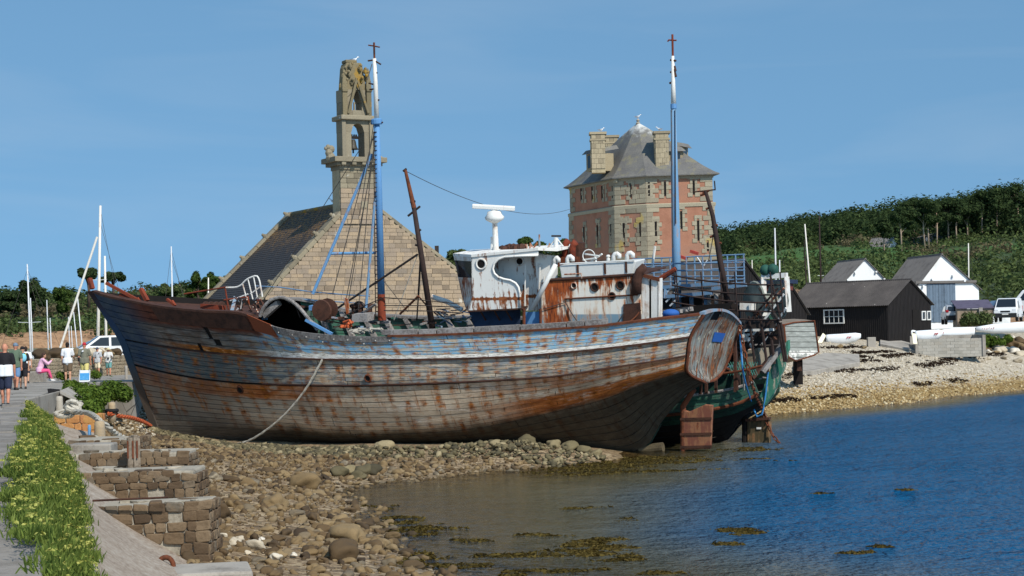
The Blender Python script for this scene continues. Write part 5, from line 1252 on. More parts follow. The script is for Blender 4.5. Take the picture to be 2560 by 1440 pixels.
# upper rail on stanchions, torn bulwark
up1 = [(1700, 945), (1780, 938), (1850, 928), (1905, 915)]
MB().tube([go(x, y, 2.2) for x, y in up1], .06, 6).build('upper_rail', MT['rust'], G2)
for x, yt, yb in ((1752, 940, 985), (1766, 938, 984), (1790, 936, 982), (1838, 850, 980), (1842, 930, 976), (1870, 925, 965)):
    MB().bar(go(x, yt, 2.2), go(x, yb, 2.2), .1, .1, gax).build('stanchion', MT['rust_dark'], G2)
MB().slab([[gmir(gsurf(i, -.0)) + Vector((0, 0, 1.0)), gmir(gsurf(i, .3))] for i in range(16)], [[gph * .06] * 2] * 16).build('bulwark', MT['green_dark'], G2)
MB().slab([[gmir(gsurf(i, -.0)) + Vector((0, 0, 2.6)), gmir(gsurf(i, 0)) + Vector((0, 0, 1.1))] for i in range(16)], [[gph * .06] * 2] * 16).build('bulwark', MT['steel_dark'], G2)
for k in range(16):
    x, y = rnd.uniform(1800, 1935), rnd.uniform(790, 900); MB().bar(go(x, y, rnd.uniform(-1.4, -.2)), go(x + rnd.uniform(-30, 30), y + rnd.uniform(-40, 30), rnd.uniform(-1.4, -.2)), rnd.uniform(.06, .3), .06).build('scrap_board', MT[rnd.choice(['grey_wood', 'rust_dark', 'green_dark', 'steel_dark', 'mast_dark', 'white_rust2'])], G2)
# raised green quarter ending the stern
qt = [(1900, 990), (1912, 1014), (1932, 985), (1958, 920), (1970, 872), (1970, 850), (1958, 862), (1925, 925)]
mq = M('flaking_green'); vq = mq.co('World')
cq = mq.mix(mq.step(mq.noise(mq.mp(vq, (3, 3, .8), rot=(0, .4, 0)), 2.5, 6, .7), .52, .6), S(62, 122, 100), S(176, 166, 146)); MT['flake_green'] = mq.out(cq, .85, 0, mq.bump(mq.noise(vq, 20, 5), .4, .03))
MB().prism([go(x, y, .6) for x, y in qt], -gph * .25).build('stern_quarter', MT['flake_green'], G2)
MB().bar(go(1905, 930, 1.2), go(1960, 858, .5), .3, .16).build('quarter_rail', MT['grey_wood'], G2); MB().bar(go(1880, 945, 1.4), go(1935, 885, .6), .2, .12).build('quarter_rail', MT['rust_dark'], G2)
# stern rudder with plate, loops of rope, chain
GR = MB().prism([go(x, y, .1) for x, y in ((1868, 1112), (1922, 1112), (1923, 1050), (1905, 1028), (1875, 1046), (1868, 1052))], -gph * .3).build('rudder', rusty('weedy_rudder', S(74, 62, 36), .4, 2, rustc=S(84, 54, 34)), G2, bevel=.02)
MB().bar(go(1866, 1050, .15), go(1925, 1046, .15), .25, .1).build('rib', MT['rust_dark'], GR); MB().tube([go(1862, 1110, 0), go(1862, 1040, 0), go(1872, 1000, 0)], .12, 8).build('rudder_stock', MT['dark'], G2)
MB().prism([go(x, y, .12) for x, y in ((1892, 1068), (1903, 1068), (1903, 1073), (1892, 1073))], gph * .03).build('anode', MT['white_clean'], GR)
# net and engine casing on the after deck
b = MB()
for k in range(11):
    x = 1820 + k * 6; b.tube([go(x, 905, 1.6), go(x + 14, 938, 1.6)], .012, 4); b.tube([go(x + 14, 905, 1.6), go(x, 938, 1.6)], .012, 4)
b.build('netting', worn('green_net', S(70, 140, 124), S(60, 110, 100), 4), G2, kind='stuff')
MB().prism([go(x, y, .3) for x, y in ((1850, 880), (1895, 870), (1903, 930), (1845, 936))], -gph * 1.2).build('casing', worn('casing_paint', S(138, 126, 106), S(92, 82, 70), 2), G2)
for k in range(22):
    x, y = rnd.uniform(1750, 1920), rnd.uniform(880, 960); MB().bar(go(x, y, rnd.uniform(-1.5, 1)), go(x + rnd.uniform(-30, 40), y + rnd.uniform(-24, 20), rnd.uniform(-1.5, 1)), rnd.uniform(.05, .2), .05).build('scrap_board', MT[rnd.choice(['grey_wood', 'rust', 'green_dark', 'steel_dark', 'rust_dark', 'white_rust2'])], G2)
# lattice working frame
LO = .9
fr_mat = MT['mast_dark']
posts = [((1838, 855), (1852, 980), .05), ((1944, 800), (1962, 905), .07), ((1952, 806), (1967, 905), .05), ((1900, 782), (1920, 930), .06), ((1872, 790), (1890, 935), .05), ((1929, 850), (1936, 910), .06)]
for (a, b_, r) in posts: MB().tube([go(*a, LO), go(*b_, LO)], r, 6).build('frame_post', fr_mat, G2)
for (a, b_) in (((1850, 830), (1945, 720)), ((1872, 850), (1960, 735)), ((1905, 860), (1965, 770)), ((1840, 800), (1900, 905)), ((1870, 760), (1930, 850)), ((1880, 800), (1960, 720)), ((1860, 870), (1930, 800)), ((1848, 842), (1946, 838)), ((1830, 870), (1950, 862)), ((1898, 720), (1945, 800)), ((1926, 690), (1952, 800)), ((1858, 905), (1925, 830))):
    MB().tube([go(*a, LO - rnd.uniform(0, 1.5)), go(*b_, LO - rnd.uniform(0, 1.5))], .045, 6).build('lattice_bar', MT[rnd.choice(['mast_dark', 'white_rust2', 'steel_dark', 'mast_dark', 'white_clean'])], G2)
for k, yy in enumerate((690, 715, 735, 757, 778)):
    MB().tube(sag(go(1680, yy - 2, 1.4), go(1955, yy + 22, 1.0), .12, 8), .035, 5).build('guard_bar', MT['mast_dark'], G2)
for x in (1685, 1690, 1752, 1800, 1836, 1925, 1950): MB().tube([go(x, 680, 1.2), go(x + 8, 786, 1.2)], .03, 5).build('guard_post', MT['mast_dark'], G2)
MB().prism([go(x, y, .4) for x, y in ((1854, 820), (1868, 798), (1944, 798), (1934, 824))], gph * .06 - Vector((0, 0, .1))).build('grey_hatch', MT['steel_dark'], G2)
MB().bar(go(1852, 826, .5), go(1934, 824, .5), .12, .1).build('hatch_edge', MT['white_clean'], G2)
for a, b_ in (((1856, 845), (1876, 843)), ((1856, 765), (1885, 766))): MB().bar(go(*a, .2), go(*b_, .2), .6, .3).build('white_box', MT['white_rust'], G2)
# white gallows with net drum and green floats
for a, b_ in (((1908, 690), (1912, 790)), ((1966, 692), (1972, 780)), ((1905, 692), (1968, 688))): MB().bar(go(*a, -.8), go(*b_, -.8), .2, .2).build('gallows', MT['white_rust'], G2)
MB().lathe(go(1946, 752, -1.2), [(.1, 0), (.78, 0), (.82, .06), (.3, .1), (.3, 1.1), (.82, 1.14), (.78, 1.2), (.1, 1.2)], 20, gph * .8 - gax * .6).build('net_drum', worn('drum_grey', S(140, 144, 132), S(96, 98, 90), 2), G2)
for x, y in ((1914, 676), (1932, 674)): MB().ball(go(x, y, -.8), .24, 12, 8).build('float', worn('float_green', S(40, 84, 72), S(28, 58, 50), 5), G2, smooth=True)
MB().prism([go(x, y, -2.5) for x, y in ((1878, 705), (1962, 700), (1962, 725), (1880, 730))], -gph * 1.0).build('wheelhouse_top', worn('red_house', S(122, 62, 50), S(90, 48, 40), 2), G2); MB().prism([go(x, y, -2.4) for x, y in ((1874, 703), (1966, 698), (1966, 708), (1876, 714))], -gph * 1.4).build('wheelhouse_roof', worn('navy_roof', S(44, 56, 78), S(34, 42, 58), 2), G2)
# blue upper-deck railings
RB = -.3
def rrail(y0, y1, x0=1604, x1=1862, o=RB): return [go(x0 + (x1 - x0) * i / 8, y0 + (y1 - y0) * i / 8, o) for i in range(9)]
for (ya, yb) in ((660, 656), (676, 676), (692, 690), (706, 698), (720, 706)): MB().tube(rrail(ya, yb), .035, 6).build('railing_bar', MT['blue_rail'], G2)
for (ya, yb, x0) in ((648, 636, 1582), (668, 650, 1600), (684, 668, 1600)): MB().tube(rrail(ya, yb, x0, 1862, RB - 2.6), .035, 6).build('railing_bar', MT['blue_rail'], G2)
for i in range(13):
    x = 1613 + i * 20.5; MB().tube([go(x, 648 - i * .9, RB if i % 2 else RB - 2.6), go(x + 2, 722 - i * 1.1, RB if i % 2 else RB - 2.6)], .035, 6).build('railing_post', MT['blue_rail'], G2)
for (a, b_) in (((1660, 742), (1780, 732)), ((1780, 722), (1866, 712)), ((1608, 722), (1800, 708)), ((1663, 745), (1664, 722))): MB().bar(go(*a, RB), go(*b_, RB), .16, .14).build('blue_beam', MT['blue_rail'], G2)
MB().prism([go(x, y, RB) for x, y in ((1600, 724), (1780, 716), (1780, 720), (1600, 728))], -gph * 2.4).build('upper_deck', MT['grey_wood'], G2)
for (a, b_) in (((1662, 735), (1700, 700)), ((1665, 755), (1690, 730)), ((1675, 765), (1690, 750))): MB().tube([go(*a, RB), go(*b_, RB)], .04, 6).build('stair_rail', MT['alu'], G2)
for x in (1715, 1728, 1765, 1772, 1790): MB().bar(go(x, 735, RB - .5), go(x + 1, 792, RB - .5), .16, .16).build('deck_post', MT[rnd.choice(['grey_wood', 'rust_dark', 'blue_rail'])], G2)
MB().prism([go(x, y, -1.4) for x, y in ((1650, 745), (1800, 738), (1850, 765), (1850, 860), (1650, 830))], -gph * .1).build('house_side', MT['steel_dark'], G2)
for (x, y) in ((1735, 632), (1708, 645)): MB().bar(go(x - 8, y - 4, RB - 1), go(x + 9, y + 2, RB - 1), .2, .12).build('red_lamp', worn('red_lamp', S(176, 70, 58), S(130, 54, 46), 4), G2)
for (a, b_) in (((1743, 643), (1756, 662)), ((1768, 650), (1760, 664))): MB().tube([go(*a, RB), go(*b_, RB)], .03, 5).build('lamp_stay', MT['alu'], G2)
# mainmast, blue with white head and cross
MO2 = -.9
def mm(x, y): return go(x, y, MO2)
MB().tube([mm(1693, 790), mm(1690, 600), mm(1686, 430), mm(1684, 272)], [.19, .18, .15, .1], 14).build('mast', rusty('faded_blue_mast', S(108, 152, 186), .26, 3), G2, smooth=True)
MB().tube([mm(1684, 272), mm(1684, 260)], .13, 12).build('mast_band', MT['blue_mast'], G2)
MB().tube([mm(1684, 260), mm(1683, 215), mm(1682, 140)], [.11, .09, .06], 12).build('mast_head', MT['white_mast'], G2, smooth=True)
MB().tube([mm(1682, 140), mm(1681, 86)], .045, 8).build('cross_pole', MT['rust_red'], G2); MB().tube([mm(1669, 104), mm(1672, 100), mm(1691, 101)], .035, 6).build('cross_arm', MT['rust_red'], G2)
for x, y, x2, y2 in ((1676, 150, 1690, 152), (1684, 170, 1690, 192), (1674, 208, 1682, 206), (1676, 180, 1683, 182), (1686, 165, 1689, 178)): MB().tube([mm(x, y), mm(x2, y2)], .05, 6).build('mast_fitting', MT['rust_dark'], G2)
for a, b_ in (((1690, 275), (1694, 560)), ((1680, 275), (1686, 620))): MB().tube([mm(*a) + gph * .1, mm(*b_) + gph * .2], .02, 5).build('stay', MT['wire'], G2)
MB().tube([go(1622, 715, RB), go(1690, 672, RB)], .11, 8).build('rusty_boom', MT['rust_red'], G2)
# thin leaning mizzen with its yard
MB().tube([go(1824, 780, .8), go(1800, 650, .8), go(1782, 540, .8), go(1764, 478, .8)], [.13, .12, .09, .07], 10).build('mizzen_mast', MT['mast_dark'], G2, smooth=True)
MB().tube([go(1735, 480, .8), go(1789, 474, .8)], .03, 6).build('yard', MT['rust_dark'], G2); MB().tube([go(1788, 474, .8), go(1786, 452, .8)], .03, 6).build('aerial', MT['steel_dark'], G2)
for x, y in ((1764, 480), (1758, 486), (1772, 520), (1786, 565), (1782, 590), (1795, 610)): MB().tube([go(x - 7, y + 3, .8), go(x + 8, y - 3, .8)], .05, 5).build('mast_fitting', MT['rust'], G2)
MB().tube([go(1783, 590, .8), go(1772, 650, .8)], .02, 5).build('stay', MT['wire'], G2)
MB().tube([go(1638, 615, -2), go(1628, 680, -2)], .06, 6).build('white_pole', MT['white_mast'], G2)
# ropes and chain hanging from the trawler's stern
def chain(pts, r, name, parent, mat, link_l=.22):
    b = MB(); P_ = resample(pts, max(6, int(sum((Vector(q) - Vector(p)).length for p, q in zip(pts, pts[1:])) / link_l)))
    for i, (p, q) in enumerate(zip(P_, P_[1:])):
        d = (q - p); x, y, dd = frame(d); sd = x if i % 2 else y; c_ = (p + q) / 2; l_ = d.length * .62
        b.tube([c_ + dd * math.cos(t) * l_ + sd * math.sin(t) * r * 2.2 for t in np.linspace(0, 2 * math.pi, 9)], r, 4, False)
    return b.build(name, mat, parent)
hc = chain([off(1848, 815, -1.9), off(1880, 960, -1.9), go(1908, 1030, .2), go(1930, 1085, .3), go(1952, 1112, .4)], .026, 'anchor_chain', None, MT['rust']); tag(hc, 'rusty anchor chain running from the trawler stern down into the water', 'chain')
r1 = MB().tube(resample([off(1850, 835, -1.9), off(1858, 930, -1.9), go(1884, 1020, .5), go(1893, 1042, .5), go(1903, 1040, .5), go(1912, 1000, .6), go(1920, 930, .8)], 30), .035, 6).build('hanging_rope', MT['rope_blue']); tag(r1, 'blue mooring rope hanging in a loop between the two wreck sterns', 'rope')
r2 = MB().tube([off(1850, 825, -1.9), go(1860, 975, 1.8)], .035, 6).build('hanging_rope', MT['rope']); tag(r2, 'grey rope hanging straight beside the blue mooring rope', 'rope')
# ------------------------------------------------------------------ small grey boat on the shingle
G3 = P(2005, 930, 105); G3.z = gz(G3.x, G3.y)
g3ax = (ax * .62 + ph * .78).normalized(); g3ax.z = 0; g3ax.normalize(); g3p = Vector((g3ax.y, -g3ax.x, 0)); g3p = g3p if g3p.x < 0 else -g3p
B3 = thing('grey_boat', 'small grey planked boat with a flat rusty edged transom, drawn up on pale shingle', 'boat', (G3.x, G3.y, G3.z))
tp = [(1960, 812), (1985, 806), (2036, 802), (2047, 880), (2035, 888), (1990, 902), (1972, 893), (1966, 870)]
def g3(px, py, back=0.0): return PP(px, py, G3 - g3ax * back, g3ax)
mg = M('grey_transom'); vg = mg.co('World')
cg = mg.ramp(mg.noise(mg.mp(vg, (1, 1, 3)), 2.2, 6, .65), [(.3, S(126, 130, 124)), (.6, S(160, 164, 158)), (.75, S(180, 182, 174))])
cg = mg.mix(mg.math('MULTIPLY', mg.step(mg.math('ABSOLUTE', mg.math('SUBTRACT', mg.sep(vg)[2], 2.95)), .36, .15), mg.step(mg.noise(vg, 3.5, 6, .7), .46, .52)), cg, S(228, 226, 218)); MT['grey_transom'] = mg.out(cg, .85, 0, mg.bump(mg.noise(mg.mp(vg, (1, 1, 5)), 5, 5), .4, .03))
ys3 = [803, 816, 829, 842, 855, 868, 881, 894, 904]
def span3(y):
    xs_ = []
    for (a, b_) in zip(tp, tp[1:] + tp[:1]):
        if (a[1] - y) * (b_[1] - y) < 0: xs_.append(a[0] + (b_[0] - a[0]) * (y - a[1]) / (b_[1] - a[1]))
    return (min(xs_), max(xs_)) if len(xs_) > 1 else None
MB().prism([g3(x, y, .08) for x, y in tp], -g3ax * .1).build('transom', MT['dark'], B3)
for ya, yb in zip(ys3, ys3[1:]):
    ya2, yb2 = max(ya, 806.5), min(yb, 900)
    s0, s1 = span3(ya2 + .6), span3(yb2 - .6)
    if s0 and s1: MB().prism([g3(s0[0], ya2 + .6), g3(s0[1], ya2 + .6), g3(s1[1], yb2 - .6), g3(s1[0], yb2 - .6)], -g3ax * .08).build('plank', MT['grey_transom'], B3)
MB().tube([g3(x, y, -.02) for x, y in tp + tp[:1]], .05, 6).build('transom_edge', MT['rust'], B3)
# hull tapering forward
R0 = [g3(x, y, .1) for x, y in tp]; cx_ = sum(R0, Vector()) / len(R0); up3 = Vector((0, 0, 1))
rows = []
for i, (sc, fwd, lift) in enumerate(((1, 0, 0), (1.12, 1.6, -.05), (1.2, 3.2, -.1), (1.15, 5, -.05), (.85, 7, .15), (.3, 9, .5))):
    rows.append([cx_ - g3ax * fwd + (p - cx_) * sc + up3 * lift for p in R0 + R0[:1]])
MB().grid(rows).build('hull', worn('bare_planks', S(132, 118, 102), S(92, 78, 64), 2), B3)
MB().bar(g3(1960, 812), g3(1922, 832, 3.5), .14, .1).build('gunwale', MT['rust_red'], B3)
MB().bar(g3(1998, 905, .5), g3(1998, 925, .5), .1, .25).build('skeg', MT['rust_dark'], B3); MB().bar(g3(1992, 925, .5), g3(2004, 925, .5), .1, .1).build('skeg_foot', MT['rust_dark'], B3)
kb = g3(1995, 930, 2.5); MB().box((kb.x, kb.y, kb.z), (.5, .5, 1.5)).build('prop_block', MT['dark'], B3)
# ------------------------------------------------------------------ sheds and houses on the right
m = M('black_boards'); v = m.co('Object'); n1 = m.noise(m.mp(v, (5, 5, .6)), 2.5, 5); c = m.ramp(n1, [(.3, S(22, 20, 20)), (.6, S(36, 32, 31)), (.8, S(50, 45, 42))]); MT['black_boards'] = m.out(c, .75, 0, m.bump(m.noise(v, 18, 4), .3, .02))
m = M('fibre_roof'); v = m.co('Object'); n1 = m.noise(v, .8, 6, .65); n2 = m.noise(v, 12, 5, .7); c = m.ramp(m.math('ADD', m.math('MULTIPLY', n1, .6), m.math('MULTIPLY', n2, .4)), [(.3, S(54, 51, 50)), (.5, S(72, 68, 66)), (.7, S(90, 85, 81))])
c = m.mix(m.step(m.vor(v, 1.4), .05, .03), c, S(190, 186, 178)); MT['fibre_roof'] = m.out(c, .9, 0, m.bump(n2, .3, .02))
m = M('limewash'); v = m.co('World'); n1 = m.noise(m.mp(v, (1, 1, .4)), 1.2, 6, .6); c = m.mix(m.math('MULTIPLY', m.step(n1, .5, .75), .35), S(228, 230, 230), S(186, 184, 176)); MT['limewash'] = m.out(c, .85, 0, m.bump(m.noise(v, 9, 5), .2, .03))
MT['slate_grey'] = worn('grey_slates', S(112, 108, 104), S(84, 80, 78), 1.2, .5, .85, 14, .4)
MT['blue_boards'] = worn('blue_grey_boards', S(96, 112, 128), S(70, 84, 98), 2, .4, .8, 16, .2)
def hframe(C, ang, base):
    ex = Vector((math.cos(ang), math.sin(ang), 0)); ey = Vector((-math.sin(ang), math.cos(ang), 0))
    Mx = Matrix((ex, ey, Vector((0, 0, 1)))).transposed().to_4x4(); Mx.translation = Vector((C.x, C.y, base)); return Mx
def corrugated(b, x0, z0, x1, z1, y0, y1, pitch=.18, amp=.03, over=.25):
    n = int((y1 - y0) / pitch * 4); up_ = Vector((-(z1 - z0), 0, x1 - x0)).normalized(); up_ = up_ if up_.z > 0 else -up_
    G = []
    for i in range(n + 1):
        y = y0 + (y1 - y0) * i / n; w = math.sin(2 * math.pi * i / 4) * amp
        G.append([Vector((x0, y, z0)) + up_ * w, Vector((x1, y, z1)) + up_ * w])
    b.slab(G, [[up_ * .04] * 2] * (n + 1))
def gabled(name, label, C, ang, base, G, L, he, hr, wallm, roofm, boards=True, group=None, roofpitch=.18, apex=.5):
    """x along the gable (0..G), y back along the ridge (0..L)"""
    T = thing(name, label, 'building', mat=hframe(C, ang, base), group=group)
    b = MB(); ap = G * apex; prof = [(0, -.6), (G, -.6), (G, he), (ap, hr), (0, he)]
    b.prism([Vector((x, .0, z)) for x, z in prof], (0, L, 0)); Wl = b.build('walls', MT[wallm], T, local=True)
    if boards:
        b = MB()
        for k in range(int(G / .19)):
            x = k * .19 + .09; zt = he + (hr - he) * (x / ap if x < ap else (G - x) / (G - ap)); b.box((x, -.012, zt / 2 - .3), (.035, .03, zt + .6))
        for k in range(int(L / .19)): b.box((-.012, k * .19 + .09, he / 2 - .3), (.03, .035, he + .6))
        b.build('cladding_battens', MT[wallm], T, local=True, kind='stuff')
    r = MB(); k1 = (hr - he) / ap; k2 = (hr - he) / (G - ap)
    corrugated(r, ap, hr + .02, -.25, he - .25 * k1 + .02, -.2, L + .2, roofpitch); R1 = r.build('roof', MT[roofm], T, local=True)
    r = MB(); corrugated(r, ap, hr + .02, G + .25, he - .25 * k2 + .02, -.2, L + .2, roofpitch); r.build('roof', MT[roofm], T, local=True)
    MB().tube([Vector((ap, -.22, hr + .05)), Vector((ap, L + .22, hr + .05))], .09, 6).build('ridge_cap', MT[roofm], T, local=True)
    return T
def window(T, y, z, w, h, nx, nz, on='x', x=0):
    """white window on the long wall (on='x') or on the gable"""
    f_ = (lambda a, o: Vector((-o, a, 0))) if on == 'x' else (lambda a, o: Vector((a, -o, 0)))
    b = MB(); 
    def bar(a0, a1, z0_, z1_, o):
        A, B_ = f_(a0, .02), f_(a1, o); lo = Vector((min(A.x, B_.x), min(A.y, B_.y), z0_)); hi = Vector((max(A.x, B_.x), max(A.y, B_.y), z1_)); b.box((lo + hi) / 2, hi - lo)
    bar(y - .09, y, z - .09, z + h + .09, .1); bar(y + w, y + w + .09, z - .09, z + h + .09, .1); bar(y, y + w, z - .09, z, .1); bar(y, y + w, z + h, z + h + .09, .1)
    for i in range(1, nx): bar(y + w * i / nx - .022, y + w * i / nx + .022, z, z + h, .07)
    for i in range(1, nz): bar(y, y + w, z + h * i / nz - .022, z + h * i / nz + .022, .068)
    fr = b.build('window', MT['white_clean'], T, local=True)
    for i in range(nx):
        for j in range(nz):
            b = MB(); A, B_ = f_(y + w * i / nx + .03, .03), f_(y + w * (i + 1) / nx - .03, .045); lo = Vector((min(A.x, B_.x), min(A.y, B_.y), z + h * j / nz + .03)); hi = Vector((max(A.x, B_.x), max(A.y, B_.y), z + h * (j + 1) / nz - .03)); b.box((lo + hi) / 2, hi - lo).build('pane', MT['glass'], fr, local=True)
MT['house_blue_grey'] = worn('blue_grey_wall', S(104, 112, 124), S(80, 88, 100), 1.5, .4)  # blue-grey tone for the hillside house walls
A45 = math.radians(45)
CA = P(2219, 760, 138); zb = 3.45
heA = CA.z - zb; hrA = P(2273, 700, 140.2).z - zb
SA = gabled('black_shed', 'black boarded shed with white paned window and grey corrugated roof beside the shingle', CA, A45, zb, 6.1, 9.5, heA, hrA, 'black_boards', 'fibre_roof')
wz = P(2110, 806, 141).z - zb
window(SA, 4.05, wz, 1.75, .95, 4, 2)
MB().box((3.9, -.03, 1.15), (1.0, .06, 2.3)).build('door', MT['dark'], SA, local=True)
for x in (4.75, 5.5): window(SA, x, 1.55, .38, .55, 1, 1, 'g')
CB = P(1925, 770, 134); SB = gabled('black_shed', 'black shed gable seen behind the net drum of the green wreck', CB, A45, 3.3, 4.6, 6, P(2012, 781, 137).z - 3.3, P(1966, 706, 136).z - 3.3, 'black_boards', 'fibre_roof')
CD = P(1795, 718, 122); SD = gabled('black_shed', 'black shed with corrugated roof seen through the blue railings', CD, A45, 2.6, 5.6, 9, P(1888, 735, 126).z - 2.6, P(1843, 650, 124).z - 2.6, 'black_boards', 'fibre_roof')
B12 = math.radians(10)
CW2 = P(2288, 705, 164); zw = 4.75; gW2 = 6.15
W2 = gabled('white_house', 'white boathouse with tall grey plank doors beside the parked cars', CW2, B12, zw, gW2, 7.5, P(2452, 720, 165).z - zw, P(2352, 637, 164.5).z - zw, 'limewash', 'slate_grey', False, apex=.42, roofpitch=.3)
dl = 1.1; dw = 2.75; dh = P(2318, 709, 164).z - zw
for k in range(10): MB().box((dl + (k + .5) * dw / 10, -.05 + (.02 if k % 2 else 0), dh / 2), (dw / 10 - .02, .06, dh)).build('door_board', MT['blue_boards'], W2, local=True)
MB().box((2.9, -.12, dh + .13), (gW2 + .1 if False else 5.9, .22, .22)).build('lintel', MT['slate_grey'], W2, local=True)
MB().box((3.0, -.1, dh + .02), (5.0, .1, .06)).build('door_rail', MT['rust'], W2, local=True)
for k, (x, z) in enumerate(((.7, .75), (1.6, 1.7), (3.6, 2.2), (4.7, 1.4))): MB().box((x, -.12, P(2452, 720, 165).z - zw + z * .62 - .2), (.16, .3, .16)).build('purlin_end', MT['limewash'], W2, local=True)
CW1 = P(2100, 716, 172); W1 = gabled('white_house', 'white gabled house with dark loft opening behind the black shed', CW1, B12, 4.8, 5.1, 7, P(2100, 716, 172).z - 4.8, P(2166, 648, 172.4).z - 4.8, 'limewash', 'slate_grey', False, roofpitch=.3)
z_ = P(2170, 712, 172).z - 4.8; MB().box((2.9, -.03, z_), (1.3, .08, .35)).build('loft_opening', MT['dark'], W1, local=True)
for x, z in ((.7, .9), (1.5, 1.7), (3.6, 1.8), (4.4, .9)): MB().box((x, -.12, P(2100, 716, 172).z - 4.8 + z * .8 - .1), (.15, .3, .15)).build('purlin_end', MT['limewash'], W1, local=True)
CHh = P(2284, 618, 330); HH = gabled('hillside_house', 'low blue-grey house half hidden under the hillside pines', CHh, math.radians(8), CHh.z - .5, 8.6, 6, 2.0, 2.9, 'house_blue_grey', 'slate_grey', False, roofpitch=.4)
CHi = P(2222, 616, 318); HI = gabled('hillside_house', 'small dark roofed cottage left of the blue-grey house', CHi, math.radians(50), CHi.z - .8, 3.2, 4, 1.0, 2.4, 'limewash', 'slate_grey', False, roofpitch=.4)
# ------------------------------------------------------------------ concrete basin of blocks, slab and ramp on the shingle
DBAS = PG(2296, 886).y
def on(px, py, d): p = P(px, py, d); return p
BW = thing('concrete_basin', 'grey concrete block basin wall standing on the pale shingle', 'wall', mat=hframe(P(2296, 880, DBAS), math.radians(-4), P(2296, 884, DBAS).z - .3))
bw_, bh = 4.15 * DBAS / 118, P(2296, 848, DBAS).z - P(2296, 884, DBAS).z + .3
BWc = MB().box((bw_ / 2, .22, bh / 2 - .02), (bw_ - .04, .3, bh - .03)).build('core', MT['concrete'], BW, local=True)
CBK = stone_mat('concrete_block', [(.1, S(150, 146, 136)), (.5, S(172, 168, 158)), (.9, S(160, 154, 142))])
nr = int(bh / .24) + 1
for i in range(nr):
    for j in range(9):
        w = bw_ / 8; x0 = j * w - (w / 2 if i % 2 else 0); x1 = min(x0 + w, bw_); x0 = max(x0, 0)
        if x1 - x0 < .05: continue
        piece('block', BLK[(i * 3 + j) % 6], CBK, BWc, Matrix.Translation(((x0 + x1) / 2, .1, (i + .5) * bh / nr)) @ Matrix.Diagonal((x1 - x0 - .006, .2, bh / nr - .006, 1)))
MB().box((bw_ + .1, 1.9, bh / 2 + .1), (.22, 4, bh + .25)).build('return_wall', MT['concrete'], BW, local=True); MB().box((-.1, 1.6, bh / 2 - .2), (.2, 3.2, bh - .4)).build('return_wall', MT['concrete'], BW, local=True)
MB().box((bw_ / 2, 4, bh / 2 + .1), (bw_, .22, bh + .25)).build('rear_wall', MT['concrete'], BW, local=True)
q = [PG(x, y) for x, y in ((1985, 942), (2035, 938), (2150, 916), (2148, 896), (2060, 893), (1985, 920))]
q = [p + Vector((0, 0, .3)) for p in q]; o = MB().prism([p - Vector((0, 0, 1.0)) for p in q], (0, 0, 1.0)).build('concrete_slab', MT['concrete'], bevel=.05); tag(o, 'low worn concrete slip slab on shingle right of the grey boat', 'slab')
q = [PG(x, y) for x, y in ((2200, 866), (2290, 884), (2290, 868), (2250, 858), (2200, 856))]
q = [p + Vector((0, 0, .22)) for p in q]; o = MB().prism([p - Vector((0, 0, 1.0)) for p in q], (0, 0, 1.0)).build('concrete_ramp', MT['concrete'], bevel=.05); tag(o, 'sloping concrete ramp beside the block basin', 'ramp')
o = MB().box(P(2178, 848, 134) - Vector((0, 0, .3)), (.6, .5, .9)).build('concrete_block', MT['concrete'], bevel=.03); tag(o, 'small concrete cube at the foot of the black shed', 'block')
# ------------------------------------------------------------------ bin shelter, bush
BS = thing('bin_shelter', 'low stone walled shelter with purple grey lean-to roof beside the white van', 'shelter', mat=hframe(P(2394, 812, 150), math.radians(-4), P(2394, 812, 150).z - .2))
MB().box((1.45, .12, .75), (2.9, .24, 1.5)).build('front_wall', worn('shelter_wall', S(150, 134, 116), S(112, 98, 84), 2), BS, local=True)
MB().prism([Vector((2.9, 0, 0)), Vector((2.9, 2.2, 0)), Vector((2.9, 2.2, 2.1)), Vector((2.9, 0, 1.5))], (-.2, 0, 0)).build('side_wall', MT['concrete'], BS, local=True); MB().prism([Vector((.2, .3, 0)), Vector((.2, 2.2, 0)), Vector((.2, 2.2, 2.1)), Vector((.2, .3, 1.5))], (-.2, 0, 0)).build('side_wall', MT['concrete'], BS, local=True)
MB().prism([Vector((-.1, -.15, 1.52)), Vector((3.0, -.15, 1.52)), Vector((3.0, 2.4, 2.2)), Vector((-.1, 2.4, 2.2))], (0, 0, .08)).build('roof', worn('purple_slate', S(92, 86, 104), S(70, 66, 80), 2), BS, local=True); MB().box((1.9, -.06, 1.1), (.3, .3, 1.0)).build('pier', MT['concrete'], BS, local=True)
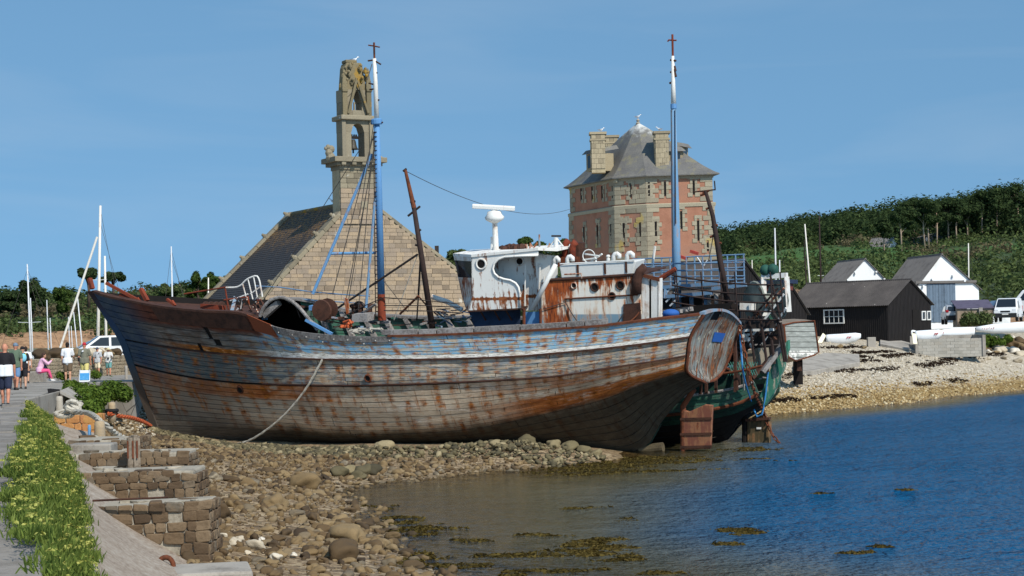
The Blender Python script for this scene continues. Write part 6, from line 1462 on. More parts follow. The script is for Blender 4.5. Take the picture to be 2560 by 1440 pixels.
# ------------------------------------------------------------------ vehicles
PAINT = {}
def paint(name, col):
    if name not in PAINT:
        m = M('car_paint_' + name); n = m.noise(m.co('Object'), 3, 4); PAINT[name] = m.out(m.mix(m.math('MULTIPLY', n, .15), col, tuple(k * .7 for k in col[:3]) + (1,)), .3, 0, spec=.5)
    return PAINT[name]
TYRE = MT['rubber']; RIM = worn('wheel_rim', S(150, 152, 156), S(100, 102, 106), 6, .3, .4)
REDL = M('tail_lamp').out(S(150, 22, 26), .3); CLRL = M('head_lamp').out(S(214, 218, 222), .15); PLATE = worn('number_plate', S(226, 226, 220), S(190, 190, 184), 8, .2); BUMP = worn('bumper', S(40, 42, 44), S(28, 28, 30), 6, .3)
def car(name, label, loc, rz, prof, glass, W_, col, Lw, wr, front, rear, group=None, extra=None):
    """prof: side outline (x forward, z); glass: list of side-window outlines"""
    T = thing(name, label, 'vehicle', loc, rz, group); hz = max(z for x, z in prof)
    wy = lambda z: W_ / 2 * (1 - .16 * max(0, (z - hz * .52) / (hz * .48)) ** 1.3)
    n = len(prof); vs = [Vector((x, s * wy(z), z)) for s in (1, -1) for x, z in prof]
    b = MB(); b.add(vs, [tuple(range(n)), tuple(range(2 * n - 1, n - 1, -1))] + [(i, i + n, (i + 1) % n + n, (i + 1) % n) for i in range(n)])
    body = b.build('body', paint(*col), T, local=True, bevel=.07)
    for g in glass:
        for s in (1, -1):
            b = MB(); b.prism([Vector((x, s * (wy(z) + .004), z)) for x, z in g], (0, s * .012, 0)); b.build('window', MT['glass'], T, local=True)
    for x in Lw:
        for s in (1, -1):
            w = MB().lathe(Vector((x, s * (W_ / 2 - .2), wr)), [(.1, -.0), (wr * .98, 0), (wr, .04), (wr, .16), (wr * .95, .21), (wr * .7, .22)], 18, (0, s, 0)).build('wheel', TYRE, T, local=True, smooth=False)
            MB().lathe(Vector((x, s * (W_ / 2 - .2), wr)), [(0, .20), (wr * .66, .21), (wr * .66, .225), (wr * .2, .215), (0, .24)], 14, (0, s, 0)).build('rim', RIM, w, local=True)
    for nm, mt, c_, sz in front + rear: MB().box(c_, sz).build(nm, mt, T, local=True, bevel=.02)
    for nm, mt, q_, vec in (extra or []): MB().prism([Vector(p) for p in q_], vec).build(nm, mt, T, local=True)
    return T
van_prof = [(-2.4, .35), (2.3, .35), (2.42, .55), (2.4, .95), (1.75, 1.18), (1.0, 1.92), (.6, 1.98), (-2.35, 1.98), (-2.42, 1.5)]
van_glass = [[(.25, 1.15), (1.35, 1.18), (.85, 1.72), (.25, 1.76)]]
def van_ends(W_):
    fr = [('bumper', BUMP, (2.36, 0, .52), (.22, W_ - .04, .38)), ('grille', BUMP, (2.36, 0, .84), (.12, .8, .16)), ('headlight', CLRL, (2.25, W_ * .38, .92), (.3, .32, .22)), ('headlight', CLRL, (2.25, -W_ * .38, .92), (.3, .32, .22)), ('number_plate', PLATE, (2.475, 0, .62), (.02, .52, .11))]
    rr = [('tail_light', REDL, (-2.42, W_ * .45, 1.1), (.05, .12, .5)), ('tail_light', REDL, (-2.42, -W_ * .45, 1.1), (.05, .12, .5))]
    return fr, rr
def wscreen(W_): return [('windscreen', MT['glass'], [(1.72, W_ * .42, 1.22), (1.72, -W_ * .42, 1.22), (1.05, -W_ * .37, 1.88), (1.05, W_ * .37, 1.88)], (.03, 0, .02))]
def gnd(px, py, d): p = P(px, py, d); return p
vp = gnd(2522, 804, 152); f1, r1_ = van_ends(1.9)
VAN = car('delivery_van', 'white van facing the shore with its front door open', vp, math.radians(-112), van_prof, van_glass, 1.9, ('white', S(226, 228, 228)), (1.55, -1.5), .33, f1, r1_, extra=wscreen(1.9))
MB().prism([Vector((1.0, -.93, .5)), Vector((1.75, -1.75, .5)), Vector((1.75, -1.75, 1.15)), Vector((1.3, -1.3, 1.75)), Vector((1.0, -.93, 1.8))], (.04, .04, 0)).build('open_door', paint('blue', S(70, 96, 124)), VAN, local=True); MB().box((1.25, -1.05, 1.22), (.1, .2, .24)).build('mirror', BUMP, VAN, local=True)
v2 = gnd(2590, 790, 166); f2, r2_ = van_ends(1.95); car('delivery_van', 'tall white van parked behind, only its upper corner showing at right edge', v2, math.radians(150), [(x, z * 1.25) for x, z in van_prof], [[(x, z * 1.25) for x, z in g] for g in van_glass], 1.95, ('white', S(226, 228, 228)), (1.55, -1.5), .34, f2, r2_, extra=wscreen(1.95))
suv = [(-2.1, .45), (2.1, .4), (2.2, .75), (2.1, 1.0), (1.1, 1.12), (.35, 1.58), (-1.2, 1.66), (-1.95, 1.5), (-2.2, 1.05), (-2.2, .6)]
sp2 = gnd(2386, 811, 153)
SUV = car('parked_car', 'silver and black estate car seen from behind beside the stone shelter', sp2, math.radians(82), suv, [[(-1.5, 1.1), (.9, 1.12), (.3, 1.5), (-1.25, 1.56)]], 1.85, ('silver', S(168, 172, 176)), (1.35, -1.35), .34,
          [('headlight', CLRL, (2.1, .7, .85), (.2, .3, .15)), ('headlight', CLRL, (2.1, -.7, .85), (.2, .3, .15))],
          [('bumper', BUMP, (-2.18, 0, .55), (.2, 1.82, .42)), ('tail_light', REDL, (-2.18, .8, 1.12), (.14, .24, .2)), ('tail_light', REDL, (-2.18, -.8, 1.12), (.14, .24, .2)), ('number_plate', PLATE, (-2.225, 0, .9), (.03, .52, .11)), ('roof_panel', paint('navy', S(40, 58, 84)), (-.45, 0, 1.655), (1.7, 1.3, .05))],
          extra=[('rear_window', MT['glass'], [(-2.17, .78, 1.12), (-2.17, -.78, 1.12), (-1.98, -.68, 1.5), (-1.98, .68, 1.5)], (-.03, 0, .01))])
# van with raised tailgate on the far left, half behind the stone wall
lv = P(266, 868, 122); lv.z = 3.15; fl, rl_ = van_ends(1.85)
LV_ = car('people_carrier', 'white people carrier parked behind the stone wall by the bow', lv, math.radians(198), [(-2.2, .35), (2.2, .35), (2.3, .8), (1.5, 1.12), (.5, 1.82), (-1.9, 1.86), (-2.25, 1.2)], [[(-.1, 1.14), (1.2, 1.16), (.45, 1.7), (-.1, 1.72)], [(-1.6, 1.16), (-.25, 1.14), (-.25, 1.72), (-1.6, 1.72)]], 1.85, ('white', S(226, 228, 228)), (1.45, -1.4), .32, [(n_, m_, (c_[0] - .1, c_[1], c_[2]), s_) for n_, m_, c_, s_ in fl], [], extra=[('windscreen', MT['glass'], [(1.48, .75, 1.16), (1.48, -.75, 1.16), (.56, -.66, 1.78), (.56, .66, 1.78)], (.03, 0, .02))])
lv2 = P(238, 862, 126); lv2.z = 3.1
car('parked_car', 'second white car with sloping bonnet left of the people carrier', lv2, math.radians(200), [(-2.0, .35), (2.0, .35), (2.1, .75), (1.2, 1.05), (.3, 1.55), (-1.6, 1.6), (-2.05, 1.1)], [[(-.3, 1.04), (1.0, 1.08), (.28, 1.45), (-.3, 1.48)]], 1.75, ('white', S(226, 228, 228)), (1.3, -1.3), .3, [('headlight', CLRL, (1.9, .6, .8), (.25, .3, .16)), ('headlight', CLRL, (1.9, -.6, .8), (.25, .3, .16))], [], extra=[('windscreen', MT['glass'], [(1.18, .7, 1.08), (1.18, -.7, 1.08), (.36, -.62, 1.52), (.36, .62, 1.52)], (.03, 0, .02))])
# ------------------------------------------------------------------ white sailing-dinghy hulls along the shore
GEL = worn('gelcoat', S(232, 234, 234), S(200, 204, 204), 2, .3, .35, 30, .05); REDM = M('red_mark').out(S(176, 60, 66), .6); IVORY = worn('ivory_blade', S(226, 220, 190), S(196, 188, 158), 4, .3, .5)
def dinghy(label, pts, r0, rows=14, flat=True, marks=None, keel=None, blade=None):
    """pts: (px, py, depth) along the hull centre line, from stern to bow"""
    P3 = [P(*q) for q in pts]; C_ = resample(P3, rows); T = thing('sailing_hull', label, 'boat hull', P3[0]); b = MB(); R = []
    for i, p in enumerate(C_):
        t = i / (rows - 1); w = r0 * (.78 + .45 * math.sin(math.pi * min(1, t * .8 + .18))) * (1 if t < .86 else 1 - (t - .86) * 3.2); d = (C_[min(i + 1, rows - 1)] - C_[max(i - 1, 0)]).normalized(); s_ = d.cross(Vector((0, 0, 1))).normalized()
        R.append([p + s_ * math.cos(a) * w * .7 + Vector((0, 0, (math.sin(a) * w * (.62 if math.sin(a) > 0 else 1.15)) + (.12 * t * t * r0 * 2))) for a in np.linspace(0, 2 * math.pi, 13)[:-1]])
    n = 12; b.add([q for r in R for q in r], [(i * n + j, i * n + (j + 1) % n, (i + 1) * n + (j + 1) % n, (i + 1) * n + j) for i in range(rows - 1) for j in range(n)] + [tuple(range(n)), tuple((rows - 1) * n + j for j in range(n - 1, -1, -1))]); b.build('hull', GEL, T, smooth=True)
    fwd = (P3[-1] - P3[0]).normalized(); side = fwd.cross(Vector((0, 0, 1))).normalized(); side = side if side.y < 0 else -side
    if marks:
        mb = MB()
        for k in range(6):
            t = marks + k * .022; c_ = C_[0].lerp(C_[-1], t) + side * (r0 * .78) + Vector((0, 0, (C_[int(t * (rows - 1))].z - C_[0].lerp(C_[-1], t).z) * .9)); mb.bar(c_ + Vector((-.03, 0, -.09 + .04 * (k % 3))), c_ + Vector((.03, 0, .09 - .03 * (k % 2))), .035, .03)
        mb.build('red_lettering', REDM, T)
    if keel: c_ = C_[0].lerp(C_[-1], keel); MB().box(c_ + Vector((0, 0, -r0 * 1.3)), (.55, .12, .5)).build('skeg', GEL, T)
    if blade: a, b_ = P(*blade[0]), P(*blade[1]); MB().bar(a, b_, .32, .06, (0, 1, 0)).build('rudder_blade', IVORY, T, bevel=.02)
    MB().bar(C_[0] + Vector((0, 0, r0 * .5)) - fwd * .1, C_[0] - Vector((0, 0, r0 * .6)) - fwd * .1, .12, .1).build('rudder_stock', MT['steel_dark'], T)
    return T
def DG(px, py): return PG(px, py).y
d1, d2, dB = DG(2110, 858), DG(2255, 852), DBAS
dinghy('white sailing hull with ivory rudder blade lying before the black shed wall', [(2066, 845, d1), (2105, 845, d1 - .4), (2152, 841, d1 - .9)], .40, marks=.62, keel=.25, blade=((2061, 836, d1), (2047, 860, d1 - 1)))
dinghy('white sailing hull with a grey cover band at the black shed corner', [(2222, 832, d2), (2255, 833, d2 - .4), (2290, 832, d2 - .9)], .34, blade=((2219, 828, d2), (2216, 852, d2 - 1)))
dinghy('white sailing hull resting across the end of the concrete basin', [(2288, 836, dB + .6), (2320, 836, dB + .5), (2357, 833, dB + .3)], .40, marks=.7, blade=((2285, 834, dB + .4), (2288, 860, dB - .3)))
dinghy('long white sailing hull lying behind the concrete basin', [(2434, 825, dB + 5), (2390, 829, dB + 4.6), (2345, 833, dB + 4)], .32, marks=.9)
dinghy('longest white sailing hull with red lettering reaching the right edge', [(2700, 805, dB + 8), (2560, 815, dB + 8), (2440, 824, dB + 8)], .42, marks=.84)
# ------------------------------------------------------------------ hills
def np_mesh(name, V, F, mat, smooth=False):
    me = bpy.data.meshes.new(name); n, k = F.shape
    me.vertices.add(len(V)); me.vertices.foreach_set('co', V.astype(np.float32).ravel())
    me.loops.add(n * k); me.loops.foreach_set('vertex_index', F.astype(np.int32).ravel())
    me.polygons.add(n); me.polygons.foreach_set('loop_start', np.arange(0, n * k, k, dtype=np.int32)); me.polygons.foreach_set('loop_total', np.full(n, k, dtype=np.int32))
    if smooth: me.polygons.foreach_set('use_smooth', np.ones(n, dtype=bool))
    me.materials.append(mat); me.update(calc_edges=True); me.validate(); return me
def leaves(C, R, nper, size, seed=0, aspect=.55, up=.35, flat=0.0, shell=.45, jit=.42):
    """leaf-sized quads spread through ellipsoids C, R"""
    g = np.random.default_rng(seed); C = np.asarray(C, float); R = np.asarray(R, float); N = len(C)
    idx = np.repeat(np.arange(N), nper); n = len(idx)
    d = g.normal(size=(n, 3)); d /= np.linalg.norm(d, axis=1, keepdims=True)
    r = shell + (1 - shell) * g.random((n, 1)) ** .6; r *= 1 + .09 * g.normal(size=(n, 1))
    p = C[idx] + d * r * R[idx]
    nr = d + g.normal(size=(n, 3)) * jit + np.array([0, 0, up]); nr /= np.linalg.norm(nr, axis=1, keepdims=True)
    t = np.cross(nr, g.normal(size=(n, 3))); t /= np.linalg.norm(t, axis=1, keepdims=True) + 1e-9; b = np.cross(nr, t)
    s = size * (.6 + .8 * g.random((n, 1))); V = np.stack([p - t * s, p + b * s * aspect + nr * s * .15, p + t * s, p - b * s * aspect + nr * s * .15], 1).reshape(-1, 3)
    return V, np.arange(4 * n).reshape(-1, 4)
hx = [(-500, 752), (0, 758), (100, 754), (230, 762), (400, 745), (600, 722), (800, 710), (1000, 690), (1120, 655), (1220, 658), (1320, 632), (1420, 650), (1600, 620), (1800, 600), (1900, 592), (2000, 580), (2100, 572), (2200, 560), (2300, 552), (2400, 545), (2560, 520), (2800, 490), (3100, 480)]
cols = np.arange(-500, 3101, 24.0); ts = np.concatenate([[0, .015, .03, .045, .06, .08], np.linspace(.11, 1, 22), [1.15, 1.4]])
HV = np.zeros((len(ts), len(cols), 3)); CL = np.zeros(HV.shape[:2]); GRS = np.zeros(HV.shape[:2])
def hill_pt(px, t):
    d0 = float(np.interp(px, [0, 400, 1000, 1800, 2560], [225, 235, 250, 205, 190])); d1 = float(np.interp(px, [0, 1000, 1800, 2560], [330, 420, 430, 400]))
    zc = P(px, lerp_curve(hx, px), d1).z; cl = float(np.interp(px, [-100, 0, 350, 600, 1700, 1900, 2150, 2300, 2600], [2.0, 2.0, 2.6, 2, 2, 5.0, 5.2, 3.0, 2.0]))
    z0 = 3.9
    if t < .06: z = z0 + cl * (t / .06) ** .7
    elif t <= 1: q = (t - .06) / .94; z = z0 + cl + (zc - z0 - cl) * (q ** 1.05)
    else: z = zc - (t - 1) * 14
    d = d0 + (d1 - d0) * t; x = ray(px, 800).x * d
    n_ = mnoise.noise((x * .03, d * .03, 1.7)); z += (1.6 * n_ + .5 * mnoise.noise((x * .12, d * .12, 5))) * min(1, t * 6) * (0.6 if t < .9 else .3)
    return Vector((x, d + 3 * mnoise.noise((x * .08, 2, t * 9)), z))
for i, t in enumerate(ts):
    for j, px in enumerate(cols):
        HV[i, j] = hill_pt(px, float(t)); CL[i, j] = 1 if t < .062 else max(0, 1 - (t - .062) / .06)
        GRS[i, j] = max(float(np.exp(-((t - .24) / .12) ** 2)) * (1 if px < 420 else 0), float(np.exp(-((t - .46) / .17) ** 2)) * (1 if 1780 < px < 2340 else 0), float(np.exp(-((t - .5) / .05) ** 2)) * (1 if px >= 2340 else 0))
m = M('hillside'); v = m.co('World'); n1 = m.noise(v, .09, 6, .6); n2 = m.noise(v, .8, 6, .7); cl = m.attr('cliff'); gs = m.attr('grass')
scr = m.ramp(m.math('ADD', m.math('MULTIPLY', n1, .5), m.math('MULTIPLY', n2, .5)), [(.3, S(38, 50, 34)), (.5, S(56, 70, 44)), (.7, S(80, 84, 56))])
c = m.mix(m.math('MULTIPLY', gs, .95), scr, m.ramp(n2, [(.3, S(50, 84, 36)), (.7, S(78, 112, 50))]))
ear = m.ramp(m.noise(m.mp(v, (1, 1, .5)), .7, 6, .7), [(.35, S(110, 84, 62)), (.55, S(164, 130, 98)), (.7, S(98, 84, 64))])
c = m.mix(m.step(m.math('ADD', cl, m.math('MULTIPLY', m.math('SUBTRACT', n2, .5), 1.2)), .45, .6), c, ear)
HILLM = m.out(c, .95, 0, m.bump(n2, .6, .5))
me = grid_mesh('hill', HV[:, :, 0], HV[:, :, 1], HV[:, :, 2], {'cliff': CL, 'grass': GRS}); me.materials.append(HILLM)
link('hill', me, kind='structure')
F_SCR = foliage('scrub_leaves', S(54, 68, 44), S(100, 114, 70), S(126, 134, 90)); F_DRY = foliage('dry_scrub', S(76, 72, 56), S(122, 114, 86)); F_PIN = foliage('pine_needles', S(36, 50, 34), S(72, 88, 54), S(98, 112, 70)); F_CYP = foliage('cypress_leaves', S(42, 58, 32), S(84, 104, 52), S(114, 130, 66)); F_BSH = foliage('bush_leaves', S(56, 76, 34), S(104, 126, 54), S(132, 150, 74))
BARK = worn('pine_bark', S(168, 148, 128), S(112, 94, 80), 2, .5, .9, 16, .5); BARKD = worn('dark_bark', S(86, 72, 62), S(54, 46, 40), 2, .5, .9, 16, .5)
# scrub clothing the slopes: one mass
g = np.random.default_rng(21); C1, R1, C2, R2 = [], [], [], []
for k in range(5200):
    px = g.uniform(-450, 2900)
    if 420 < px < 1780 and g.random() < .7: continue
    t = g.uniform(.02, 1.05) ** .9
    grass = max(math.exp(-((t - .24) / .12) ** 2) if px < 420 else 0, math.exp(-((t - .46) / .15) ** 2) if 1780 < px < 2250 else 0, math.exp(-((t - .5) / .05) ** 2) if px >= 2250 else 0)
    if g.random() < grass * .97: continue
    p = hill_pt(px, t); s = g.uniform(.7, 1.7) * (1.25 if t > .6 else 1); dry = mnoise.noise((p.x * .05, p.y * .05, 9)) + (.25 if px < 330 and .35 < t < .75 else -.15)
    (C2 if dry > .18 else C1).append((p.x, p.y, p.z + s * .35)); (R2 if dry > .18 else R1).append((s * 1.35, s * 1.35, s))
V, F = leaves(C1, R1, 62, .3, 1); link('scrub', np_mesh('scrub', V, F, F_SCR), kind='stuff')
V, F = leaves(C2, R2, 80, .27, 2); link('dry_scrub', np_mesh('dry_scrub', V, F, F_DRY), kind='stuff')
C1, R1 = [], []                                   # closed wood along the right-hand crest
for k in range(420):
    px = g.uniform(1790, 2800); t = g.uniform(.62, 1.0); p = hill_pt(px, t); s = g.uniform(1.6, 3.0) * float(np.interp(px, [1800, 2050, 2300, 2800], [.75, .95, 1.25, 1.35])); C1.append((p.x, p.y, p.z + s * .8)); R1.append((s * 1.3, s * 1.3, s * 1.1))
for k in range(120):
    px = g.uniform(-300, 1500); t = g.uniform(.8, 1.0); p = hill_pt(px, t); s = g.uniform(1.0, 2.1); C1.append((p.x, p.y, p.z + s * .7)); R1.append((s * 1.4, s * 1.4, s))
V, F = leaves(C1, R1, 240, .37, 3); link('woodland', np_mesh('woodland', V, F, F_PIN), kind='stuff')
# ------------------------------------------------------------------ single trees
def tree(name, label, base, h, lumps, leafm, barkm, trunk_r=.22, lean=(0, 0), n=150, size=.34, group=None, seed=0, bare=.45):
    """lumps: (dx, dy, z, rx, rz) relative to the base"""
    T = thing(name, label, 'tree', base, 0, group); top = Vector((lean[0], lean[1], h * .82)); b = MB()
    mid = top * .5 + Vector((rnd.uniform(-.2, .2), rnd.uniform(-.2, .2), 0)); b.tube([Vector((0, 0, -.5)), mid, top], [trunk_r, trunk_r * .75, trunk_r * .35], 8)
    for (dx, dy, z, rx, rz) in lumps:
        s_ = top * min(.95, max(bare, (z - rz) / max(h, .1))); b.tube([s_, (s_ + Vector((dx, dy, z))) / 2 + Vector((0, 0, .2)), Vector((dx, dy, z))], [trunk_r * .35, trunk_r * .25, trunk_r * .08], 5)
    b.build('trunk', barkm, T, local=True, smooth=True)
    V, F = leaves([(l[0], l[1], l[2]) for l in lumps], [(l[3], l[3], l[4]) for l in lumps], n, size, seed + 50, shell=.35); link('crown', np_mesh('crown', V, F, leafm), T)
    return T
def on_hill(px, py):      # foot of a tree seen at this sight line
    best = None
    for t in np.linspace(.03, 1, 300):
        p = hill_pt(px, float(t)); y = proj(p)[1]
        if y <= py: return p
        best = p
    return best
tg = random.Random(31)
words_ = ['left of', 'right of']
pines = [(2213, 640, 548, 'solitary pale trunked pine standing above the white gabled house'), (2258, 632, 520, 'slim pine left of the hillside house'), (2316, 622, 500, 'leaning pale trunked pine before the hillside house'), (2326, 620, 508, 'second pale trunked pine before the hillside house'), (2345, 618, 512, 'short pale trunked pine before the hillside house'), (2375, 613, 496, 'tall pine right of the hillside house middle'), (2396, 612, 500, 'bright stemmed pine at the right end of the hillside house'),
         (2425, 606, 492, 'dark bushy pine right of the hillside house'), (2462, 600, 480, 'broad dark pine on the upper right slope'), (2500, 595, 470, 'tallest dark pine on the right skyline'), (2548, 585, 462, 'dark pine at the right edge of the picture'), (2290, 600, 500, 'dark spreading pine behind the hillside house roof')]
for k, (px, yb, yt, lab) in enumerate(pines):
    b0 = on_hill(px, yb); h = (yb - yt) / FP * b0.y; L = []
    for i in range(9):
        a = tg.uniform(0, 6.28); r = tg.uniform(.3, 1.0) * h * .27; z = h * tg.uniform(.56, .93); L.append((math.cos(a) * r, math.sin(a) * r, z, h * tg.uniform(.12, .2), h * tg.uniform(.07, .12)))
    L.append((0, 0, h * .95, h * .16, h * .1)); tree('pine_tree', lab, b0, h, L, F_PIN, BARK, .17, (tg.uniform(-.3, .3), 0), 330, .2, 'pines on the right hillside', k)
def dome(name, label, px, yb, yt, wpx, d, leafm, seed, flat=False):
    b0 = P(px, yb, d); h = (yb - yt) / FP * d; w = wpx / FP * d; L = []
    for i in range(14):
        a = tg.uniform(0, 6.28); q = tg.uniform(0, 1) ** .5; z = h * (tg.uniform(.78, .95) if flat else tg.uniform(.3, .95)); r = q * w * (1 if flat else math.sqrt(max(.1, 1 - (z / h - .3) ** 2)))
        L.append((math.cos(a) * r * .8, math.sin(a) * r * .8, z, w * tg.uniform(.25, .4), h * (tg.uniform(.06, .1) if flat else tg.uniform(.1, .17))))
    return tree(name, label, b0, h, L, leafm, BARKD, .25, (tg.uniform(-.4, .4), 0), 380, .22, None, seed)
dome('cypress_tree', 'rounded dark tree behind the tallest mast at far left', 84, 800, 700, 42, 262, F_PIN, 61); dome('cypress_tree', 'low dark tree at the left edge of the skyline', 25, 800, 728, 40, 268, F_PIN, 62)
dome('umbrella_pine', 'flat topped pine with bare trunk left of the bow', 222, 760, 672, 26, 250, F_PIN, 63, True); dome('umbrella_pine', 'leaning flat topped pine just behind the bow timbers', 282, 760, 682, 30, 252, F_PIN, 64, True)
dome('cypress_tree', 'bright green dense tree left of the chapel roof', 495, 760, 684, 32, 255, F_CYP, 65); dome('cypress_tree', 'bright green dense tree touching the chapel roof edge', 548, 760, 682, 34, 258, F_CYP, 66)
dome('cypress_tree', 'low green tree above the trawler forecastle', 425, 770, 712, 36, 262, F_SCR, 67); dome('cypress_tree', 'round tree showing over the wheelhouse roof', 1325, 680, 596, 44, 240, F_CYP, 68); dome('cypress_tree', 'low tree between the chapel gable and wheelhouse', 1150, 690, 628, 40, 245, F_SCR, 69); dome('cypress_tree', 'dark tree beside the left face of the tower', 1412, 680, 604, 26, 240, F_SCR, 70)
dome('cypress_tree', 'pale green tree behind the boat masts at left', 155, 800, 722, 28, 266, F_CYP, 71)
# ------------------------------------------------------------------ plants near the viewer
F_SAM = foliage('samphire', S(66, 84, 40), S(122, 138, 68), S(156, 166, 94)); F_UMB = foliage('samphire_flowers', S(150, 152, 72), S(196, 196, 112))
def blades(pts, n, h, spread, w, seed, mat, name, kind='stuff', parent=None, label=None):
    g = np.random.default_rng(seed); P0 = np.repeat(np.asarray(pts, float), n, 0); k = len(P0)
    P0[:, :2] += g.normal(size=(k, 2)) * spread; a = g.uniform(0, 6.283, k); ln = h * g.uniform(.5, 1.15, k); tilt = g.uniform(.1, .9, k)
    dx, dy = np.cos(a) * np.sin(tilt), np.sin(a) * np.sin(tilt); dz = np.cos(tilt); D = np.stack([dx, dy, dz], 1) * ln[:, None]
    b = g.uniform(0, 6.283, k); Wd = np.stack([np.cos(b), np.sin(b), np.zeros(k)], 1) * w
    V = np.stack([P0 - Wd * .5, P0 + Wd * .5, P0 + D * .6 + Wd * .55, P0 + D, P0 + D * .55 - Wd * .6], 1).reshape(-1, 3); F = np.arange(5 * k).reshape(-1, 5)
    return link(name, np_mesh(name, V, F, mat), parent, kind=kind, label=label)
pts, fl = [], []; g = np.random.default_rng(5)
for k in range(15000):
    t = g.uniform(-9, KL + .3); s = g.uniform(-.22, 1.02); y = kerb(t).y
    lim = float(np.interp(y, [5, 22, 30, 36, 44, 60], [.45, .50, .56, .66, .9, 1.1])) + .16 * mnoise.noise((t * .35, 0, 2)) + .08 * mnoise.noise((t * 1.3, 4, 2))
    if g.random() < .25 and mnoise.noise((t * .6, s * 3, 8)) > .35: continue
    p = bank(t, max(s, 0)) + (knor * (s * 3.0) + Vector((0, 0, .24)) if s < 0 else Vector()); qx, qy = proj(p); wob = 14 * mnoise.noise((t * .8, 3, 1)) + 8 * mnoise.noise((t * 2.6, 3, 1))
    if not (np.interp(qy, [990, 1050, 1100, 1160, 1250, 1300, 1440, 1700], [70, 66, 58, 46, 20, 28, 108, 210]) + wob * .6 < qx < np.interp(qy, [990, 1050, 1100, 1170, 1250, 1330, 1440, 1700], [80, 116, 142, 174, 198, 204, 226, 276]) + wob): continue
    p = p; q = p + Vector((0, 0, .02 + .28 * max(0, .2 + mnoise.noise((t * .7, s * 3.5, 3)))))
    pts.append(q); 
    if g.random() < .5: fl.append(q + Vector((g.uniform(-.1, .1), g.uniform(-.1, .1), g.uniform(.1, .2))))
blades(pts, 40, .11, .07, .013, 6, F_SAM, 'samphire')
V, F = leaves(fl, np.full((len(fl), 3), (.04, .04, .012)), 8, .016, 9, .8, 1.5); link('samphire_flowers', np_mesh('samphire_flowers', V, F, F_UMB), kind='stuff')
def shrub(label, spots, seed, size=.07, n=420, leafm=F_BSH, cat='shrub', name='shrub'):
    c0 = Vector(spots[0][0]); T = thing(name, label, cat, c0); C = [Vector(p) - c0 for p, r in spots]; R = [(r * 1.2, r * 1.2, r) for p, r in spots]; V, F = leaves([tuple(c) for c in C], R, n, size, seed, shell=.3); link('foliage', np_mesh('foliage', V, F, leafm), T)
    for c, r in zip(C, R): MB().tube([Vector((c.x * .6, c.y * .6, c.z - r[2])), c], .03, 5).build('stem', BARKD, T, local=True)
    return T
def ps(*q): return [(P(x, y, d), r) for x, y, d, r in q]
shrub('green leafy shrubs growing below the path edge behind the tall bollard', ps((190, 985, 66, .45), (205, 992, 65, .5), (222, 985, 67, .45), (240, 995, 66, .4), (215, 1010, 63, .45), (230, 1018, 62, .35), (180, 970, 68, .3)), 81, n=800)
shrub('green shrub patch on the slope left of the bow', ps((275, 975, 72, .45), (295, 978, 71, .4), (262, 985, 70, .35), (310, 985, 70, .3)), 82, n=800)
shrub('dark green bushes in front of the stone bin shelter', ps((2424, 796, 149, .62), (2444, 800, 149, .5), (2462, 795, 149, .65), (2410, 806, 149, .3)), 83, .11, 700, F_SCR)
shrub('green bush on the rubble bank right of the concrete basin', (lambda D: ps((2468, 850, D, .5), (2485, 854, D, .5), (2500, 858, D, .4), (2460, 862, D, .35), (2520, 846, D + 2, .3)))(PG(2480, 872).y), 84, .11, 600)
for i, (px, py, d, lab) in enumerate(((153, 938, 78.5, 'grass tuft at the wall foot left of the white shirted walker'), (235, 936, 82, 'grass tuft at the wall foot beside the blue sign'), (168, 962, 77, 'weed clump at the feet of the white shirted walker'))):
    shrub(lab, ps((px, py, d, .22), (px + 8, py + 2, d, .18)), 90 + i, .05, 300)
# ------------------------------------------------------------------ foreshore stones
def in_poly(x, y, poly):
    c = False; j = len(poly) - 1
    for i in range(len(poly)):
        if (poly[i][1] > y) != (poly[j][1] > y) and x < (poly[j][0] - poly[i][0]) * (y - poly[i][1]) / (poly[j][1] - poly[i][1]) + poly[i][0]: c = not c
        j = i
    return c
def rock_mat(name, stops, wetz=None):
    m = M(name); v = m.co('World'); r = m.co('Island')
    c = m.ramp(m.math('ADD', m.math('MULTIPLY', m.math('FRACT', m.math('ADD', r, m.co('Rand'))), .8), m.math('MULTIPLY', m.noise(v, 3, 4), .2)), stops)
    n_ = m.noise(v, 22, 5, .7); c = m.mix(m.math('MULTIPLY', m.step(n_, .5, .75), .4), c, S(70, 62, 50))
    if wetz: c = m.mix(m.math('MULTIPLY', m.step(m.sep(v)[2], wetz + .12, wetz - .1), .6), c, S(62, 54, 36))
    return m.out(c, .85, 0, m.bump(n_, .4, .02))
RK = rock_mat('beach_rock', [(.08, S(56, 45, 33)), (.3, S(90, 72, 48)), (.55, S(114, 94, 64)), (.75, S(132, 112, 80)), (.88, S(102, 92, 76)), (.97, S(190, 176, 148))], .02)
RKG = rock_mat('weedy_rock', [(.1, S(62, 57, 42)), (.4, S(92, 84, 60)), (.7, S(116, 105, 76)), (.95, S(158, 144, 112))], .02)
PEB = rock_mat('pale_pebble', [(.08, S(132, 120, 100)), (.35, S(176, 164, 142)), (.6, S(194, 182, 160)), (.85, S(212, 204, 188)), (.97, S(110, 104, 96))])
GOLD = rock_mat('golden_pebble', [(.08, S(104, 84, 50)), (.4, S(150, 124, 80)), (.7, S(178, 156, 112)), (.95, S(208, 196, 164))])
RMS = [rock_mesh('rock%d' % i, i + 1, 3, .55, .2, 2.2) for i in range(7)]
for me_ in RMS: me_.polygons.foreach_set('use_smooth', [True] * len(me_.polygons))
g = np.random.default_rng(77)
def rnd_rot(): return Matrix.Rotation(g.uniform(0, 6.28), 4, 'Z') @ Matrix.Rotation(g.uniform(-.5, .5), 4, 'X')
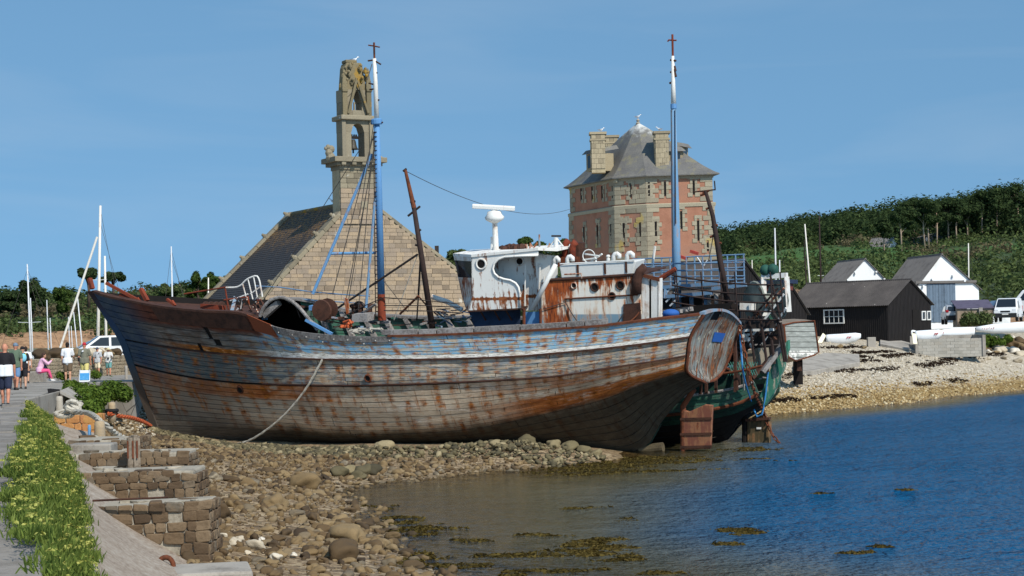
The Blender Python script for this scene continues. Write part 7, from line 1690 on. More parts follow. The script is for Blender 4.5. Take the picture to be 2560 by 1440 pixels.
def icos(sub):
    bm = bmesh.new(); bmesh.ops.create_icosphere(bm, subdivisions=sub, radius=.5); bm.verts.ensure_lookup_table(); V = np.array([v.co[:] for v in bm.verts]); F = np.array([[v.index for v in f.verts] for f in bm.faces]); bm.free(); return V, F
IC1, IC2 = icos(1), icos(2)
def scatter(name, pts, sizes, mat, ico, seed, parent=None, flat=.7):
    q = np.random.default_rng(seed); V0, F0 = ico; n = len(pts); k = len(V0)
    a = q.uniform(0, 6.283, n); ca, sa = np.cos(a), np.sin(a); S3 = np.stack([sizes * q.uniform(.8, 1.35, n), sizes * q.uniform(.7, 1.1, n), sizes * q.uniform(.5, .9, n) * flat / .7], 1)
    J = V0[None] * (1 + q.normal(size=(n, k, 1)) * .13); X = J * S3[:, None, :]
    tl = q.normal(size=n) * .3; X[:, :, 2] += X[:, :, 0] * tl[:, None]
    Vv = np.stack([X[:, :, 0] * ca[:, None] - X[:, :, 1] * sa[:, None], X[:, :, 0] * sa[:, None] + X[:, :, 1] * ca[:, None], X[:, :, 2]], 2) + np.asarray(pts)[:, None, :]
    return link(name, np_mesh(name, Vv.reshape(-1, 3), (F0[None] + (np.arange(n) * k)[:, None, None]).reshape(-1, 3), mat, False), parent, kind='stuff')
# area between the bank, the water and the trawler
big, mid, small = [], [], []
hullbase = [PZ(x, y, .3) for x, y in ((397, 1104), (700, 1128), (1000, 1136), (1300, 1128), (1540, 1138))]
def near_hull(x, y):
    best = 9
    for a, b_ in zip(hullbase, hullbase[1:]):
        d = b_ - a; t = max(0, min(1, ((x - a.x) * d.x + (y - a.y) * d.y) / (d.x ** 2 + d.y ** 2))); px, py = a.x + d.x * t, a.y + d.y * t
        s = math.hypot(x - px, y - py); best = (s if y < py + .3 else -s) if s < abs(best) else best
    return best
def bank_foot(y): t = (y - K0.y) / kdir.y; return bank(t, 1.0).x
N0 = 56000; X = g.uniform(-23, 6, N0); Y = 24 + (80 - 24) * g.random(N0) ** 1.0; X[:9000] = g.uniform(-19, -5, 9000); Y[:9000] = g.uniform(63, 79, 9000); Z = ground(X, Y); U_ = g.random(N0)
for x, y, z, u in zip(X, Y, Z, U_):
    if z < -.07 or z > 1.75 or x < bank_foot(y) - .1: continue
    nh = near_hull(x, y)
    if nh < -.2 and x > hullbase[0].x - .4: continue
    pxx, pyy = proj((x, y, z))
    if pxx < -40 or pyy > 1500: continue
    dens = float(np.interp(y, [24, 40, 60, 80], [.5, .75, 1, 1]))
    if u > dens: continue
    e = g.random(); z += mnoise.noise((x * 0.9, y * 0.9, 0)) * 0.05 + mnoise.noise((x * 0.3, y * 0.3, 3)) * 0.06; z2 = z
    if 0 <= nh < 2.0 and x > hullbase[0].x:                 # heaped along the bilge
        z2 = z + .22 * max(0, 1 - nh / 2.0) * float(np.interp(x, [-16, -8, -4, 4], [.1, .5, 1.1, 1.0]))
        s = g.uniform(.12, .28) if e < .3 else g.uniform(.06, .15)
    else:
        lump = .5 + .5 * mnoise.noise((x * .4, y * .4, 11)); s = .05 + .24 * e ** 3.6 * (.5 + lump) if z < .9 else .05 + .17 * e ** 2.6
    (big if s > .17 else mid if s > .095 else small).append((x, y, z2 + s * .12, s, nh))
big.sort(key=lambda q: -q[3] / q[1]); ind = big[:300]; mid += big[300:]
for (x, y, z, s, nh) in ind:
    piece('stone', RMS[g.integers(7)], RKG if 0 <= nh < 2.2 else RK, GROUND, Matrix.Translation((x, y, z)) @ rnd_rot() @ Matrix.Diagonal((s * g.uniform(1, 1.5), s * g.uniform(.8, 1.1), s * g.uniform(.6, .85), 1)))
for nm, L, ico, sd in (('shore_stones', mid, IC2, 1), ('shore_pebbles', small, IC1, 2)):
    for sub, mt in ((False, RK), (True, RKG)):
        q = [p for p in L if (0 <= p[4] < 2.2) == sub]
        if q: scatter(nm, np.array([p[:3] for p in q]), np.array([p[3] for p in q]), mt, ico, sd + sub * 5, GROUND)
print('stones', len(ind), len(mid), len(small))
# white rounded stones near the wall foot, a few big ones along the bilge
for x, y, s in ((585, 1365, .26), (640, 1372, .3), (566, 1378, .16), (690, 1400, .2), (600, 1352, .14), (655, 1352, .12), (620, 1385, .12), (560, 1345, .14), (735, 1395, .14)):
    p = PG(x, y); piece('stone', RMS[g.integers(7)], PEB, GROUND, Matrix.Translation(p + Vector((0, 0, s * .25))) @ rnd_rot() @ Matrix.Diagonal((s * 1.3, s, s * .7, 1)))
for x, y, s in ((960, 1122, .62), (835, 1128, .5), (1318, 1108, .6), (1240, 1118, .48), (1385, 1112, .4), (1425, 1122, .55), (1280, 1120, .36), (900, 1132, .34), (745, 1130, .34), (1180, 1125, .3), (1345, 1118, .35), (1460, 1128, .4), (1490, 1134, .35), (850, 1185, .5), (875, 1183, .45), (905, 1184, .55), (930, 1182, .5), (895, 1192, .4), (765, 1215, .7), (690, 1265, .55), (870, 1350, .6), (545, 1290, .5), (860, 1395, .6)):
    p = PG(x, y + 5); piece('stone', RMS[g.integers(7)], RKG if y < 1200 else RK, GROUND, Matrix.Translation(p + Vector((0, 0, s * .22))) @ rnd_rot() @ Matrix.Diagonal((s * 1.3, s, s * .75, 1)))
# right-hand shingle bank
pp, ss, gp_, gs_ = [], [], [], []
for k in range(19000):
    px, py = g.uniform(1870, 2620), g.uniform(858, 1045); r = ray(px, py)
    d = float(np.interp(py, [858, 880, 960, 1045], [132, 124, 107, 97])) * g.uniform(.95, 1.05); x = r.x * d; pp.append((x, d))
pp = np.array(pp); zz_ = ground(pp[:, 0], pp[:, 1]); ok = (zz_ > -.1) & (zz_ < 3.6); pp, zz_ = pp[ok], zz_[ok]; zz_ = zz_ + np.array([mnoise.noise((x * 0.9, y * 0.9, 0)) * 0.05 + mnoise.noise((x * 0.3, y * 0.3, 3)) * 0.06 for x, y in pp]); sz = .06 + .14 * g.random(len(pp)) ** 2.5; wetm = zz_ < .75 + .35 * g.random(len(zz_))
for msk, mt, sd in ((~wetm, PEB, 31), (wetm, GOLD, 32)): scatter('shingle', np.column_stack([pp[msk], zz_[msk] + sz[msk] * .15]), sz[msk], mt, IC1, sd, GROUND)
pp = []
for k in range(5200):               # pale pebbles behind the bow
    px, py = g.uniform(215, 400), g.uniform(1000, 1062); p = PZ(px, py, 1.75 if py < 1040 else 1.3); pp.append((p.x, p.y))
pp = np.array(pp); zz_ = ground(pp[:, 0], pp[:, 1]) + np.array([mnoise.noise((x * 0.9, y * 0.9, 0)) * 0.05 + mnoise.noise((x * 0.3, y * 0.3, 3)) * 0.06 for x, y in pp]); sz = .05 + .10 * g.random(len(pp)) ** 2; scatter('shingle', np.column_stack([pp, zz_ + sz * .15]), sz, PEB, IC1, 33, GROUND)
for x, y, s in ((2470, 884, .5), (2500, 880, .7), (2535, 884, .9), (2555, 890, .7), (2490, 872, .8), (2525, 868, 1.0), (2550, 862, 1.1), (2470, 900, .4), (2100, 870, .4), (2545, 905, .5), (2510, 898, .4), (2160, 872, .35), (2010, 958, .4), (1985, 965, .5), (2480, 866, .5)):
    p = PG(x, y); piece('stone', RMS[g.integers(7)], PEB if y > 872 else RK, GROUND, Matrix.Translation(p + Vector((0, 0, s * .2))) @ rnd_rot() @ Matrix.Diagonal((s * 1.5, s, s * .7, 1)))
for k in range(46):                  # tumbled rocks of the road bank beyond the basin
    px_, py_ = g.uniform(2452, 2600), g.uniform(848, 884); p = PG(px_, py_); s = g.uniform(.25, .75); piece('stone', RMS[g.integers(7)], RK if g.random() < .45 else PEB, GROUND, Matrix.Translation(p + Vector((0, 0, s * .2))) @ rnd_rot() @ Matrix.Diagonal((s * 1.4, s, s * .75, 1)))
# ------------------------------------------------------------------ seaweed: wrack lines and floating rafts
WEED = foliage('dry_wrack', S(30, 24, 20), S(62, 50, 40)); WEEDO = foliage('wet_wrack', S(58, 52, 30), S(106, 92, 50), S(128, 112, 66))
C, R = [], []
for (pts, n_, wd) in ((((1700, 968), (2060, 930), (2180, 926), (2260, 918), (2330, 912), (2380, 900), (2450, 890), (2530, 884)), 700, .5), (((2100, 893), (2200, 892), (2260, 888), (2310, 884)), 260, .35), (((2130, 884), (2240, 880)), 120, .3), (((2100, 905), (2200, 903)), 90, .3), (((1910, 1004), (2000, 1000), (2130, 990)), 200, .3), (((2250, 965), (2330, 958), (2440, 950)), 160, .3), (((2040, 872), (2150, 868)), 80, .3), (((240, 1085), (300, 1090), (420, 1126)), 60, .2)):
    L = resample([PG(x, y) for x, y in pts], n_)
    for p in L:
        if mnoise.noise((p.x * .35, p.y * .35, 4)) < -.12: continue
        x, y = p.x + g.normal() * wd * .5, p.y + g.normal() * wd; C.append((x, y, gz(x, y) + .04)); R.append((.22, .22, .05))
V, F = leaves(C, R, 9, .08, 41, .5, 1.0); link('wrack', np_mesh('wrack', V, F, WEED), kind='stuff')
C, R = [], []
def raft(px, py, wpx, hpx, n_):
    ns_ = max(3, int(hpx * .9)); st_ = [(px + g.normal() * wpx * .35, py + g.uniform(-1, 1) * hpx, wpx * g.uniform(.25, .75), max(.6, hpx * .12)) for _ in range(ns_)]
    for k in range(n_ // 3):
        x0, y0, w, h_ = st_[int(g.integers(ns_))]; u = g.normal() * .5; x_, y_ = x0 + u * w, y0 + g.normal() * h_ - u * w * .02
        p = PZ(x_, y_, .005); C.append((p.x, p.y, g.uniform(-.02, .008))); R.append((.17, .13, .014))
for a in ((1860, 1328, 85, 8, 420), (1820, 1360, 45, 4, 60), (1000, 1300, 60, 10, 120), (1080, 1318, 70, 6, 100), (1420, 1270, 60, 4, 60), (1490, 1355, 100, 14, 300), (1430, 1385, 120, 9, 240), (1560, 1395, 70, 7, 140), (1050, 1390, 90, 8, 120), (1020, 1402, 60, 6, 90), (1280, 1390, 90, 6, 120), (1130, 1412, 70, 6, 100), (1640, 1432, 50, 4, 60), (1320, 1432, 90, 6, 100), (2130, 1380, 45, 4, 70), (2215, 1367, 38, 3, 40), (2260, 1225, 35, 3, 30), (2040, 1232, 30, 2, 20), (940, 1270, 60, 5, 60), (1350, 1335, 80, 5, 70), (1180, 1350, 60, 4, 50), (1460, 1425, 60, 5, 60), (1900, 1150, 60, 3, 40), (960, 1395, 70, 8, 100), (1560, 1300, 40, 3, 20),
          (1500, 1166, 220, 7, 500), (1700, 1150, 200, 9, 600), (1850, 1125, 110, 6, 220), (1600, 1180, 200, 5, 260), (1400, 1182, 150, 4, 150), (1030, 1320, 100, 18, 160), (1540, 1372, 120, 5, 100)): raft(*a)
V, F = leaves(C, R, 12, .07, 42, .45, 1.5); link('floating_seaweed', np_mesh('floating_seaweed', V, F, WEEDO), kind='stuff')
# ------------------------------------------------------------------ rubble masonry of the old slip
RUB = stone_mat('rubble_brown', [(.1, S(78, 64, 50)), (.4, S(104, 86, 66)), (.65, S(124, 106, 84)), (.85, S(104, 96, 84)), (.95, S(146, 116, 82))]); RUBO = stone_mat('rubble_orange', [(.1, S(168, 122, 72)), (.5, S(190, 142, 86)), (.9, S(176, 118, 78))])
LIME = worn('lime_joint', S(166, 158, 142), S(126, 118, 104), 2, .5, .95, 16, .5)
RBM = [rock_mesh('rubble%d' % i, i + 20, 2, .3, .8, 2.0) for i in range(6)]
def masonry(label, px0, px1, yt0, yt1, yb, d, dep, course, mat=RUB, seed=0, cap=True, skew=.0):
    q = random.Random(seed); A, B_ = P(px0, yt0, d), P(px1, yt1, d + skew); dx = Vector((B_.x - A.x, B_.y - A.y, 0)); L = dx.length; dx.normalize(); nb_ = Vector((-dx.y, dx.x, 0)); zt = (A.z + B_.z) / 2; zb = P(px0, yb, d).z - .35
    Mx = Matrix((dx, nb_, Vector((0, 0, 1)))).transposed().to_4x4(); Mx.translation = Vector((A.x, A.y, zb)); T = thing('masonry_wall', label, 'wall', mat=Mx); h = zt - zb; tl = (B_.z - A.z) / L
    core = MB(); core.hexa([Vector((0, .04, 0)), Vector((L, .04, 0)), Vector((L, dep, 0)), Vector((0, dep, 0)), Vector((0, .04, h - tl * L / 2)), Vector((L, .04, h + tl * L / 2)), Vector((L, dep, h + tl * L / 2)), Vector((0, dep, h - tl * L / 2))]); CO = core.build('core', LIME, T, local=True, bevel=.04)
    z = .0
    while z < h - .05:
        ch = course * q.uniform(.8, 1.25); x = q.uniform(-.1, .05)
        while x < L - .06:
            w = course * q.uniform(.9, 2.0); 
            if q.random() < .9: piece('stone', RBM[q.randrange(6)], mat, CO, Matrix.Translation((min(x + w / 2, L - .05), .05, min(z + ch / 2, h - .06) + tl * (x - L / 2))) @ Matrix.Rotation(q.uniform(-.12, .12), 4, 'Y') @ Matrix.Diagonal((w * 1.02, .13, ch * 1.02, 1)))
            x += w + .02
        z += ch
    z = 0
    while z < h - .1:
        ch = course * q.uniform(.8, 1.2); y_ = .05
        while y_ < dep - .1: w = course * q.uniform(.9, 1.7); piece('stone', RBM[q.randrange(6)], mat, CO, Matrix.Translation((L - .02, y_ + w / 2, min(z + ch / 2, h - .05))) @ Matrix.Diagonal((.2, w * .95, ch * .95, 1))); y_ += w
        z += ch
    for k in range(int(L / .35)): piece('stone', RBM[q.randrange(6)], LIME if k % 3 else mat, CO, Matrix.Translation((q.uniform(.1, L - .1), q.uniform(.15, dep - .2), h + .0)) @ Matrix.Rotation(q.uniform(0, 3), 4, 'Z') @ Matrix.Diagonal((q.uniform(.2, .5), q.uniform(.2, .4), q.uniform(.06, .14), 1)))
    if cap and False: MB().hexa([Vector((-.02, -.05, h - tl * L / 2 - .02)), Vector((L, -.05, h + tl * L / 2 - .02)), Vector((L, dep, h + tl * L / 2 - .02)), Vector((-.02, dep, h - tl * L / 2 - .02)), Vector((-.02, -.05, h - tl * L / 2 + .07)), Vector((L, -.05, h + tl * L / 2 + .07)), Vector((L, dep, h + tl * L / 2 + .07)), Vector((-.02, dep, h - tl * L / 2 + .07))]).build('coping', LIME, T, local=True, bevel=.03)
    return T
masonry('nearest rubble stone wall of the old slip with lime joints, broken at its right end', 228, 512, 1272, 1256, 1372, 33.5, 1.4, .19, seed=1)
masonry('second rubble stone wall of the old slip behind the nearest one', 206, 482, 1186, 1176, 1256, 38.5, 1.6, .18, seed=2)
masonry('third rubble stone wall of the old slip behind the iron strapped post', 178, 462, 1138, 1130, 1178, 43.5, 1.6, .16, seed=3)
masonry('low far rubble course beneath the concrete bollard', 170, 335, 1102, 1100, 1120, 47.5, 2.0, .15, seed=4)
masonry('orange brown brick stub wall under the knotted rope', 136, 226, 1040, 1040, 1068, 57.5, 1.6, .22, RUBO, 5)
o = MB().box(P(232, 1126, 45.6), (1.1, .8, .36)).build('concrete_block', MT['concrete'], bevel=.04); tag(o, 'pale concrete slab lying on the third rubble wall', 'block')
for (a, b_, lab) in (((660, 1458), (540, 1436), 'concrete slab edge at the bottom of the picture'),):
    p = PG(500, 1432); o = MB().box(p + Vector((0, -.8, 0)), (2.0, 1.4, .35), Matrix.Rotation(.2, 4, 'Z')).build('concrete_block', MT['concrete'], bevel=.05); tag(o, lab, 'block')
p = PG(415, 1436); rg_ = MB().tube([p + Vector((math.cos(t) * .13, 0, .12 + math.sin(t) * .15)) for t in np.linspace(-.4, 3.6, 12)], .045, 8).build('iron_ring', MT['rust'], smooth=True); tag(rg_, 'rusty iron mooring ring at the bottom edge', 'ring')
a, b_ = P(232, 1268, 33.3), P(420, 1257, 33.2); o = MB().tube([a + Vector((0, 0, .12)), b_ + Vector((0, 0, .1))], .022, 6).build('iron_bar', MT['rust_dark']); tag(o, 'thin rusty iron bar lying along the nearest wall top', 'bar')
# ------------------------------------------------------------------ bollards and posts
BOLC = worn('bollard_concrete', S(168, 148, 118), S(140, 134, 124), 2, .6, .9, 20, .4)
def bollard(label, px, yb, yt, wpx, d, mat=BOLC, name='bollard', lean=0, cap=True):
    b0 = P(px, yb, d); h = (yb - yt) / FP * d; r = wpx / FP * d / 2; T = thing(name, label, 'bollard', b0)
    MB().lathe((0, 0, -.3), [(r * 1.04, 0), (r * 1.0, .3), (r * .93, .3 + h * .7), (r * .88, .3 + h * .93)] + ([(r * .6, .3 + h * .985), (.02, .3 + h)] if cap else [(r * .85, .3 + h)]), 16, (lean, 0, 1)).build('shaft', mat, T, local=True, smooth=cap); return T
bollard('large tapered concrete bollard carrying the white mooring rope', 250, 1108, 1052, 29, 50)
bollard('slim concrete bollard beside the dark recess left of the shrubs', 149, 1032, 990, 19, 60, MT['granite'])
T = bollard('short concrete bollard ringed by a black tyre with orange rope', 280, 1036, 1005, 20, 67, BOLC); MB().tube([Vector((math.cos(t) * .19, math.sin(t) * .19, .14)) for t in np.linspace(0, 6.283, 17)], .075, 8, False).build('tyre', TYRE, T, local=True, smooth=True)
bollard('pale leaning stone post beside the blue sign', 192, 956, 924, 9, 78, MT['concrete'], 'stone_post', .25); bollard('upright pale stone post near the stem of the trawler', 316, 951, 914, 8, 82, MT['concrete'], 'stone_post')
bollard('small blue and rust painted iron post left of the large bollard', 224, 1098, 1062, 9, 51, MT['blue_rust'], 'iron_post')
WPm = wood('post_wood', S(146, 134, 118), S(104, 92, 78)); b0 = P(335, 1175, 43); T = thing('wooden_post', 'split wooden mooring post with rusty iron straps before the third wall', 'post', b0)
for k in range(6):
    a = k * 1.047; MB().box((math.cos(a) * .09, math.sin(a) * .09, .3 + .03 * (k % 3)), (.13, .13, .9 + .06 * (k % 2)), Matrix.Rotation(a + .3, 4, 'Z')).build('stave', WPm, T, local=True, bevel=.015)
for k in (-.1, .02, .12): MB().box((k, -.165, .5), (.035, .02, .42)).build('strap', MT['rust'], T, local=True)
# ------------------------------------------------------------------ ropes
def rope(label, pts, r, mat, n=40, name='mooring_rope', knot=None):
    C_ = resample(pts, n); b = MB()
    for s in range(3):
        L = []
        for i in range(n * 3):
            t = i / (n * 3 - 1) * (n - 1); k = min(int(t), n - 2); p = C_[k].lerp(C_[k + 1], t - k); d = C_[k + 1] - C_[k]; x, y, _ = frame(d); a = i * .55 + s * 2.094; L.append(p + (x * math.cos(a) + y * math.sin(a)) * r * .5)
        b.tube(L, r * .62, 5)
    if knot: 
        for k in range(7): c_ = knot + Vector((rnd.uniform(-.12, .12), rnd.uniform(-.08, .08), rnd.uniform(-.04, .14))); b.tube([c_ + Vector((math.cos(t) * .16, math.sin(t) * .1, math.sin(t + k) * .12)) for t in np.linspace(0, 6.28, 9)], r * .9, 6, False)
    return tag(b.build(name, mat), label, 'rope')
hp = hull(.362, .99) + hnor(.362, .99) * .12
best = min((abs(proj(hull(t, .985))[0] - 808), t) for t in np.linspace(.2, .5, 200))[1]; hp = hull(best, .985) + hnor(best, .985) * .1
e1, e2 = PG(585, 1116), PG(490, 1130); md = hp.lerp(e1, .55) + Vector((.5, -.3, -.25))
rope('long grey mooring rope hanging from the hull side down to the stones', [hp, hp.lerp(md, .5) + Vector((.15, -.1, .0)), md, md.lerp(e1, .55) + Vector((.1, -.1, -.12)), e1 + Vector((.3, -.2, .12)), e1 + Vector((-.4, -.4, .1)), e2 + Vector((0, -.2, .08))], .042, MT['rope'])
kp_ = P(182, 1030, 56.5); rope('thick white knotted rope stretched from the stub wall over the large bollard', [P(138, 1034, 57), P(160, 1028, 57), kp_, P(215, 1032, 55), P(236, 1041, 52), P(250, 1053, 50.4), P(268, 1066, 50.8), P(290, 1084, 52.5), P(320, 1100, 55), PG(345, 1108)], .085, MT['rope'], 46, knot=kp_ + Vector((0, 0, .1)))
rope('second turn of thick white rope around the stub wall end', [P(138, 1034, 57), P(150, 1041, 56.6), P(175, 1040, 56.5), P(184, 1034, 56.4)], .075, MT['rope'], 14)
rope('orange rope bundle running from the tyre ringed bollard to the bow', [P(272, 1034, 66.6), P(300, 1040, 67.5), P(330, 1044, 69), P(358, 1054, 71), P(376, 1064, 73)], .075, MT['rope_orange'], 26)
rope('thin orange rope lying on the pebbles beside the orange bundle', [PG(290, 1042), PG(330, 1052), PG(352, 1060), PG(378, 1068)], .05, MT['rope_orange'], 20)
p = PG(855, 1136); b = MB()
for k in range(6): b.tube([p + Vector((rnd.uniform(-.35, .35), rnd.uniform(-.1, .1), rnd.uniform(.05, .18))) for _ in range(4)], .035, 5)
tag(b.build('net_scrap', MT['rope_orange']), 'scrap of orange net among the stones under the hull', 'net')
# ------------------------------------------------------------------ cross wall, seat block, rubble wall behind the walkers
w0, w1 = PZ(60, 1002, ZQ), PZ(178, 972, ZQ)
o = MB().prism([w0 + Vector((0, 0, -1.5)), w1 + Vector((0, 0, -1.5)), w1 + Vector((0, 0, .04)), w0 + Vector((0, 0, .04))], (0, .5, 0)); o = o.build('concrete_wall', MT['concrete'], bevel=.03); tag(o, 'weathered concrete face under the edge of the path', 'wall')
o = MB().prism([P(118, 972, 63), P(142, 974, 63), P(150, 1034, 61.5), P(130, 1026, 61.5)], (0, .4, 0)).build('recess_shade', MT['dark']); tag(o, 'near-black slab for the shaded step recess beside the slim concrete bollard', 'recess')  # near-black slab stands for the wall's shade in the step
o = MB().hexa([P(150, 985, 62), P(178, 972, 66), P(225, 1000, 66), P(205, 1012, 63), P(150, 976, 62), P(178, 964, 66), P(228, 994, 66), P(206, 1004, 63)]).build('concrete_ramp', MT['concrete'], bevel=.02); tag(o, 'sloping concrete string wall half hidden in shrubs', 'wall')
SW_A, SW_B = P(-60, 950, 82), P(345, 935, 110); dxw = Vector((SW_B.x - SW_A.x, SW_B.y - SW_A.y, 0)); Lw_ = dxw.length; dxw.normalize(); nbw = Vector((-dxw.y, dxw.x, 0)); Mw = Matrix((dxw, nbw, Vector((0, 0, 1)))).transposed().to_4x4(); Mw.translation = Vector((SW_A.x, SW_A.y, 2.3))
SWT = thing('rubble_wall', 'long low rubble stone wall behind the walking people', 'wall', mat=Mw); COW = MB().box((Lw_ / 2, .3, .72), (Lw_, .5, 1.5)).build('core', LIME, SWT, local=True)
SWS = stone_mat('wall_rubble', [(.1, S(128, 116, 96)), (.5, S(164, 150, 126)), (.9, S(146, 130, 108))]); q = random.Random(9); z = .25
while z < 1.35:
    ch = q.uniform(.18, .28); x = 0
    while x < Lw_ - .1:
        w = q.uniform(.25, .6); piece('stone', RBM[q.randrange(6)], SWS, COW, Matrix.Translation((x + w / 2, .06, z + ch / 2)) @ Matrix.Diagonal((w * .97, .2, ch * .96, 1))); x += w
    z += ch
for k in range(34):
    x = q.uniform(.5, Lw_ - .5); s = q.uniform(.35, .75); piece('stone', RMS[q.randrange(7)], RK if k % 3 else PEB, COW, Matrix.Translation((x, .3, 1.5 + s * .2)) @ Matrix.Rotation(q.uniform(0, 3), 4, 'Z') @ Matrix.Diagonal((s * 1.3, s, s * .8, 1)))
sb = PZ(82, 956, ZQ); o = MB().box(sb + Vector((-.1, .5, .22)), (1.0, .7, .5)).build('concrete_block', MT['concrete'], bevel=.03); tag(o, 'grey concrete block used as a seat by the person in pink', 'block')
sp3 = PZ(208, 957, ZQ); T = thing('sign_board', 'small blue and white information board behind the red capped man', 'sign', sp3)
MB().box((0, .3, .28), (.46, .03, .5), Matrix.Rotation(-.2, 4, 'X')).build('board', M('sign_white').out(S(224, 228, 230), .5), T, local=True); MB().box((0, .27, .26), (.4, .03, .3), Matrix.Rotation(-.2, 4, 'X')).build('panel', worn('sign_blue', S(70, 150, 206), S(110, 176, 216), 6, .4), T, local=True)
for s in (-1, 1): MB().bar((s * .2, .3, 0), (s * .2, .32, .55), .04, .04).build('leg', MT['alu'], T, local=True)
# ------------------------------------------------------------------ yachts moored behind the wall: hulls and masts
YH = worn('yacht_hull', S(222, 224, 224), S(190, 192, 194), 2, .3, .4, 20, .05)
def yacht(label, px_b, px_t, yt, d, r, spread=(), stays=(), L=8.0, mat='alu', z=1.2, boom=True, tail=None):
    r *= .62; b0 = P(px_b, 900, d); b0.z = z; T = thing('yacht', label, 'sailing boat', b0); tp = P(px_t, yt, d) - b0; B0 = Vector((0, 0, 1.1))
    rows = []
    for i in range(9):
        t = i / 8; w = 1.25 * math.sin(math.pi * min(1, .25 + .75 * (1 - t) if t > .2 else .55 + t)) ** .7 * (1 if t < .95 else .3); x = -L / 2 + L * t; rows.append([Vector((x, s * w * k, zz)) for s, k, zz in ((-1, 1, 1.05), (-1, .85, .3), (0, 0, -.25), (1, .85, .3), (1, 1, 1.05))])
    h_ = MB(); h_.grid(rows); h_.grid([[r_[0], r_[4]] for r_ in rows]); h_.build('hull', YH, T, local=True)
    MB().tube([B0, B0.lerp(tp, .5), tp], [r, r * .9, r * .65], 10).build('mast', MT[mat], T, local=True, smooth=True)
    if boom: MB().tube([B0 + Vector((0, 0, 1.0)), B0 + Vector((-3.2, 0, 1.1))], .07, 8).build('boom', MT['alu'], T, local=True)
    for f_, w in spread:
        c_ = B0.lerp(tp, f_); MB().tube([c_ + Vector((-w, 0, .04)), c_, c_ + Vector((w, 0, .04))], .025, 6).build('spreader', MT['alu'], T, local=True)
    for f_, x in stays: MB().tube([B0.lerp(tp, f_), Vector((x, 0, 1.05))], .014, 5).build('stay', MT['wire'], T, local=True)
    if tail: MB().tube([P(*tail[0], d) - b0, P(*tail[1], d) - b0], tail[2], 8).build('spar', MT['white_mast'], T, local=True)
    MB().box((-.2, 0, 1.25), (2.6, 1.4, .5)).build('cabin', YH, T, local=True, bevel=.08); return T
YG = 'yachts moored behind the stone wall'
for a in (yacht('yacht with a tall grey mast and two spreaders at far left', 78, 68, 660, 150, .13, ((.45, .95), (.18, 1.4)), ((.95, -3.2), (.95, 3.2), (.9, 2.2)), 9),
          yacht('yacht with a short grey mast just right of the tallest left mast', 83, 76, 745, 158, .1), yacht('yacht with a paired thin mast behind the seated person', 122, 117, 750, 160, .1, ((.1, .7),)), yacht('yacht with the lower of the paired masts behind the seated person', 130, 125, 795, 162, .1),
          yacht('yacht with a thin white mast left of the white shirted walker', 176, 171, 792, 165, .08), yacht('yacht with a thin mast behind the white shirted walker', 197, 184, 780, 166, .09), yacht('yacht with the leaning mast left of the red cap', 210, 193, 735, 160, .1), yacht('yacht with a thin low mast beside the leaning spar', 183, 178, 815, 168, .07),
          yacht('yacht with the thick tall white mast and raking white spar left of the bow', 243, 251, 514, 140, .21, ((.55, .6),), ((.98, 2.6), (.9, 3.4)), 11, 'white_mast', tail=((147, 880), (243, 592), .09)), yacht('yacht with the stout white mizzen mast beside the thick tall mast', 266, 262, 640, 142, .18, (), (), 8, 'white_mast'),
          yacht('yacht with a slim grey mast rising behind the trawler forecastle', 434, 428, 616, 150, .12, (), ((.97, -1.4), (.97, 2.3), (.9, 2.8)), 9), yacht('yacht with a short white mast near the chapel roof foot', 520, 521, 694, 150, .12, (), ((.9, -1.3),), 7, 'white_mast')): a['group'] = YG
for a in (yacht('yacht with a tall grey mast and spreader behind the green wreck', 1944, 1937, 570, 165, .15, ((.5, .75),), ((.98, 2.4), (.5, 2.0)), 9, z=2.6), yacht('yacht with a shorter grey mast right beside the spreader mast', 1952, 1949, 650, 168, .13, z=2.6), yacht('dark leaning mast boat behind the black shed ridge', 2037, 2012, 560, 168, .14, mat='white_mast', z=2.6), yacht('boat with a dark straight mast beside the leaning one', 2057, 2048, 540, 172, .15, ((.5, .3),), ((.6, 1.8),), mat='mast_dark', z=2.6),
          yacht('yacht with a white mast at the right gable of the white boathouse', 2425, 2421, 608, 178, .12, ((.25, .55),), ((.98, .9),), mat='white_mast', z=4.2), yacht('boat with a thin white mast right of the blue railings', 1885, 1880, 650, 160, .09, mat='white_mast', z=2.6), yacht('boat with a dark mast left of the leaning one', 2024, 2010, 600, 174, .12, mat='mast_dark', z=2.6)): a['group'] = 'masts behind the sheds'
# ------------------------------------------------------------------ gulls
def gull(label, p, face=1):
    T = thing('gull', label, 'bird', p); b = MB(); rows = []
    for x, r, z in ((-.26, .012, .17), (-.18, .05, .17), (-.05, .085, .17), (.08, .08, .19), (.14, .05, .25), (.17, .042, .31), (.21, .045, .34), (.25, .03, .345), (.27, .008, .34)): rows.append([Vector((x * face, math.cos(a) * r, z + math.sin(a) * r * 1.05)) for a in np.linspace(0, 6.283, 9)])
    b.grid(rows); b.build('body', MT['gull'], T, local=True, smooth=True)
    for s in (-1, 1): MB().prism([Vector((.1 * face, s * .075, .22)), Vector((-.12 * face, s * .1, .23)), Vector((-.36 * face, s * .04, .19)), Vector((-.1 * face, s * .085, .13))], (0, s * .015, 0)).build('wing', MT['gull_grey'], T, local=True); MB().tube([Vector((0, s * .03, .1)), Vector((0, s * .03, 0))], .008, 4).build('leg', MT['rope_orange'], T, local=True)
    MB().lathe(Vector((.26 * face, 0, .34)), [(.014, 0), (.01, .04), (.002, .07)], 6, (face, 0, 0)).build('beak', worn('beak', S(212, 170, 60), S(180, 140, 50)), T, local=True)
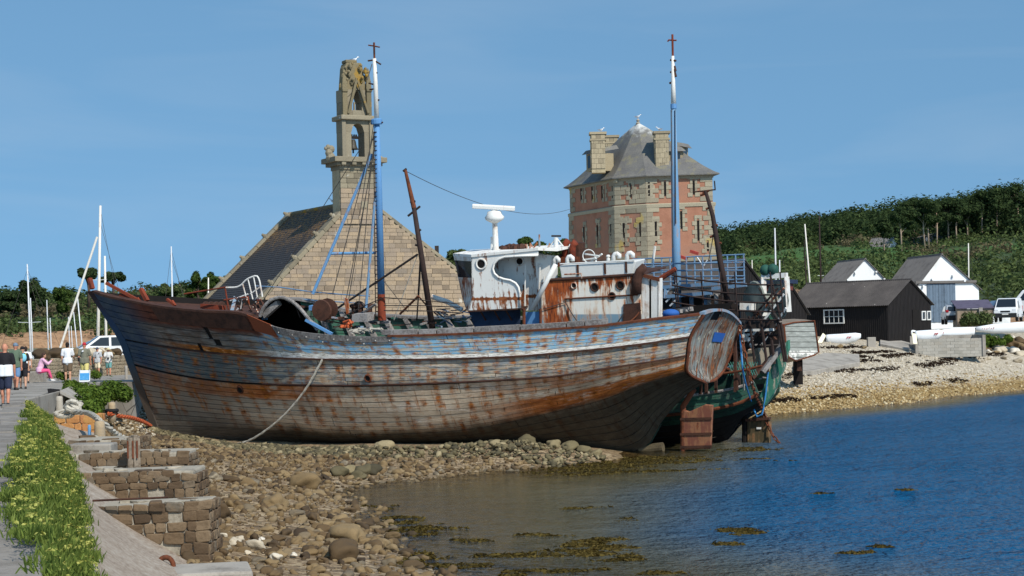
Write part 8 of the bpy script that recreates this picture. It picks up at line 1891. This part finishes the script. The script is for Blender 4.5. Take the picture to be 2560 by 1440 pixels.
sp4 = gp(894, 154); gull('white gull perched on top of the bell gable', CM @ Vector((sp4.x, .5, sp4.z)), 1); rp_ = CM @ Vector((rx, 3.2, rz_ + .2)); gull('white gull standing on the chapel roof ridge', rp_, -1)
gull('white gull on the tip of the tower roof', apx + Vector((0, 0, .38)), 1); gull('white gull on the left tower chimney', P(1503, 330, 152), 1); gull('white gull on the right tower chimney', P(1648, 328, 151.2), -1)
# ------------------------------------------------------------------ people on the quay
SKIN = worn('skin', S(196, 150, 122), S(176, 128, 102), 6, .3, .6, 30, .05); SKINR = worn('tanned_skin', S(186, 128, 102), S(160, 106, 84), 6, .3, .6, 30, .05)
CLOTH = {}
def cloth(name, col):
    if name not in CLOTH: CLOTH[name] = worn('cloth_' + name, col, tuple(k * .75 for k in col[:3]) + (1,), 4, .3, .9, 40, .2)
    return CLOTH[name]
def solid(b, name, mat, parent, voxel):
    o = b.build(name, mat, parent, local=True, smooth=True); r = o.modifiers.new('remesh', 'REMESH'); r.mode = 'VOXEL'; r.voxel_size = voxel; r.use_smooth_shade = True
    s = o.modifiers.new('smooth', 'SMOOTH'); s.iterations = 3; s.factor = .5; return o
def seg(b, a, c, r0, r1, n=8):
    a, c = Vector(a), Vector(c); b.tube([a, a.lerp(c, .35), a.lerp(c, .7), c], [r0, (r0 * 1.06 + r1 * .3) / 1.36 * 1.03, (r0 + r1 * 2) / 3, r1], n); b.ball(a, r0 * .99, 8, 6); b.ball(c, r1 * .99, 8, 6)
def person(label, foot, h, face, top, low, skin=SKIN, hair=None, hat=None, stride=.12, arms=(.1, -.1), long_sleeve=False, legs='shorts', sit=False, bend=(.15, .15), extra=None, backpack=None, sleeve=True, lower_top=None, shoe=S(60, 56, 52)):
    """x right, y forward; all lengths in units of the standing height"""
    Mx = Matrix.Translation(foot) @ Matrix.Rotation(face, 4, 'Z') @ Matrix.Scale(h, 4); T = thing('person', label, 'person', mat=Mx)
    hipz = .5 if not sit else .26; hy = 0 if not sit else -.02
    hip = [Vector((s * .052, hy, hipz)) for s in (-1, 1)]
    if sit: knee = [Vector((-.06, .22, .28)), Vector((.07, .21, .27))]; ank = [Vector((-.06, .26, .04)), Vector((.08, .30, .03))]
    else: knee = [Vector((-.055, stride * .42 + .012, .275)), Vector((.055, -stride * .38 + .012, .278))]; ank = [Vector((-.055, stride * .8, .042)), Vector((.058, -stride * .9, .05))]
    ln = .10 if sit else .012; chest = Vector((0, hy + ln * .8, hipz + .235)); nk = Vector((0, hy + ln, hipz + .315)); hd = Vector((0, hy + ln * 1.2 + .012, hipz + .415)); sho = [Vector((s * .105, hy + ln * .95, hipz + .295)) for s in (-1, 1)]
    el, wr = [], []
    for i, s in enumerate((-1, 1)):
        a = arms[i]; e = sho[i] + Vector((s * .03, math.sin(a) * .165, -math.cos(a) * .165)); b2 = a + (bend[i] if not sit else 1.5); w = e + Vector((-s * (.0 if not sit else .05), math.sin(b2) * .145, -math.cos(b2) * .145)); el.append(e); wr.append(w)
    b = MB()                                    # one body: trunk, neck, head, limbs, hands, feet
    b.ball(hd, (.046, .056, .068), 14, 10); b.ball(hd + Vector((0, .052, -.008)), (.009, .014, .013), 6, 5); b.ball(hd + Vector((0, .03, -.045)), (.03, .03, .022), 8, 6)
    for s in (-1, 1): b.ball(hd + Vector((s * .046, -.004, -.004)), (.007, .012, .018), 6, 5)
    seg(b, nk - Vector((0, 0, .03)), hd - Vector((0, .01, .04)), .034, .03); seg(b, chest, (hip[0] + hip[1]) / 2, .075, .068); b.ball(chest + Vector((0, 0, .03)), (.092, .055, .08), 12, 8); b.ball((hip[0] + hip[1]) / 2 + Vector((0, 0, .03)), (.088, .06, .06), 12, 8)
    for i, s in enumerate((-1, 1)):
        seg(b, sho[i], el[i], .032, .026); seg(b, el[i], wr[i], .026, .018); seg(b, hip[i], knee[i], .058, .038); seg(b, knee[i], ank[i], .036, .022); b.ball(knee[i] + (ank[i] - knee[i]) * .3 - Vector((0, .012, 0)), (.032, .034, .06), 8, 6)
        b.tube([ank[i] + Vector((0, -.03, -.03)), ank[i] + Vector((0, .03, -.03)), ank[i] + Vector((0, .09, -.036))], [.024, .026, .016], 8)
        d = (wr[i] - el[i]).normalized(); x_, y_, _ = frame(d, (1, 0, 0)); pal = wr[i] + d * .03; b.ball(pal, (.016, .022, .03), 8, 6)
        for k in range(4): f0 = pal + d * .02 + y_ * (.012 * (k - 1.5)); L_ = (.038, .044, .041, .032)[k]; b.tube([f0, f0 + d * L_ * .55 + x_ * .004, f0 + d * L_ * .9 + x_ * .014], [.0065, .006, .0045], 5)
        b.tube([pal + y_ * .018, pal + y_ * .032 + d * .018, pal + y_ * .034 + d * .036], [.008, .0065, .005], 5)
    solid(b, 'body', skin, T, .0105)
    b = MB()                                    # top
    b.ball(chest + Vector((0, 0, .02)), (.104, .068, .092), 12, 8); seg(b, chest, (hip[0] + hip[1]) / 2 + Vector((0, 0, -.015)), .086, .082); b.tube([(hip[0] + hip[1]) / 2 + Vector((-.03, 0, .09)), (hip[0] + hip[1]) / 2 + Vector((-.034, 0, -.03))], [.088, .092], 12); b.tube([(hip[0] + hip[1]) / 2 + Vector((.03, 0, .09)), (hip[0] + hip[1]) / 2 + Vector((.034, 0, -.03))], [.088, .092], 12); b.tube([sho[0], nk - Vector((0, 0, .012)), sho[1]], [.036, .05, .036], 10)
    if sleeve:
        for i in range(2): seg(b, sho[i], sho[i].lerp(el[i], .72), .042, .042)
        if long_sleeve:
            for i in range(2): seg(b, sho[i], el[i], .042, .034); seg(b, el[i], el[i].lerp(wr[i], .85), .034, .026)
    solid(b, 'shirt', top, T, .0125)
    if lower_top: b = MB(); [b.tube([(hip[0] + hip[1]) / 2 + Vector((s * .03, 0, .15)), (hip[0] + hip[1]) / 2 + Vector((s * .034, 0, -.034))], [.094, .097], 12) for s in (-1, 1)]; solid(b, 'shirt_hem', lower_top, T, .0125)
    b = MB(); b.ball((hip[0] + hip[1]) / 2 + Vector((0, 0, -.005)), (.099, .072, .058), 12, 8)
    for i in range(2):
        seg(b, hip[i], hip[i].lerp(knee[i], .86 if legs == 'shorts' else 1), .066, .058 if legs == 'shorts' else .045)
        if legs != 'shorts': seg(b, knee[i], knee[i].lerp(ank[i], .8), .043, .03)
    solid(b, 'shorts' if legs == 'shorts' else 'trousers', low, T, .0125)
    for i in range(2): b = MB(); b.tube([ank[i] + Vector((0, -.034, -.028)), ank[i] + Vector((0, .03, -.028)), ank[i] + Vector((0, .092, -.036))], [.028, .031, .02], 8); b.ball(ank[i] + Vector((0, -.01, -.01)), .027, 8, 6); solid(b, 'shoe', cloth('shoe%d' % int(shoe[0] * 100), shoe), T, .011)
    if hair: b = MB(); b.ball(hd + Vector((0, -.009, .014)), (.051, .058, .064), 12, 8); b.ball(hd + Vector((0, -.03, -.02)), (.045, .035, .05), 10, 7); solid(b, 'hair', hair, T, .01)
    for s in (-1, 1): MB().ball(hd + Vector((s * .017, .049, .006)), .006, 6, 5).build('eye', MT['dark'], T, local=True)
    if hat:
        kind, hm = hat; b = MB(); b.ball(hd + Vector((0, -.003, .028)), (.053, .06, .052), 12, 8)
        if kind == 'cap': b.tube([hd + Vector((0, .04, .024)), hd + Vector((0, .1, .016))], [.036, .03], 8)
        if kind == 'sun': b.lathe(hd + Vector((0, 0, .012)), [(.04, 0), (.11, -.006), (.112, .002), (.045, .012)], 18)
        b.build('hat', hm, T, local=True, smooth=True)
    if backpack: b = MB(); b.ball(chest + Vector((.02, -.085, -.01)), (.075, .05, .10), 12, 8); b.build('backpack', backpack, T, local=True, smooth=True)
    for nm, mt, a, c, r in (extra or []): MB().tube([Vector(a), Vector(c)], r, 8).build(nm, mt, T, local=True)
    return T
PI = math.pi
WHT, NAVY, BLK_ = cloth('white', S(226, 228, 230)), cloth('navy', S(40, 46, 66)), cloth('black', S(34, 32, 36))
person('bald man in a black and white shirt and navy shorts walking away at left edge', PZ(14, 1016, ZQ), 1.78, .05, BLK_, NAVY, SKINR, lower_top=WHT, stride=.10, arms=(-.12, .12))
person('man in a green shirt and grey cap just ahead of the bald man', PZ(40, 975, ZQ), 1.78, -.1, cloth('green', S(88, 104, 86)), cloth('denim', S(98, 130, 166)), SKINR, hat=('cap', cloth('greycap', S(106, 122, 138))), stride=.12, arms=(.05, -.15))
person('person in black with dark cap and pale blue backpack at the path edge', PZ(58, 972, ZQ), 1.64, .25, BLK_, BLK_, SKIN, hat=('cap', BLK_), backpack=cloth('aqua', S(120, 186, 206)), stride=.2, arms=(.15, -.1), extra=[('strap', cloth('yellow', S(222, 206, 60)), (.07, -.05, .82), (.075, .045, .66), .012)])
person('sunburnt person partly cut off by the left edge behind the bald man', PZ(-6, 985, ZQ), 1.74, .4, cloth('maroon', S(120, 60, 56)), NAVY, SKINR, hair=cloth('brownhair', S(62, 46, 38)))
person('person in a white top half hidden behind the dark capped walker', PZ(66, 958, ZQ), 1.62, .2, WHT, NAVY, SKIN, hair=cloth('darkhair', S(44, 34, 30)))
person('person in a pink jacket and bright pink leggings sitting on the block', PZ(94, 958, ZQ) + Vector((0, .45, .1)), 1.62, -1.15, cloth('pinkjacket', S(222, 176, 200)), cloth('pink', S(224, 84, 132)), SKIN, hair=cloth('brownhair', S(62, 46, 38)), sit=True, legs='leggings', long_sleeve=True, arms=(.7, .8), shoe=S(230, 228, 228), extra=[('bag', NAVY, (.0, .1, .42), (.02, .16, .3), .05)])
person('dark haired man in a white shirt and brown shorts walking away', PZ(170, 956, ZQ), 1.77, .1, WHT, cloth('brown', S(104, 88, 70)), SKIN, hair=cloth('blackhair', S(34, 28, 26)), stride=.06, arms=(.05, .3), bend=(.2, .9))
person('man in a grey green t-shirt, yellow shorts and red cap seen from behind', PZ(212, 955, ZQ), 1.74, .0, cloth('greygreen', S(112, 112, 98)), cloth('yellowshorts', S(214, 202, 130)), SKINR, hat=('cap', cloth('red', S(168, 44, 54))), stride=.12, arms=(-.05, .1), extra=[('print', WHT, (-.03, -.082, .76), (.0, -.085, .78), .02), ('bag', BLK_, (-.14, 0, .62), (-.14, .01, .52), .03)])
def pz2(px, d): x = ray(px, 940).x * d; return Vector((x, d, ZQ - .45 * (d - 86) / 36))
person('walker in a dark cap, grey top and pale shorts coming towards the viewer', pz2(245, 100), 1.62, PI - .1, cloth('lightgrey', S(168, 170, 172)), cloth('cream', S(214, 200, 172)), SKINR, hat=('cap', cloth('slate', S(70, 76, 88))), stride=.1, arms=(.1, -.1), extra=[('strap', BLK_, (-.08, .07, .8), (.06, .075, .62), .01)])
person('walker in a wide straw hat, pale blouse and teal shorts holding a camera', pz2(272, 101), 1.6, PI + .15, cloth('offwhite', S(214, 214, 210)), cloth('teal', S(96, 142, 140)), SKINR, hair=cloth('brownhair', S(62, 46, 38)), hat=('sun', cloth('straw', S(212, 200, 160))), long_sleeve=True, arms=(.5, .5), bend=(1.3, 1.3), extra=[('camera', BLK_, (-.03, .13, .62), (.03, .13, .62), .03)])
p_ = P(2430, 775, 156); person('grey haired person in white passing behind the bin shelter', Vector((p_.x, p_.y, P(2430, 808, 156).z)), 1.72, PI / 2, WHT, NAVY, SKINR, hair=cloth('greyhair', S(120, 112, 106)))
p_ = P(2484, 775, 152); person('person with bare arms standing by the open door of the van', Vector((p_.x, p_.y, P(2484, 806, 152).z)), 1.7, .4, NAVY, NAVY, SKINR, hair=cloth('brownhair', S(62, 46, 38)))
